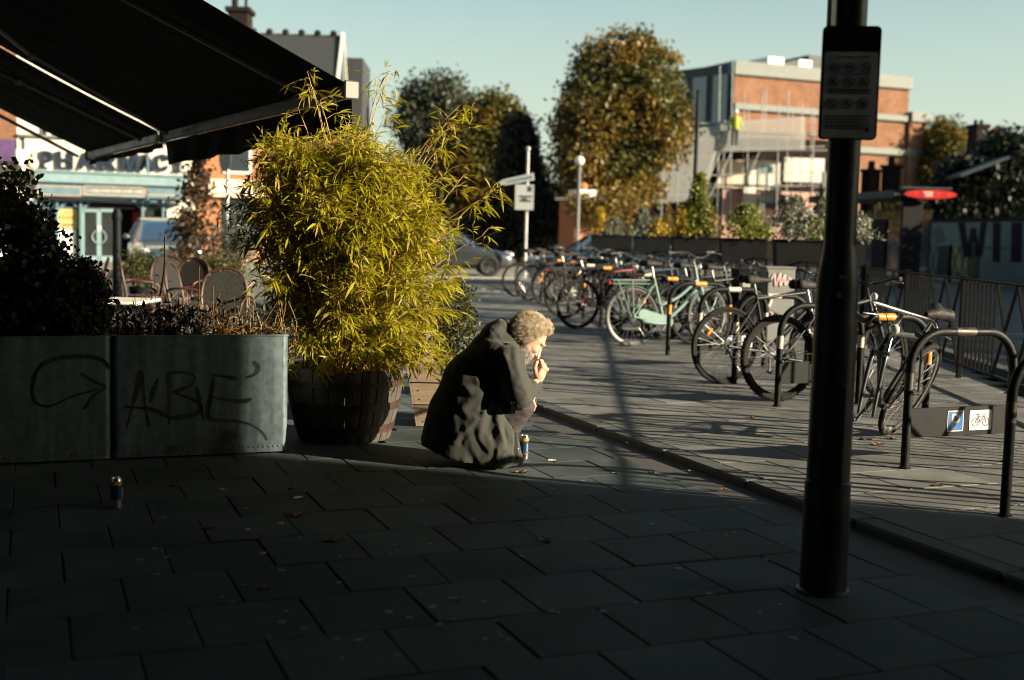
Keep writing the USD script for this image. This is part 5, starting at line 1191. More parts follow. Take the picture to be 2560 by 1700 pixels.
# cloth folds pushed in and out along the normals; px() gives a point of the near side by its place in the picture
def px_(x, y, dy=-.2): 
    r = at(x, y, 6.80 + dy) - MAN; return r
def nearest_dy(x, y):
    r0 = at(x, y, 6.2) - MAN; r1 = at(x, y, 7.0) - MAN; d = (r1 - r0); L = np.linalg.norm(d); d /= L
    w = cv - r0; t = w @ d; e = np.linalg.norm(w - t[:, None] * d, axis=1); k = np.where(e < .012)[0]
    return cv[k[np.argmin(t[k])]] if len(k) else px_(x, y)
cn = vnormals(cv, cf_)
def disp(lines):
    o = np.zeros(len(cv))
    for pts, w, h in lines: o += foldline(cv, [nearest_dy(x, y) for x, y in pts], w, h)
    return o
S_ = lambda a: [(1050 + x * .2552, 780 + y * .2552) for x, y in a]
folds = [(S_([(700, 430), (690, 520), (760, 630)]), .016, .012), (S_([(660, 470), (690, 570), (740, 640)]), .014, -.010), (S_([(810, 400), (850, 490), (880, 600)]), .014, .012), (S_([(900, 340), (880, 440), (890, 560)]), .013, -.010),
    (S_([(930, 330), (960, 480), (1010, 640)]), .018, .010), (S_([(985, 340), (1000, 420), (1010, 520)]), .012, -.008), (S_([(570, 640), (620, 720), (700, 690)]), .020, .014), (S_([(440, 760), (520, 820), (680, 760)]), .018, .016), (S_([(440, 700), (560, 700), (640, 740)]), .016, -.012),
    (S_([(400, 950), (480, 880), (640, 820)]), .02, .012), (S_([(400, 940), (450, 1030), (540, 1060)]), .02, .012), (S_([(330, 1270), (430, 1180), (560, 1080), (640, 990), (730, 850)]), .015, .016), (S_([(420, 1240), (520, 1160), (620, 1030)]), .012, -.010),
    (S_([(730, 840), (680, 930), (630, 1020)]), .012, .010), (S_([(800, 890), (770, 1000), (790, 1130), (830, 1230)]), .016, .018), (S_([(760, 880), (740, 960)]), .009, .010), (S_([(720, 1000), (690, 1130), (700, 1260)]), .024, -.022), (S_([(640, 1000), (600, 1130), (580, 1260), (640, 1360)]), .018, .016),
    (S_([(790, 1150), (760, 1250), (740, 1340)]), .018, .014), (S_([(840, 1100), (860, 1200), (870, 1330)]), .013, -.012), (S_([(870, 930), (900, 1100), (920, 1300), (910, 1480)]), .010, .010), (S_([(930, 930), (955, 1100), (970, 1300), (975, 1480)]), .008, .009), (S_([(905, 960), (930, 1150), (945, 1400)]), .008, -.006),
    (S_([(680, 1300), (700, 1380), (640, 1420)]), .02, .012), (S_([(830, 1420), (880, 1470), (930, 1430)]), .014, .012), (S_([(760, 1420), (830, 1380), (890, 1420)]), .014, -.010), (S_([(560, 1270), (600, 1340), (630, 1370)]), .012, -.010),
    (S_([(1050, 690), (1090, 740), (1140, 780)]), .009, -.010), (S_([(1090, 680), (1130, 700), (1190, 740)]), .010, .010), (S_([(1160, 640), (1180, 700), (1230, 740)]), .009, -.009), (S_([(1020, 700), (1060, 790), (1030, 850)]), .012, .010), (S_([(980, 740), (1000, 760), (1040, 740)]), .008, -.008), (S_([(1120, 600), (1150, 640), (1200, 670)]), .008, .007), (S_([(1060, 780), (1120, 820), (1180, 790)]), .010, -.007),
    (S_([(800, 210), (880, 290), (990, 330)]), .010, .010), (S_([(700, 160), (770, 250), (830, 310), (900, 310)]), .010, -.008), (S_([(830, 130), (880, 200), (960, 260)]), .012, -.008), (S_([(560, 240), (680, 200), (790, 100)]), .014, .008),
    (S_([(560, 960), (600, 900), (660, 830)]), .008, .008), (S_([(600, 1000), (640, 920), (680, 840)]), .007, -.006), (S_([(530, 1040), (600, 1070)]), .006, .006), (S_([(560, 970), (610, 990)]), .006, .006)]
nz = meshkit.fbm(cv * V(9, 9, 5) + 3, 3) - .5; nz2 = meshkit.fbm(cv * V(26, 26, 14), 2) - .5
skirt = np.clip((.38 - cv[:, 2]) / .3, 0, 1)
back = np.clip((-.12 - cv[:, 0]) / .2, 0, 1)
ang_ = np.arctan2(cv[:, 1], cv[:, 0] + .24)
dd = disp(folds) * .44 + nz * .006 + nz2 * .007 + skirt * .007 * np.sin(ang_ * 13 + 2 * nz * 6) * (1 - back * .4)
cv = laplace(cv + cn * dd[:, None], cf_, 1, .35)
cv[:, 2] = np.maximum(cv[:, 2], .012)
obj('coat', cv, cf_, 'coat', man, smooth=True)
cb = part('front_placket', man)
q_ = spline([nearest_dy(*S_([a])[0]) + V(.004, -.004, 0) for a in ((905, 900), (935, 1060), (965, 1240), (982, 1450))], 24)
MB().tube(q_, .0045, 6).build('seam', 'coat', cb, smooth=True)
for a in ((931, 1068), (966, 1328)):
    c = nearest_dy(*S_([a])[0]); MB().ball(c + V(.002, -.006, 0), .0065, 2, (1, .6, 1)).build('stud', 'steel', cb, smooth=True)
def ribbon(name, pts, w, proud, parent, n=24):
    c = spline([nearest_dy(*S_([a])[0]) for a in pts], n); t = np.gradient(c, axis=0); t /= np.linalg.norm(t, axis=1, keepdims=True); vw = V(0, -1, .12); sd_ = np.cross(t, vw); sd_ /= np.linalg.norm(sd_, axis=1, keepdims=True); up = np.cross(sd_, t); up *= np.sign(up @ vw)[:, None]
    P = np.stack([c + sd_ * w, c + sd_ * w * .9 + up * proud, c - sd_ * w * .9 + up * proud, c - sd_ * w, c - sd_ * w - up * .012, c + sd_ * w - up * .012], 1).reshape(-1, 3)
    i, j = np.meshgrid(np.arange(n - 1), np.arange(6), indexing='ij'); q = np.stack([i * 6 + j, i * 6 + (j + 1) % 6, (i + 1) * 6 + (j + 1) % 6, (i + 1) * 6 + j], -1).reshape(-1, 4)
    e = (n - 1) * 6; f = np.vstack([q[:, [0, 1, 2]], q[:, [0, 2, 3]], [[0, k + 1, k] for k in range(1, 5)], [[e, e + k, e + k + 1] for k in range(1, 5)]])
    return MB().add(P, f).build(name, 'coat', parent)
ribbon('storm_flap', [(905, 900), (930, 1060), (950, 1240), (960, 1440)], .013, .006, man)
cu = part('cuff', man); m = MB()
for k in range(7):
    c = CUF + hand_x * (.012 - .007 * k); m.torus((0, 0, 0), .034 + .0022 * (k % 2) + .001 * k, .005, 'z', 24, 6)
    R = np.stack([hand_y, np.cross(hand_x, hand_y), hand_x], 1); m.v[-1] = m.v[-1] @ R.T + c
m.build('elastic', 'coat', cu, smooth=True)
# trousers and shoes
tv, tf = surface_net(lambda p: union([cone(p, (-.20, -.11, .20), (.058, -.135, .345), .092, .074), cone(p, (-.20, .11, .20), (.075, .135, .345), .092, .074), cone(p, (.058, -.135, .345), (-.07, -.11, .07), .072, .055), cone(p, (.075, .135, .345), (-.07, .11, .07), .072, .055)], .02), (-.33, -.25, .02), (.19, .25, .46), .009)
tn = vnormals(tv, tf); tv = tv + tn * ((meshkit.fbm(tv * V(18, 18, 30), 3) - .5) * .016)[:, None]
obj('trousers', tv, tf, 'trousers', man, smooth=True)
for s in (-1, 1):
    sv, sf2 = surface_net(lambda p: np.maximum(union([cone(p, (-.13, s * .12, .05), (-.0, s * .13, .045), .043, .043), cone(p, (-.09, s * .12, .09), (-.09, s * .12, .05), .048, .048)], .03), .006 - p[:, 2]), (-.20, s * .12 - .08, -.01), (.08, s * .12 + .08, .17), .008)
    obj('shoe', sv, sf2, 'shoe', man, smooth=True)
# hair: a rough cap plus curly strands, and a short beard
rh_ = np.random.default_rng(21)
def strands(name, roots, dirs, n_pts, length, curl, wid, mat, parent, grav=.3):
    P, cnt, wd = [], [], []
    for r, d in zip(roots, dirs):
        L = length * rh_.uniform(.6, 1.25); a = np.cross(d, rh_.normal(size=3)); a /= np.linalg.norm(a); b = np.cross(d, a); ph = rh_.uniform(0, 6.28); w = curl * rh_.uniform(.5, 1.3); fr = rh_.uniform(4, 8)
        t = np.linspace(0, 1, n_pts)[:, None]
        pts = r + d * t * L + V(0, 0, -1) * grav * t ** 2 * L + w * t * (a * np.cos(fr * t + ph) + b * np.sin(fr * t + ph)) - w * t * 0
        P.append(pts); cnt.append(n_pts); wd.append(np.linspace(wid, wid * .35, n_pts))
    c = UsdGeom.BasisCurves.Define(stage, path_in(parent, name))
    c.CreatePointsAttr(Vt.Vec3fArray.FromNumpy(np.vstack(P).astype(np.float32))); c.CreateCurveVertexCountsAttr(Vt.IntArray(cnt)); c.CreateTypeAttr('linear')
    c.CreateWidthsAttr(Vt.FloatArray.FromNumpy(np.concatenate(wd).astype(np.float32))); c.SetWidthsInterpolation('vertex')
    UsdShade.MaterialBindingAPI.Apply(c.GetPrim()).Bind(M_[mat]); return c.GetPrim()
def hairmat(name, a, b):
    M_[name] = usdkit.material(stage, f'/World/Looks/{name}', {'h': ('hair_info', {}), 'o': ('geometry', {}), 'n': ('noise_texture', {'scale': 45, 'detail': 3}), 'r': ('rgb_ramp', {'ramp': [(.3, a), (.7, b)]}), 'p': ('principled_bsdf', {'roughness': .5, 'specular_ior_level': .4})}, [('o.position', 'n.vector'), ('n.fac', 'r.fac'), ('r.color', 'p.base_color')], surface='p.BSDF')
hairmat('grey_hair', (.26, .20, .13), (.75, .66, .50)); hairmat('beard_hair', (.22, .19, .16), (.60, .55, .48))
pm('scalp', (.14, .105, .07), .7, var=.5, scale=60)
def hairline(q): return (q[:, 2] > .036 + np.clip((q[:, 0] - .0) / .09, 0, 1) * .078 - np.clip((-q[:, 0]) / .09, 0, 1) * .085)
u = rh_.normal(size=(20000, 3)); u /= np.linalg.norm(u, axis=1, keepdims=True)
q = V(-.012, 0, .045) + u * V(.101, .080, .096); ok = hairline(q) & (q[:, 2] > -.055)
q, u = q[ok][:6500], u[ok][:6500]
hair = part('hair', man)
cap_v, cap_f = surface_net(lambda p: np.maximum(ell((p - HO) @ HR, (-.014, 0, .048), (.103, .083, .098)), -(((p - HO) @ HR)[:, 2] - .042 - np.clip(((p - HO) @ HR)[:, 0] / .09, 0, 1) * .078 + np.clip(-((p - HO) @ HR)[:, 0] / .09, 0, 1) * .085)), HO - .16, HO + .18, .006)
cap_n = vnormals(cap_v, cap_f); cap_v = cap_v + cap_n * ((meshkit.fbm(cap_v * 60, 3) - .5) * .020)[:, None]
obj('hair_mass', cap_v, cap_f, 'scalp', hair, smooth=True)
flow = np.where(q[:, :1] > .03, V(-.9, 0, .25), V(-.35, 0, -.85)) + np.stack([0 * q[:, 0], .25 * np.sign(q[:, 1]), -.25 + 0 * q[:, 0]], 1)
flow = flow + (meshkit.fbm(q * 26, 2)[:, None] - .5) * V(.6, 2.2, .8)
flow = flow - u * (flow * u).sum(1, keepdims=True); flow /= np.linalg.norm(flow, axis=1, keepdims=True)
dirs = flow + u * (.26 + .22 * rh_.uniform(size=(len(q), 1))); dirs /= np.linalg.norm(dirs, axis=1, keepdims=True)
def locks(name, roots, dirs, nrm, L0, wav, wid, mat, parent, n=12):
    P = []; ph = meshkit.fbm(roots * 34, 2) * 26; L = L0 * rh_.uniform(.65, 1.2, len(roots)); fr = 5.5 + 4 * meshkit.fbm(roots * 20 + 7, 2); b = np.cross(dirs, nrm); b /= np.linalg.norm(b, axis=1, keepdims=True)
    t = np.linspace(0, 1, n)[None, :, None]
    P = roots[:, None] + dirs[:, None] * t * L[:, None, None] + V(0, 0, -1) * .22 * t ** 2 * L[:, None, None] + wav * np.sqrt(t) * (b[:, None] * np.sin(fr[:, None, None] * t * 2 + ph[:, None, None]) + nrm[:, None] * .8 * np.cos(fr[:, None, None] * t * 2 + ph[:, None, None])) + rh_.normal(size=(len(roots), 1, 3)) * .0012 * t
    c = UsdGeom.BasisCurves.Define(stage, path_in(parent, name))
    c.CreatePointsAttr(Vt.Vec3fArray.FromNumpy(P.reshape(-1, 3).astype(np.float32))); c.CreateCurveVertexCountsAttr(Vt.IntArray([n] * len(roots))); c.CreateTypeAttr('linear')
    c.CreateWidthsAttr(Vt.FloatArray.FromNumpy(np.tile(np.linspace(wid, wid * .4, n), len(roots)).astype(np.float32))); c.SetWidthsInterpolation('vertex')
    UsdShade.MaterialBindingAPI.Apply(c.GetPrim()).Bind(M_[mat])
locks('wavy_hair', HO + q @ HR.T, dirs @ HR.T, u @ HR.T, .062, .0075, .0014, 'grey_hair', hair)
bd = part('beard', man)
u = rh_.normal(size=(16000, 3)); u /= np.linalg.norm(u, axis=1, keepdims=True)
hv_, hf_ = parts[0]; hn = vnormals(hv_, hf_); hq = (hv_ - HO) @ HR
sel = np.where((hq[:, 2] < -.028 - np.clip((.065 - hq[:, 0]) / .06, 0, 1) * -.030) & (hq[:, 0] > -.012) & (hq[:, 0] < .094) & (hq[:, 2] > -.118) & ~((abs(hq[:, 1]) < .022) & (hq[:, 2] > -.074) & (hq[:, 2] < -.046) & (hq[:, 0] > .08)))[0]
pick = sel[rh_.integers(0, len(sel), 3600)]; rr = hv_[pick] + rh_.normal(size=(3600, 3)) * .0025
dd_ = hn[pick] * .6 + (HR @ V(.25, 0, -.8)); dd_ /= np.linalg.norm(dd_, axis=1, keepdims=True)
strands('beard_hairs', rr, dd_, 5, .017, .003, .0014, 'beard_hair', bd, .1)
eb = rh_.normal(size=(260, 3)) * V(.003, .0, .0028); eb[:, 1] = rh_.uniform(.012, .05, 260) * rh_.choice([-1, 1], 260); eb[:, 0] += .101 - abs(eb[:, 1]) * .42 + .004; eb[:, 2] += .049
strands('eyebrows', HO + eb @ HR.T, np.tile(HR @ V(.5, 0, .35), (260, 1)), 4, .010, .002, .0012, 'beard_hair', bd, .1)
# cigarette with its smoke
CG = (fing[0][0][2] + fing[1][0][2]) / 2
cg = thing('cigarette', 'white cigarette held upright between the crouching man\'s fingers', 'cigarette', MAN + CG)
MB().cyl((0, 0, -.02), (.004, .0, .040), .0042, sides=10).build('paper', 'white_paint', cg, smooth=40)
MB().cyl((.004, 0, .0402), (.0045, 0, .045), .0041, .0035, sides=10).build('ash', 'stone_band', cg, smooth=40)
M_['smoke'] = usdkit.material(stage, '/World/Looks/smoke', {'v': ('principled_volume', {'color': (.8, .85, .85), 'density': 9.0})}, [], volume='v.volume')
sm_ = MB(); 
for pts, r in (([(.004, 0, .05), (-.02, .01, .062), (-.045, .005, .052), (-.07, .0, .058), (-.085, 0, .07)], (.004, .010, .006, .012, .006)), ([(-.075, 0, .06), (-.085, .0, .045), (-.075, 0, .03)], (.005, .008, .003))):
    p = spline(pts, 20); sm_.tube(p, np.interp(np.linspace(0, 1, 20), np.linspace(0, 1, len(r)), r) * (1 + .3 * np.sin(np.arange(20) * 1.3)), 10)
sm_.build('smoke', 'smoke', cg, smooth=True, kind='stuff')
# ---------------------------------------------------------------- bamboo
leafmat('bamboo_leaf', (.30, .28, .010), (.60, .53, .028), .48, .42)
leafmat('bamboo_dry', (.32, .20, .06), (.45, .30, .10), .3)
pm('culm', (.30, .20, .05), .5, var=.5, scale=10)
rg = np.random.default_rng(77)
bmb = thing('bamboo', 'big yellow-green bamboo bush growing out of the half barrel', 'bamboo', BC)
kpx = 7.5 / FPX
def bpx(x, y, dy=0.0): return at(x, y, 7.5 + dy) - BC
# where the bush is wide or narrow: picture row -> left and right outline
rows = [(190, 760, 790), (240, 745, 800), (290, 720, 840), (330, 665, 910), (370, 640, 980), (430, 620, 1040), (500, 612, 1070), (560, 615, 1085), (620, 630, 1090), (680, 655, 1085), (740, 668, 1105), (800, 690, 1100), (850, 712, 1070), (900, 735, 1020)]
ry, rl_, rr_ = map(np.array, zip(*rows))
cul = MB(); LP, LD = [], []
tips = []
for i in range(300):
    y = rg.choice([rg.uniform(335, 600), rg.uniform(440, 890)]); l, r = np.interp(y, ry, rl_) - 8, np.interp(y, ry, rr_) + 22
    x = l + (r - l) * rg.beta(1.25, 1.25); tips.append((x, y, rg.uniform(-.42, .42) * math.sqrt(max(.05, 1 - ((x - (l + r) / 2) / ((r - l) / 2 + 1)) ** 2))))
tips += [(768, 178, -.1), (775, 215, .0), (800, 250, -.15), (745, 270, .1), (860, 290, 0), (900, 320, .1), (975, 178, .25), (950, 195, .2), (930, 230, .25), (960, 290, .1), (1150, 262, -.1), (1160, 290, -.05), (1120, 300, .1), (1140, 330, -.1), (1080, 340, 0), (1110, 370, .1), (1225, 485, -.15), (1190, 525, -.1), (1160, 560, 0), (1205, 590, -.1), (1235, 475, 0), (1150, 450, .1), (1130, 420, 0), (1130, 660, -.2), (1120, 700, -.2), (570, 470, .1), (560, 520, 0), (585, 560, .1), (600, 400, 0), (640, 350, .1), (700, 900, -.3), (790, 925, -.33), (1060, 930, -.3), (1090, 910, -.28), (1130, 900, -.2), (640, 640, -.2), (660, 700, -.2)]
for i_t, (x, y, dy) in enumerate(tips):
    spray = i_t >= 300 and y < 620
    tp = bpx(x, y, dy); a = rg.uniform(0, 2 * PI); b = V(.24 * math.sqrt(rg.uniform()) * math.cos(a), .24 * math.sqrt(rg.uniform()) * math.sin(a), .38)
    rise = max(tp[2] - .38, .15)
    m1 = b + (tp - b) * .35 + V(0, 0, rise * .22); m2 = b + (tp - b) * .75 + V(0, 0, max(.10, rise * .12))
    p = spline([b, m1, m2, tp], 14); cul.tube(p, np.linspace(.0055, .0014, 14), 5)
    L = np.linalg.norm(np.diff(p, axis=0), axis=1).sum()
    for t in (np.linspace(.8, 1.0, max(3, int(L * .2 / .08))) if spray else np.linspace(.30, 1.0, max(8, int(L / .055)))):
        q = np.array([np.interp(t * 13, np.arange(14), p[:, k]) for k in range(3)]); dr = p[min(13, int(t * 13) + 1)] - p[max(0, int(t * 13) - 1)]; dr /= np.linalg.norm(dr) + 1e-9
        for _ in range(rg.integers(1, 3)):
            out = rg.normal(size=3) * .7 + dr * .6 + V(.15, 0, 0); out[2] *= .5; out /= np.linalg.norm(out); bl = rg.uniform(.04, .16); e = q + out * bl - V(0, 0, bl * .12)
            cul.tube([q, (q + e) / 2 + V(0, 0, .01), e], [.0014, .001, .0006], 3, cap=False)
            for _k in range(rg.integers(3, 8)):
                d = out + rg.normal(size=3) * .65; d[2] -= rg.uniform(.0, .55); d[0] += .15; LD.append(d / np.linalg.norm(d)); LP.append(q + (e - q) * rg.uniform(.45, 1.0))
LP, LD = np.array(LP), np.array(LD)
cul.build('culms', 'culm', bmb, kind='stuff')
def blades(P, D, Ls, w, droop, rg):
    """long pointed leaves, folded along the midrib, bending down"""
    n = len(P); s = np.cross(D, V(0, 0, 1) + rg.normal(size=(n, 3)) * .55); s /= np.linalg.norm(s, axis=1, keepdims=True); u = np.cross(s, D); Ls = Ls[:, None]; W = Ls * w
    dn = V(0, 0, -1) * droop
    a = P; b = P + D * Ls * .38 + dn * Ls * .06; c = P + D * Ls * .72 + dn * Ls * .22; e = P + D * Ls + dn * Ls * .45
    v = np.stack([a, b + s * W / 2 + u * W * .12, b - u * W * .05, b - s * W / 2 + u * W * .12, c + s * W * .36 + u * W * .08, c - u * W * .05, c - s * W * .36 + u * W * .08, e], 1).reshape(-1, 3)
    k = np.arange(n)[:, None] * 8; t = np.array([[0, 2, 1], [0, 3, 2], [1, 2, 5], [1, 5, 4], [2, 3, 6], [2, 6, 5], [4, 5, 7], [5, 6, 7]])
    return v, (k[:, :, None] + t[None]).reshape(-1, 3)
Ls = rg.uniform(.040, .098, len(LP)) * np.where(rg.uniform(size=len(LP)) < .12, 1.45, 1); dry = rg.uniform(size=len(LP)) < .08
print('bamboo leaves', len(LP))
MB().add(*blades(LP[~dry], LD[~dry], Ls[~dry], .15, .5, rg)).build('leaves', 'bamboo_leaf', bmb, kind='stuff')
MB().add(*blades(LP[dry], LD[dry], Ls[dry], .12, .7, rg)).build('dry_leaves', 'bamboo_dry', bmb, kind='stuff')
a = rg.uniform(0, 2 * PI, 1500); r_ = np.sqrt(rg.uniform(0, 1, 1500)) * .33
P = np.stack([r_ * np.cos(a), r_ * np.sin(a), .40 + rg.uniform(0, .05, 1500)], 1); D = rg.normal(size=(1500, 3)); D[:, 2] = abs(D[:, 2]) * .4; D /= np.linalg.norm(D, axis=1, keepdims=True)
MB().add(*blades(P, D, rg.uniform(.04, .12, 1500), .06, .3, rg)).build('straw', 'bamboo_dry', bmb, kind='stuff')
# boxwood in the timber planter
bx = thing('boxwood_shrub', 'small-leaved dark green shrub in the timber planter behind the bamboo', 'shrub', V(-.47, 8.16, .40))
m = MB()
for k in range(14): m.tube(spline([V(0, 0, 0) + rg.normal(size=3) * .03, V(rg.normal() * .06, rg.normal() * .06, .15), V(rg.normal() * .12, rg.normal() * .12, .4)], 5), np.linspace(.008, .002, 5), 5)
m.build('stems', 'bark', bx, kind='stuff')
leafmat('box_leaf', (.05, .055, .012), (.17, .16, .03), .25)
P = crown_points([(V(0, 0, .30), (.23, .23, .26)), (V(.06, 0, .42), (.17, .18, .16)), (V(.10, -.08, .2), (.13, .13, .13))], 520, 9, .022, rg, .55, .12)
MB().add(*leaf_quads(P, .024, rg, 0, .6)).build('foliage', 'box_leaf', bx, kind='stuff')

# ---------------------------------------------------------------- plants in the metal planters
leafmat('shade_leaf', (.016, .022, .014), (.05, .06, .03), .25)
def shrub_px(name, label, lob, mat, seed, Y, n, per, size, spread, base, mat2=None):
    rg = np.random.default_rng(seed); b = at(*base, Y); loc = V(b[0], Y, PH - .09); k = Y / FPX; L = []
    for cx, cy, rx, ry, *dy in lob: c = at(cx, cy, Y) - loc; c[1] = dy[0] if dy else 0; L.append((c, (rx * k, min(rx * k, .32), ry * k)))
    t = thing(name, label, 'shrub', loc); m = MB(); limb_set(m, V(0, 0, 0), L, .014, rg, 3); m.build('stems', 'bark', t, kind='stuff')
    P = crown_points(L, n, per, spread, rg, .25, .3)
    if mat2: MB().add(*leaf_quads(P[:len(P) // 6], size, rg, .2, .6)).build('flower_heads', mat2, t, kind='stuff')
    MB().add(*leaf_quads(P, size, rg, .2, .7)).build('foliage', mat, t, kind='stuff'); return t
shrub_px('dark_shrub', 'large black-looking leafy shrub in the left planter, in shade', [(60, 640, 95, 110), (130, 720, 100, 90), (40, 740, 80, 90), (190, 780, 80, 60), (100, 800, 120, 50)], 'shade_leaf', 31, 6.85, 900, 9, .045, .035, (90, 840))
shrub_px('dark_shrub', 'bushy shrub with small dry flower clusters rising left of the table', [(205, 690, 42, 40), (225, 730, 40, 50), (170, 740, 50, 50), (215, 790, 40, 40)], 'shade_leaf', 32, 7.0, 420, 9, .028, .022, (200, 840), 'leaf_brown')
shrub_px('tall_shrub', 'tall leafy shoots at the left edge, lit from behind against the white shop', [(30, 510, 50, 40), (50, 460, 30, 36), (20, 580, 50, 50), (60, 545, 25, 30), (10, 460, 26, 30)], 'leaf_olive', 33, 7.0, 170, 8, .04, .05, (30, 840))
dp = thing('dry_plants', 'thin dry stems and fern-like weeds in the soil of the tagged planter', 'plants', V(-1.9, 6.95, PH - .09))
m, P, D = MB(), [], []
for k in range(190):
    b = V(rg.uniform(-.5, .62), 0, 0); b[1] = b[0] * .40 + rg.uniform(-.17, .17); h = rg.uniform(.06, .32) * (1.5 if k % 9 == 0 else 1); ln_ = rg.normal(size=3) * .3 * h; tp = b + V(ln_[0], ln_[1], h)
    m.tube(spline([b, (b + tp) / 2 + rg.normal(size=3) * .02, tp], 5), np.linspace(.0028, .001, 5), 4)
    for _ in range(7): P.append(b + (tp - b) * rg.uniform(.3, 1)); d = rg.normal(size=3); D.append(d / np.linalg.norm(d))
for (x, y0, y1) in ((495, 830, 665), (408, 740, 590), (530, 825, 715)):
    a_, b_ = at(x - 8, y0, 6.95) - V(-1.9, 6.95, PH - .09), at(x + 3, y1, 6.95) - V(-1.9, 6.95, PH - .09); m.tube(spline([a_, (a_ + b_) / 2 + V(.012, 0, 0), b_], 8), np.linspace(.006, .003, 8), 5)
for k in range(40):
    b = V(rg.uniform(.1, .62), 0, .09); b[1] = b[0] * .40 + rg.uniform(-.17, .17); d = V(rg.normal(), rg.normal() * .4, rg.uniform(-.1, .25)); d /= np.linalg.norm(d)
    m.tube(spline([b, b + d * .07 + V(0, 0, .02), b + d * .16 + rg.normal(size=3) * .02], 6), np.linspace(.004, .0015, 6), 4)
m.build('stems', 'culm_dry', dp, kind='stuff') if 'culm_dry' in M_ else m.build('stems', 'bamboo_dry', dp, kind='stuff')
P, D = np.array(P), np.array(D)
MB().add(*blades(P, D, rg.uniform(.02, .06, len(P)), .25, .3, rg)).build('leaves', 'leaf_brown', dp, kind='stuff')
P = np.stack([np.where(rg.uniform(size=700) < .6, rg.uniform(-.55, .1, 700), rg.uniform(-.55, .62, 700)), np.zeros(700), rg.uniform(.03, .24, 700) ** 1.0], 1); P[:, 1] = P[:, 0] * .40 + rg.uniform(-.19, .19, 700); D = rg.normal(size=(700, 3)); D /= np.linalg.norm(D, axis=1, keepdims=True)
MB().add(*blades(P, D, rg.uniform(.03, .08, 700), .35, .2, rg)).build('ground_cover', 'shade_leaf', dp, kind='stuff')

# ---------------------------------------------------------------- terrace: chairs, table, pots
pm('rattan', (.045, .018, .008), .45, var=.25, scale=20); pm('weave', (.009, .009, .009), .6, var=.5, scale=60, detail=2); pm('weave_pale', (.022, .021, .019), .6, var=.4, scale=60, detail=2)
def chair(x, y, rz, label, mat='weave', tilt=0.0):
    t = thing('bistro_chair', label, 'chair', V(x, y, 0), group='rattan bistro chairs on the terrace', rot=(tilt, 0, rz))
    w = .21
    hoop = [V(-w, .0, .02), V(-w, .02, .45), V(-w * 1.02, .06, .68), V(-w * .75, .09, .84), V(0, .105, .90), V(w * .75, .09, .84), V(w * 1.02, .06, .68), V(w, .02, .45), V(w, 0, .02)]
    MB().tube(spline(hoop, 40), .014, 8).build('hoop_frame', 'rattan', t, smooth=True)
    h2 = spline([V(-w * .95, .06, .68), V(-w * .7, .088, .82), V(0, .10, .875), V(w * .7, .088, .82), V(w * .95, .06, .68), V(w * .85, .04, .55), V(0, .03, .5), V(-w * .85, .04, .55), V(-w * .95, .06, .68)], 30)
    c = h2.mean(0); n = len(h2); v = np.vstack([h2, c[None]]); k = np.arange(n - 1); f = np.stack([k, k + 1, np.full(n - 1, n)], 1)
    MB().add(v + V(0, .003, 0), f).add(v - V(0, .003, 0), f[:, ::-1]).build('back_weave', mat, t)
    sh = Point(0, 0).buffer(.215, 12)
    MB().prism(sh, .02, mat4(None, (0, -.20, .44))).build('seat', mat, t)
    MB().torus((0, -.20, .45), .215, .014, 'z', 28, 8).build('seat_rim', 'rattan', t, smooth=True)
    for sx in (-1, 1): MB().tube([(sx * .15, -.36, .44), (sx * .18, -.40, .0)], .013, 8).build('leg', 'rattan', t, smooth=True)
    MB().tube(spline([(-.16, -.36, .2), (0, -.22, .22), (.16, -.36, .2)], 10), .008, 6).build('stretcher', 'rattan', t, smooth=True)
    for sx in (-1, 1): MB().tube(spline([(sx * w, .045, .62), (sx * .26, -.12, .64), (sx * .2, -.33, .60), (sx * .17, -.35, .45)], 10), .012, 6).build('arm', 'rattan', t, smooth=True)
    return t
def cpx(x, y, Y, z=0): p = at(x, y, Y); return float(p[0]), Y
for (x, Y, rz, lab, mt) in ((420, 15.6, .25, 'rattan chair with pale oval back standing behind the tagged planter', 'weave_pale'), (478, 14.9, -.2, 'rattan chair beside the pale-backed chair, seen from behind', 'weave_pale'), (560, 11.6, .15, 'dark wide-backed rattan chair nearest the bamboo', 'weave'), (320, 14.2, 1.9, 'rattan chair turned sideways beside the dark pillar', 'weave'), (318, 10.6, -1.1, 'rattan chair leaning against the small table', 'weave'), (248, 14.0, -1.2, 'rattan chair partly hidden by the dry flower shrub', 'weave'), (447, 12.9, 1.5, 'rattan chair turned sideways between the pale-backed chairs and the planter', 'weave')):
    chair(*cpx(x, 700, Y), rz, lab, mt, .35 if Y == 10.6 else 0.0)
tx, ty = cpx(276, 760, 9.2)
tb = thing('cafe_table', 'small white-topped cafe table behind the left planter', 'table', V(tx, ty, 0))
MB().box((-.30, -.30, .70), (.30, .30, .725), .008).build('tabletop', 'white_paint', tb)
MB().cyl((0, 0, .02), (0, 0, .70), .03, sides=12).build('stem', 'black_paint', tb, smooth=40)
MB().lathe([(0, 0), (.22, 0), (.21, .015), (.04, .03)], 20).build('base', 'black_paint', tb, smooth=40)
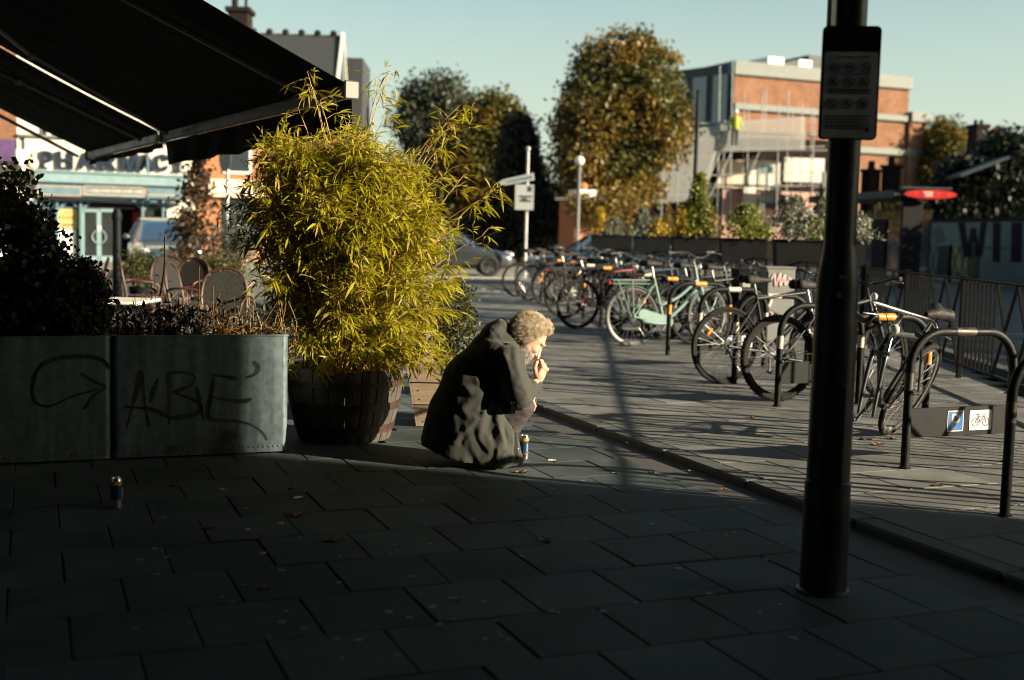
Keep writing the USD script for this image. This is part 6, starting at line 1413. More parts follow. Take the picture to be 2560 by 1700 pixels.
def pot_plant(name, label, px, Y, h, r, mat, seed, n, size, conic=False, pot=True, spread=.05, hollow=.4):
    rg = np.random.default_rng(seed); x, y = cpx(px, 640, Y); t = thing(name, label, 'plant', V(x, y, 0))
    if pot: MB().lathe([(0, 0), (.13, 0), (.18, .32), (.19, .34), (.165, .34), (.16, .3), (0, .3)], 20).build('pot', 'trough', t, smooth=40)
    m = MB(); m.tube([(0, 0, .3), (.01, 0, .3 + h * .8)], [.02, .006], 6)
    if conic:
        P = []
        for k in range(n):
            z = rg.uniform(.05, 1); a = rg.uniform(0, 2 * PI); L = r * (1.05 - z) * rg.uniform(.75, 1.15); e = V(L * math.cos(a), L * math.sin(a), .35 + h * z - L * .25); m.tube([V(0, 0, .35 + h * z), e], [.005, .002], 3)
            tt = rg.uniform(.2, 1, 12)[:, None]; P.append(V(0, 0, .35 + h * z) * (1 - tt) + e * tt + rg.normal(size=(12, 3)) * spread - V(0, 0, .04) * tt)
        P = np.vstack(P)
    else: P = crown_points([(V(0, 0, .35 + h / 2), (r, r, h / 2))], n, 9, spread, rg, hollow, .15)
    m.build('stems', 'bark', t, kind='stuff'); MB().add(*leaf_quads(P, size, rg, .6 if conic else 0, .5)).build('foliage', mat, t, kind='stuff'); return t
pot_plant('conifer', 'drooping brown-green conifer standing in front of the brick shop', 490, 21, 2.45, .80, 'leaf_brown', 51, 190, .11, True, spread=.07)
pot_plant('conifer', 'thin dark conifer branch mass right of the shop shelves', 470, 23, 1.2, .3, 'leaf_dark', 52, 120, .09, True)
pot_plant('topiary_ball', 'round green topiary in front of the pharmacy step', 352, 18.5, .52, .26, 'box_leaf', 53, 420, .04)
pot_plant('pot_bush', 'yellow-green low bush left of the bamboo', 548, 17.5, .5, .32, 'box_leaf', 54, 420, .05)
pot_plant('olive_bush', 'grey-green wispy olive bush beside the bamboo', 592, 18.5, 1.15, .30, 'leaf_grey', 55, 330, .05, spread=.09, hollow=.2)
# passers-by
def passer(label, px, py_top, Y, rz, coat, trousers, hat, seed):
    x, y = cpx(px, 640, Y); H = at(px, py_top, Y)[2]; t = thing('person', label, 'person', V(x, y, 0), rz); s = H / 1.78
    def sd(p): return union([cone(p, (-.02, -.1, .05), (0, -.1, .85), .06, .09), cone(p, (.02, .1, .05), (0, .1, .85), .06, .09), cone(p, (0, 0, .85), (.0, 0, 1.35), .14, .16, (1, 1.25, 1)), cone(p, (0, -.18, 1.40), (0, .18, 1.40), .07, .07), cone(p, (0, -.22, 1.38), (.04, -.26, 1.08), .06, .05), cone(p, (.04, -.26, 1.08), (.26, -.16, 1.05), .048, .035), cone(p, (0, .22, 1.38), (.04, .26, 1.08), .06, .05), cone(p, (.04, .26, 1.08), (.26, .12, 1.08), .048, .035), cone(p, (0, 0, 1.4), (.04, 0, 1.55), .055, .055), ell(p, (.06, 0, 1.64), (.10, .08, .125)), cone(p, (.15, 0, 1.64), (.17, 0, 1.62), .015, .02), cone(p, (.28, -.15, 1.05), (.33, -.12, 1.06), .03, .02), cone(p, (.28, .11, 1.08), (.33, .08, 1.08), .03, .02)], .035)
    v, f = surface_net(sd, (-.25, -.38, -.02), (.4, .38, 1.82), .022); obj('body', v * s, f, 'skin', t, smooth=True)
    def jk(p): return np.maximum(np.maximum(sd(p) - .018, 1.47 - p[:, 2] * 0 - 1.47 + p[:, 2] - 1.47), .80 - p[:, 2]) 
    v, f = surface_net(lambda p: np.maximum(jk(p), p[:, 0] - .25), (-.3, -.42, .7), (.42, .42, 1.6), .022); obj('jacket', v * s, f, coat, t, smooth=True)
    v, f = surface_net(lambda p: np.maximum(sd(p) - .01, p[:, 2] - .86), (-.25, -.3, -.03), (.3, .3, .95), .022); obj('trousers', v * s, f, trousers, t, smooth=True)
    v, f = surface_net(lambda p: np.maximum(ell(p, (.05, 0, 1.69), (.115, .095, .115)), 1.665 - p[:, 2] + .25 * (p[:, 0] - .05)), (-.1, -.15, 1.6), (.22, .15, 1.85), .012); obj('hat', v * s, f, hat, t, smooth=True); return t
passer('passer-by in dark hat and jacket in front of the pharmacy window', 112, 557, 24, .12, 'denim', 'denim', 'black_paint', 3)
passer('passer-by in a dark coat walking beside the conifer in front of the brick shop', 474, 556, 30, .3, 'pub_wall', 'weave_pale', 'rattan', 4)

# ---------------------------------------------------------------- cars
pm('silver_paint', (.07, .08, .088), .25, metal=.6, coat=.6, var=.06, rvar=.03); pm('blue_paint', (.03, .06, .08), .22, metal=.3, coat=.6, var=.06, rvar=.03); pm('teal_paint', (.035, .06, .07), .28, coat=.6, var=.06, rvar=.03)
pm('tyre', (.012, .012, .013), .85, var=.4, scale=30); pm('chrome', (.75, .75, .74), .12, metal=1.0, var=.05); pm('headlight', (.8, .82, .8), .08, metal=.6, var=.03)
def car(label, loc, rz, paint, L=4.3, wd=1.74, ht=1.46):
    t = thing('parked_car', label, 'car', loc, rz); hw = wd / 2
    # side outline (x along the car, nose at +L/2), section widths by height
    xs = np.linspace(-L / 2, L / 2, 40); u = (xs + L / 2) / L
    belt = np.interp(u, [0, .03, .12, .3, .62, .72, .86, .96, 1], [.62, .86, .93, .95, .93, .90, .80, .70, .52]); bot = np.interp(u, [0, .04, .1, .9, .97, 1], [.42, .26, .2, .2, .24, .36])
    roof = np.interp(u, [0, .08, .14, .22, .34, .52, .60, .72, .75], [.9, .93, 1.08, 1.33, ht, ht - .02, ht - .10, .93, .90])
    wid = hw * np.interp(u, [0, .03, .1, .3, .7, .9, .97, 1], [.72, .88, .97, 1, 1, .95, .84, .66])
    def loft(lo, hi, w0, w1, sel, n=10, pw=2.6):
        V_, rows_ = [], []
        th = np.linspace(0, 2 * PI, 28, endpoint=False)
        for k in np.where(sel)[0]:
            c, s = np.cos(th), np.sin(th); y = np.sign(c) * abs(c) ** (2 / pw); z = np.sign(s) * abs(s) ** (2 / pw); zz = (lo[k] + hi[k]) / 2 + z * (hi[k] - lo[k]) / 2
            w = w0[k] + (w1[k] - w0[k]) * (z * .5 + .5); V_.append(np.stack([np.full(28, xs[k]), y * w, zz], 1))
        n_ = len(V_); v = np.vstack(V_); i, j = np.meshgrid(np.arange(n_ - 1), np.arange(28), indexing='ij')
        q = np.stack([i * 28 + j, i * 28 + (j + 1) % 28, (i + 1) * 28 + (j + 1) % 28, (i + 1) * 28 + j], -1).reshape(-1, 4)
        cap0 = len(v); v = np.vstack([v, V_[0].mean(0), V_[-1].mean(0)]); j = np.arange(28)
        return v, np.vstack([q[:, [0, 2, 1]], q[:, [0, 3, 2]], np.stack([np.full(28, cap0), j, (j + 1) % 28], 1), np.stack([np.full(28, cap0 + 1), (n_ - 1) * 28 + (j + 1) % 28, (n_ - 1) * 28 + j], 1)])
    MB().add(*loft(bot, belt, wid * .96, wid, np.ones(40, bool), pw=4)).build('body', paint, t, smooth=50)
    sel = (u > .1) & (u < .735); MB().add(*loft(belt - .12, roof, wid * .95, wid * .66, sel, pw=5)).build('windows', 'glass', t, smooth=50)
    sel = (u > .2) & (u < .58); MB().add(*loft(roof - .06, roof + .012, wid * .70, wid * .66, sel, pw=5)).build('roof', paint, t, smooth=50)
    for sy in (-1, 1):
        for (a, b) in ((.735, .585), (.47, .46), (.13, .24)):
            xa, xb = (a - .5) * L, (b - .5) * L; MB().bar((xa, sy * hw * .93, .93), (xb, sy * hw * .69, np.interp(b, u, roof) - .01), .07, .05).build('window_pillar', paint, t)
        MB().ball((.19 * L, sy * (hw + .08), .98), .09, 2, (.7, 1, .8)).build('mirror', paint, t, smooth=True)
        MB().ball((L / 2 - .16, sy * hw * .70, .66), .13, 2, (.9, 1.1, .62)).build('headlight', 'headlight', t, smooth=True)
        MB().ball((-L / 2 + .06, sy * hw * .72, .74), .11, 2, (.5, 1, .9)).build('tail_light', 'red_paint', t, smooth=True)
        for wx in (.315 * L, -.30 * L):
            w = part('wheel', t); c = (wx, sy * (hw - .09), .315)
            MB().torus(c, .245, .075, 'y', 32, 10, 1.25).build('tyre', 'tyre', w, smooth=True)
            m = MB().lathe([(.0, -.05), (.19, -.05), (.215, .0), (.20, .06), (.19, -.03)], 28, axis='y', at=c)
            for k in range(7): 
                a = k * 2 * PI / 7; m.bar((c[0] + .04 * math.cos(a), c[1] + sy * .065, c[2] + .04 * math.sin(a)), (c[0] + .205 * math.cos(a), c[1] + sy * .055, c[2] + .205 * math.sin(a)), .035, .02, up=(0, 1, 0))
            m.cyl((c[0], c[1], c[2]), (c[0], c[1] + sy * .08, c[2]), .05, sides=12); m.build('rim', 'chrome', w, smooth=40)
            MB().lathe([(.0, -.02), (.345, -.02), (.345, .02)], 28, axis='y', at=(c[0], c[1] - sy * .03, c[2] + .02)).build('arch', 'dark_inside', w)
    MB().box((L / 2 - .08, -.5, .3), (L / 2 + .0, .5, .48), .02).build('grille', 'dark_inside', t)
    MB().box((L / 2 - .03, -.26, .36), (L / 2 + .012, .26, .47), .004).build('number_plate', 'sign_white', t)
    return t
def car_at(px_front, px_wheel_y, Y, rz, nose=1):
    return at(px_front, 600, Y)[0]
car('silver car waiting on the road, its front wheel and headlight beside the bamboo', V(at(1278, 640, 36)[0] - 2.08, 36.4, 0), .10, 'silver_paint')
car('dark blue car facing left behind the parked bicycles', V(at(1322, 640, 31)[0] + 2.1, 31.6, 0), PI + .06, 'blue_paint')
car('pale teal car seen from the front outside the pharmacy doorway', V(at(366, 640, 29)[0], 30.5, 0), -PI / 2 + .35, 'teal_paint')

# ---------------------------------------------------------------- cans and litter
pm('can_blue', (.02, .09, .22), .25, metal=.6, var=.2, scale=40); pm('can_orange', (.65, .30, .02), .3, metal=.4, var=.1); pm('can_tin', (.62, .62, .60), .22, metal=1.0, var=.1); pm('can_pink', (.45, .08, .18), .3, metal=.4)
def can(loc, label, rz=0.0):
    t = thing('drink_can', label, 'can', loc, rz); r = .0265; H = .146
    MB().lathe([(.0, .006), (.020, .003), (.022, .0), (r, .010), (r, .012)], 28).lathe([(r, H - .014), (.0235, H - .003), (.0235, H), (.0215, H), (.021, H - .005), (0, H - .005)], 28).build('metal_ends', 'can_tin', t, smooth=40)
    MB().lathe([(r, .012), (r, .042)], 28).build('lower_print', 'can_tin', t, smooth=True)
    MB().lathe([(r, .042), (r, .046)], 28).build('pink_stripe', 'can_pink', t, smooth=True)
    MB().lathe([(r, .046), (r, H - .032)], 28).build('blue_print', 'can_blue', t, smooth=True)
    MB().lathe([(r, H - .032), (r, H - .014)], 28).build('orange_band', 'can_orange', t, smooth=True)
    MB().box((-.006, -.011, H - .004), (.006, .008, H - .002), .0008).build('ring_pull', 'can_tin', t)
    MB().box((.006, -r - .0006, .052), (.011, -r * .97, .10)).build('white_print', 'sign_white', t)
    return t
can(g(1310, 1150), 'slim blue drink can with orange top standing beside the crouching man', .3)
can(g(291, 1272), 'slim dark drink can standing alone in the shade, lower left', 1.2)
pm('butt_paper', (.62, .60, .55), .8); pm('butt_filter', (.55, .33, .14), .8); pm('fallen', (.16, .075, .03), .7, var=.5, scale=40); pm('gum', (.20, .25, .26), .8, var=.3, scale=60)
BUT = [(1138, 1500, 'white cigarette butt alone on the bare slabs in the near foreground', .1), (1380, 1153, 'cigarette butt on the sunlit slab right of the drink can', .0), (620, 1327, 'short pale butt on the shaded slabs below the planter', .2), (702, 1311, 'small pale butt just right of another on the shaded slabs', .1), (1567, 1109, 'thin pale paper scrap lying by the gutter', 1.9), (658, 1386, 'tiny butt nearest the dry leaf in the shaded foreground', .4), (555, 1226, 'tiny pale scrap in front of the tagged planter', .1), (745, 1246, 'crumpled blue wrapper scrap among dry leaves', .6)]
for (x, y, lab, a) in BUT:
    p = g(x, y); t = thing('cigarette_butt', lab, 'litter', p + V(0, 0, .006), a); k = .55 if 'tiny' in lab or 'small' in lab or 'short' in lab else 1
    MB().cyl((-.022 * k, 0, 0), (.008 * k, 0, 0), .0048, sides=8).build('paper', 'butt_paper', t, smooth=40)
    MB().cyl((.0082 * k, 0, 0), (.022 * k, 0, 0), .0049, sides=8).build('filter', 'butt_filter' if k == 1 else 'butt_paper', t, smooth=40)
def fallen_leaf(x, y, s, a, lab, z=0.0, mat='fallen'):
    p = g(x, y, z); rr = np.random.default_rng(int(x * 7 + y)); n = 15; th = np.linspace(0, 2 * PI, n, endpoint=False)
    r = s * (.62 + .38 * abs(np.cos(th * 2.5)) ** 1.0) * rr.uniform(.85, 1.1, n); v = np.stack([r * np.cos(th), r * np.sin(th) * .7, .004 + s * .22 * np.cos(th * 2 + 1) ** 2 * rr.uniform(.5, 1.3, n)], 1)
    v = np.vstack([v, [0, 0, .004]]); k = np.arange(n); f = np.stack([k, (k + 1) % n, np.full(n, n)], 1)
    tag(MB().add((v @ rotz(a).T) + p, f).add((v @ rotz(a).T) + p - V(0, 0, .0012), f[:, ::-1]).build('fallen_leaf', mat, None), lab, 'leaf')
LV = [(1305, 1182, .045, .2, 'curled brown leaf just below the hem of the coat'), (832, 1352, .055, .4, 'large pale dry leaf in the shaded foreground', 0), (745, 1288, .05, 1.2, 'dark crumpled leaf in the middle of the shaded slabs'), (1365, 1350, .045, .8, 'dark leaf caught in a slab joint below the can'), (520, 1322, .035, .3, 'brown leaf left of the butts'), (730, 1222, .03, .5, 'small brown leaf in front of the barrel'), (660, 1470, .03, .1, 'small reddish leaf in the near foreground'), (1625, 1185, .035, .9, 'brown leaf lying on the setts of the gutter'), (1720, 1180, .035, .3, 'brown leaf against the kerb stone'), (1812, 1225, .03, .3, 'orange leaf in the gutter near the lamp post'), (1645, 1110, .03, .3, 'orange leaf on top of the kerb'), (960, 1073, .03, .5, 'pale leaf scrap between the barrel and the timber planter'), (2195, 1112, .05, .5, 'heap-end brown leaf under the fallen bicycle', 0.1), (2230, 1098, .05, 1.5, 'orange brown leaf beside the fallen bicycle chainring', 0.1), (2165, 1100, .05, 2.5, 'brown leaf below the fallen bicycle crank', 0.1), (2260, 1085, .04, .5, 'curled leaf under the parking plate', 0.1), (2345, 1215, .04, .5, 'brown leaf on striped paving under the parking signs', 0.1), (1600, 955, .04, .3, 'orange leaf on the striped paving', 0.1), (1880, 1045, .04, .3, 'brown leaf on the sunlit paving left of the lamp post', 0.1), (440, 1215, .03, .3, 'small dark leaf right of the shaded can')]
for L_ in LV: fallen_leaf(*L_[:5], z=ZP if len(L_) > 5 and L_[5] else 0.0)
gm = MB(); rr = np.random.default_rng(8)
for k in range(85):
    x, y = rr.uniform(300, 2000), rr.uniform(1180, 1650); p = g(x, y)
    if (p - O_) @ A_ > S_G0: continue
    n = 9; th = np.linspace(0, 2 * PI, n, endpoint=False); r = rr.uniform(.006, .017) * rr.uniform(.7, 1.2, n); v = np.stack([r * np.cos(th), r * np.sin(th), np.full(n, .0028)], 1); v = np.vstack([v, [0, 0, .0034]]) + p
    gm.add(v, np.stack([np.arange(n), (np.arange(n) + 1) % n, np.full(n, n)], 1))
tag(gm.build('gum_spots', 'gum'), 'pale flattened chewing gum spots scattered over the dark slabs', 'gum', kind='stuff')
# ---------------------------------------------------------------- grit and bits under the planters
# ---------------------------------------------------------------- bicycles
pm('mint', (.14, .225, .21), .3, coat=.4, var=.05, rvar=.04); pm('bike_black', (.010, .011, .012), .42, coat=.05, var=.2, spec=.35); pm('bike_red', (.12, .007, .018), .3, coat=.4, var=.08); pm('bike_blue', (.012, .03, .045), .32, coat=.3, var=.1); pm('bike_grey', (.05, .055, .057), .35, metal=.4, var=.1)
pm('bike_white', (.55, .56, .53), .35, var=.08); pm('rim_alu', (.50, .50, .49), .28, metal=.9, var=.1); pm('rubber', (.012, .012, .013), .85, var=.4, scale=40, spec=.15); pm('grip', (.02, .018, .018), .7); pm('saddle', (.012, .011, .011), .6, var=.3, spec=.2); pm('reflector', (.85, .20, .01), .25); pm('red_light', (.6, .02, .02), .2); pm('tyre_pale', (.045, .05, .05), .7)
def wheel(parent, x, z, R=.345, rw=.02, knob=False, tyre='rubber', rim='rim_alu', refl=True, turn=0.0, a0=0.0):
    w = part('wheel', parent); Rt = rotz(turn)
    def done(m, name, mat, smooth=True, **k): m.v = [v @ Rt.T + V(x, 0, z) for v in m.v]; return m.build(name, mat, w, smooth=smooth, **k)
    m = MB().torus((0, 0, 0), R - rw, rw, 'y', 44, 10)
    if knob:
        for k in range(66):
            a = k * 2 * PI / 66; r = R + .001; c, s = math.cos(a), math.sin(a)
            for sy in ((-.013, .0, .013) if k % 2 else (-.009, .009)): m.bar((r * c - .006 * c, sy - .004, r * s - .006 * s), (r * c - .006 * c, sy + .004, r * s - .006 * s), .009, .014, up=(c, 0, s))
    done(m, 'tyre', tyre)
    done(MB().lathe([(R - 2 * rw + .002, -.011), (R - 2 * rw - .016, -.008), (R - 2 * rw - .016, .008), (R - 2 * rw + .002, .011), (R - 2 * rw + .006, .0), (R - 2 * rw + .002, -.011)], 44, axis='y'), 'rim', rim, 30)
    m = MB(); ri = R - 2 * rw - .012
    for k in range(28):
        a = a0 + k * 2 * PI / 28; b = a + (.75 if k % 2 else -.75) * (1 if (k // 2) % 2 else -1) * .8; sy = .028 * (1 if k % 2 else -1)
        m.tube([(.02 * math.cos(b), sy, .02 * math.sin(b)), (ri * math.cos(a), 0, ri * math.sin(a))], .0013, 3, cap=False)
    done(m, 'spokes', 'rim_alu', False, kind='stuff')
    done(MB().cyl((0, -.045, 0), (0, .045, 0), .016, sides=12).lathe([(.0, -.032), (.028, -.032), (.028, -.028), (.0, -.026)], 14, axis='y').lathe([(.0, .028), (.028, .028), (.028, .032), (.0, .032)], 14, axis='y'), 'hub', 'rim_alu', 40)
    if refl: a = a0 + 2.3; done(MB().box((-.035, -.012, -.014), (.035, .012, .014), .005, at=(0, 0, 0)), 'reflector', 'reflector', False); q = w
    if refl:
        p = stage.GetPrimAtPath(str(w.GetPath()) + '/reflector'); me = UsdGeom.Mesh(p); v = np.array(me.GetPointsAttr().Get()) - V(x, 0, z); Ry = rotm((0, 1, 0), -(a + PI / 2)); v = (v @ Ry.T) + Rt @ V(.21 * math.cos(a), 0, .21 * math.sin(a)) + V(x, 0, z)
        me.GetPointsAttr().Set(Vt.Vec3fArray.FromNumpy(v.astype(np.float32)))
    return w
def bicycle(label, x, y, rz, colour, style='hybrid', lean=.05, turn=.25, z=ZP, rack=False, guards=False, basket=False, knob=False, front_wheel=True, bars='flat', rimc='rubber', refl=True, tyre='rubber', saddle_c='saddle', roll=None, seat_up=0.0):
    t = thing('bicycle', label, 'bicycle', V(x, y, z), group='bicycles parked at the stands', rot=(roll if roll is not None else lean, 0, rz))
    R = .345; rw = .024 if knob else .018
    RH, FH, BB = V(0, 0, R), V(1.05, 0, R), V(.43, 0, .285)
    ST, HT, HB = V(.285, 0, .80), V(.845, 0, .86), V(.885, 0, .70)
    if style == 'city': HT = V(.83, 0, .94)
    if style in ('step', 'city'): TTs, TTe = BB + (ST - BB) * .38, HB + (HT - HB) * .35
    elif style == 'mtb': ST = V(.30, 0, .72); HT, HB = V(.84, 0, .84), V(.875, 0, .71); TTs, TTe = ST - V(-.008, 0, .03), HT - V(-.005, 0, .03)
    else: TTs, TTe = ST - V(-.01, 0, .04), HT - V(-.008, 0, .04)
    fr = part('frame', t); tr = .016 if style != 'mtb' else .019
    for nm, a, b, r in (('seat_tube', BB, ST, .015), ('down_tube', BB, HB, tr + .003), ('top_tube', TTs, TTe, tr), ('head_tube', HB, HT, .021)):
        if style in ('step', 'city') and nm in ('top_tube', 'down_tube'):
            p = spline([a, (a + b) / 2 - V(0, 0, .05 if nm == 'top_tube' else .03), b], 10); MB().tube(p, r + .004, 10).build(nm, colour, fr, smooth=True)
        else: MB().cyl(a, b, r, sides=12).build(nm, colour, fr, smooth=40)
    for s in (-1, 1):
        MB().tube([BB + V(0, s * .03, 0), BB * .5 + RH * .5 + V(0, s * .05, 0), RH + V(0, s * .06, 0)], .010, 8).build('chain_stay', colour, fr, smooth=True)
        MB().tube([ST - V(-.012, s * -.015, .06), RH + V(0, s * .06, 0)], .008, 8).build('seat_stay', colour, fr, smooth=True)
    MB().cyl(BB - V(0, .038, 0), BB + V(0, .038, 0), .022, sides=12).build('bottom_bracket', colour, fr, smooth=40)
    wheel(t, 0, R, R, rw, knob, refl=refl, rim=rimc, a0=.2, tyre=tyre)
    Rt = rotz(turn); axis = HT - HB; 
    def steer(p): return HB + (V(*p) - HB) @ Rt.T
    fk = part('fork', t)
    for s in (-1, 1): MB().tube(spline([steer(HB + V(.005, s * .045, -.02)), steer(HB * .5 + FH * .5 + V(.0, s * .05, -.02)), steer(FH + V(0, s * .05, 0))], 8), np.linspace(.016, .010, 8) * (1.3 if style == 'mtb' else 1), 10).build('blade', colour if style != 'mtb' else 'bike_black', fk, smooth=True)
    MB().bar(steer(HB + V(0, -.06, -.01)), steer(HB + V(0, .06, -.01)), .03, .035, c=.006).build('fork_crown', colour, fk)
    if front_wheel: w = wheel(t, *(0, 0), R, rw, knob, refl=refl, rim=rimc, turn=turn, a0=.5, tyre=tyre); UsdGeom.Xformable(w).AddTranslateOp().Set(Gf.Vec3d(*map(float, steer(FH))))
    sm = HT + V(-.018, 0, .09)
    st = part('handlebar', t); MB().tube([HT, sm, steer(sm + V(.06, 0, .02))], .013, 8).build('stem', 'rim_alu' if style != 'mtb' else 'bike_black', st, smooth=40)
    bc = sm + V(.06, 0, .02)
    if bars == 'swept': hb = [V(-.20, -.30, .05), V(-.10, -.29, .055), V(.02, -.20, .06), V(.03, -.06, .0), V(.03, .06, .0), V(.02, .20, .06), V(-.10, .29, .055), V(-.20, .30, .05)]
    elif bars == 'drop': hb = [V(-.06, -.21, -.12), V(.06, -.21, -.10), V(.09, -.21, -.02), V(.01, -.2, .0), V(0, -.06, 0), V(0, .06, 0), V(.01, .2, 0), V(.09, .21, -.02), V(.06, .21, -.10), V(-.06, .21, -.12)]
    else: hb = [V(-.06, -.30, .03), V(-.03, -.2, .03), V(0, -.07, .0), V(0, .07, .0), V(-.03, .2, .03), V(-.06, .30, .03)]
    hp2 = np.array([steer(bc + p) for p in spline(hb, 26)])
    MB().tube(hp2, .0115, 8).build('bar', 'rim_alu' if bars != 'flat' else 'bike_black', st, smooth=True)
    for sl in (slice(0, 6), slice(-6, None)): MB().tube(hp2[sl], .0165, 10).build('grip', 'grip', st, smooth=40)
    for s, i in ((-1, 6), (1, -7)): MB().tube([hp2[i], hp2[i] + Rt @ V(.05, s * .0, -.015), hp2[i] + Rt @ V(.05, s * .09, -.03)], .006, 6).build('brake_lever', 'rim_alu', st, smooth=True)
    MB().tube(spline([hp2[7], hp2[7] + Rt @ V(.12, .03, .0), steer(HB + V(.06, 0, .05)), steer(HB + V(.0, 0, -.05))], 14), .0028, 5).build('cable', 'bike_black', st, smooth=True)
    sd = part('saddle', t); sp_ = V(.255, 0, .925 + seat_up)
    MB().cyl(ST, sp_ - V(0, 0, .03), .0125, sides=10).build('seat_post', 'rim_alu', sd, smooth=40)
    v, f = surface_net(lambda p: np.maximum(union([cone(p, (.16, 0, 0), (.0, 0, .0), .022, .036), cone(p, (.0, -.0, 0), (-.09, -.045, .006), .036, .045), cone(p, (.0, .0, 0), (-.09, .045, .006), .036, .045)], .03), -.028 - p[:, 2]), (-.17, -.12, -.04), (.21, .12, .07), .011) if 'sad' not in _sad else _sad['sad']
    _sad['sad'] = (v, f); obj('cushion', v + sp_, f, saddle_c, sd, smooth=True)
    cr = part('crank_set', t); ca = random.Random(int(x * 91 + y * 37)).uniform(0, 6.28)
    MB().lathe([(.086, -.0515), (.094, -.0515), (.094, -.0475), (.086, -.0475), (.086, -.0515)], 36, axis='y', at=BB).build('chainring', 'bike_grey', cr)
    m = MB()
    for k in range(5): m.bar(BB - V(0, .0495, 0), BB + V(.088 * math.cos(ca + k * 1.2566), -.0495, .088 * math.sin(ca + k * 1.2566)), .016, .004, up=(0, 1, 0))
    m.build('spider', 'rim_alu', cr)
    for s in (-1, 1):
        e = BB + V(.17 * math.cos(ca) * s, -s * .07, .17 * math.sin(ca) * s); e[1] = BB[1] + (-.065 if s > 0 else .065)
        MB().bar(BB + V(0, e[1] * .9, 0), e, .022, .014, c=.004).build('crank', 'rim_alu', cr); sy = math.copysign(1, e[1])
        MB().box((-.045, 0 if sy > 0 else -.09, -.012), (.045, .09 if sy > 0 else 0, .012), .006, at=e).build('pedal', 'bike_black' if style != 'mtb' else 'rim_alu', cr)
    m = MB()
    for k in range(4): m.lathe([(.02, -.045 - .004 * k), (.05 - .008 * k, -.045 - .004 * k), (.05 - .008 * k, -.043 - .004 * k), (.02, -.043 - .004 * k)], 24, axis='y', at=RH)
    m.build('sprockets', 'bike_grey', t); 
    if style != 'city':
        MB().tube([BB + V(0, -.05, .092), RH + V(0, -.05, .035)], .004, 5).tube([BB + V(0, -.05, -.092), RH + V(.02, -.05, -.09)], .004, 5).tube([RH + V(.0, -.055, -.02), RH + V(.03, -.06, -.09), RH + V(.05, -.06, -.14)], .010, 6).build('chain_and_derailleur', 'bike_grey', t, smooth=40)
    if style == 'city' or guards:
        for cx_, a0_, a1_, nm in ((0, .35, 2.9, 'rear_mudguard'), (1, .6, 2.6, 'front_mudguard')):
            aa = np.linspace(a0_, a1_, 20); pr = []
            for a in aa:
                for yy, dr in ((-.028, -.008), (0, .004), (.028, -.008)): pr.append(((R + .018 + dr) * math.cos(a), yy, (R + .018 + dr) * math.sin(a)))
            pr = np.array(pr); k = np.arange(19)[:, None] * 3; q = np.vstack([np.hstack([k, k + 3, k + 4, k + 1]), np.hstack([k + 1, k + 4, k + 5, k + 2])])
            if cx_ == 0: pv = pr + RH
            else: pv = (pr @ Rt.T) + steer(FH)
            m = MB().add(pv, q).add(pv + V(0, 0, .002), q[:, ::-1])
            c0_ = RH if cx_ == 0 else steer(FH); hb0 = pv[len(pv) - 8 if cx_ == 0 else 6]
            for s in (-1, 1): m.tube([c0_ + V(0, s * .05, 0), hb0 + V(0, s * .02, 0)], .0025, 4)
            m.build(nm, colour, t)
    if style == 'city':
        cg_ = MB().prism(LineString([(BB[0] + .02, BB[2] + .0), (.12, R + .03)]).buffer(.062), .012, np.array([[1, 0, 0, 0], [0, 0, -1, -.055], [0, 1, 0, 0], [0, 0, 0, 1.]])); cg_.build('chain_guard', colour, t)
        MB().tube(spline([(.10, -.08, R - .045), (.28, -.085, R - .07), (.44, -.085, R - .075)], 8), .024, 10).build('chain_case_edge', colour, t, smooth=True)
    if rack or style == 'city':
        rk = part('rear_rack', t); zz = R * 2 + .085
        for s in (-1, 1):
            MB().tube([(.20, s * .06, zz), (-.28, s * .06, zz), ], .007, 6).build('rail', colour, rk, smooth=40)
            for xx in (-.03, -.22): MB().tube([(xx, s * .065, zz), (.0 + (xx + .03) * .2, s * .065, R + .01)], .006, 6).build('strut', colour, rk, smooth=40)
            MB().tube([(.20, s * .06, zz - .045), (-.28, s * .06, zz - .045)], .005, 6).build('lower_rail', colour, rk, smooth=40)
        for xx in (-.27, -.15, -.03, .1): MB().tube([(xx, -.06, zz), (xx, .06, zz)], .005, 6).build('cross_bar', colour, rk)
        MB().box((-.28, -.05, zz - .038), (.18, .05, zz - .006), .008).build('carrier_pad', 'bike_black', rk)
        MB().box((-.31, -.035, zz - .05), (-.29, .035, zz - .01), .004).build('tail_light', 'red_light', rk)
    if basket:
        bk = MB(); o = steer(HT + V(.20, 0, .02)); 
        for zz in np.linspace(-.12, .1, 6):
            k = .13 + (zz + .12) * .15; bk.tube([o + V(-k, -k * 1.2, zz), o + V(k, -k * 1.2, zz), o + V(k, k * 1.2, zz), o + V(-k, k * 1.2, zz), o + V(-k, -k * 1.2, zz)], .004, 4)
        for s in (-1, 1):
            for u in np.linspace(-1, 1, 7): bk.tube([o + V(u * .13, s * .156, -.12), o + V(u * .163, s * .196, .10)], .003, 4).tube([o + V(s * .13, u * .156, -.12), o + V(s * .163, u * .196, .10)], .003, 4)
        bk.build('basket', 'bike_black', t, kind='stuff')
    MB().ball(steer(HT + V(.07, 0, .0)), .032, 2, (.8, 1, 1)).build('headlight', 'headlight', t, smooth=True)
    return t
_sad = {}
def brow(px, py, dx=0.0):            # ground point of a rear wheel on the raised pavement
    p = g(px, py, ZP); return float(p[0]) + dx, float(p[1])
bicycle('mint green city bicycle with rear rack and high swept handlebar', *brow(1578, 866), EANG, 'mint', 'city', lean=-.04, turn=.30, bars='swept', refl=False, seat_up=.04, rimc='bike_grey', tyre='tyre_pale')
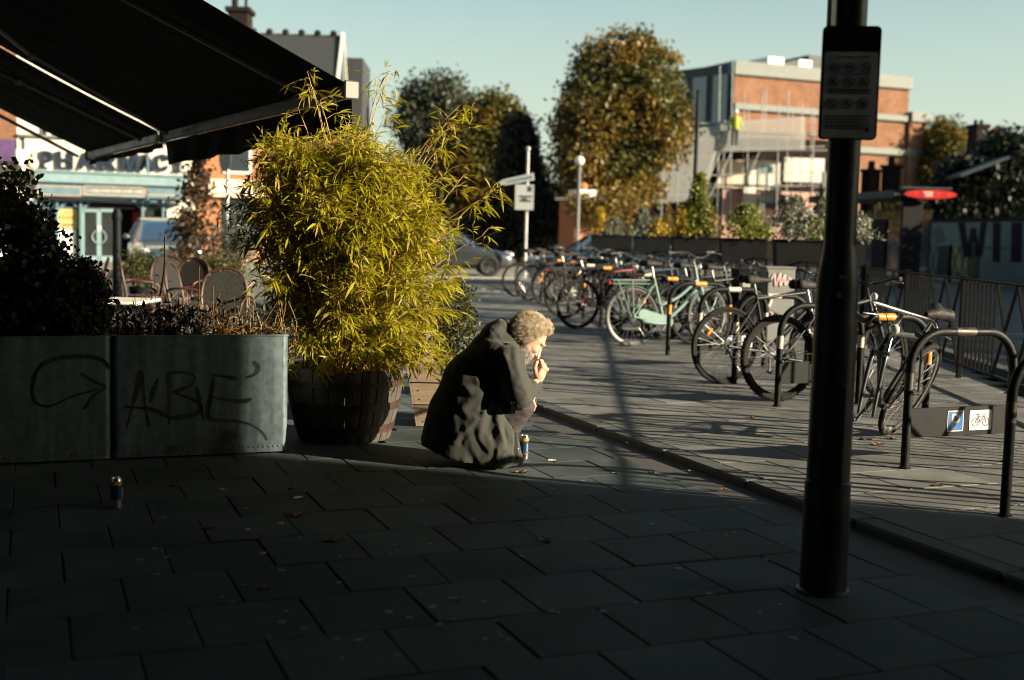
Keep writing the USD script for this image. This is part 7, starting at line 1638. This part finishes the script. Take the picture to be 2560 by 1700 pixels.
bicycle('black hybrid bicycle with orange wheel reflector right of the mint bicycle', *brow(1806, 960), EANG + .02, 'bike_black', 'hybrid', lean=.05, turn=-.35, rimc='rubber')
bicycle('black mountain bicycle with knobbly tyres half hidden by the lamp post', *brow(1945, 1003), EANG - .04, 'bike_black', 'mtb', lean=-.06, turn=.35, knob=True, rimc='rubber', refl=False)
bicycle('red bicycle with pale curved handlebar behind the mint bicycle', *brow(1442, 822), EANG + .10, 'bike_red', 'hybrid', lean=.06, turn=.5, bars='swept', refl=False)
bicycle('dark bicycle with a single orange reflector in the far cluster', *brow(1372, 768), EANG + .05, 'bike_black', 'hybrid', lean=-.05, turn=.3, guards=True)
bicycle('dark blue bicycle in the far cluster, its wheel against the sunlit road', *brow(1292, 742), EANG, 'bike_blue', 'step', lean=.05, turn=-.2, refl=False, bars='swept')
bicycle('black bicycle second from the far end of the cluster', *brow(1325, 752), EANG + .12, 'bike_black', 'mtb', lean=.02, turn=.4, refl=False)
bicycle('grey bicycle standing between the red bicycle and the far cluster', *brow(1412, 796), EANG - .05, 'bike_grey', 'hybrid', lean=-.05, turn=-.4, refl=False, rack=True)
bicycle('black basket bicycle in the middle of the far cluster', *brow(1348, 758, .35), EANG + .15, 'bike_black', 'step', lean=.04, turn=.2, basket=True, bars='swept', refl=False)
bicycle('black step-through bicycle just behind the rear rack of the mint bicycle', *brow(1520, 838, .3), EANG + .08, 'bike_black', 'step', lean=.05, turn=-.3, refl=False, guards=True)
bicycle('grey bicycle with white bottle behind the bars of the red bicycle', *brow(1470, 806, .45), EANG + .02, 'bike_grey', 'hybrid', lean=-.03, turn=.6, refl=True)
bicycle('black bicycle behind the mint bicycle, front wheel toward the cabinet', *brow(1660, 858, .35), EANG + .06, 'bike_black', 'hybrid', lean=-.04, turn=-.5, refl=False)
bicycle('collapsed bicycle with silver rims slumped against the parking plate stand', *brow(2292, 1088, -.20), PI + EANG + .50, 'bike_grey', 'hybrid', turn=.9, z=ZP, roll=-.42, bars='drop', refl=False, front_wheel=False, rimc='rim_alu')

bicycle('black bicycle at the far end of the cluster nearest the silver car', *brow(1262, 728, .5), EANG + .1, 'bike_black', 'hybrid', lean=.03, turn=.3, refl=False)
bicycle('black bicycle behind the basket bicycle, its bars above the others', *brow(1362, 764, .9), EANG + .1, 'bike_black', 'mtb', lean=-.05, turn=-.5, refl=False)
bicycle('dark green bicycle deep in the cluster between the red and grey bicycles', *brow(1430, 806, .75), EANG + .04, 'bike_blue', 'hybrid', lean=.04, turn=.5, refl=False, guards=True)
bicycle('black bicycle right behind the mint bicycle saddle', *brow(1545, 846, .6), EANG + .02, 'bike_black', 'hybrid', lean=-.04, turn=.25, refl=False)
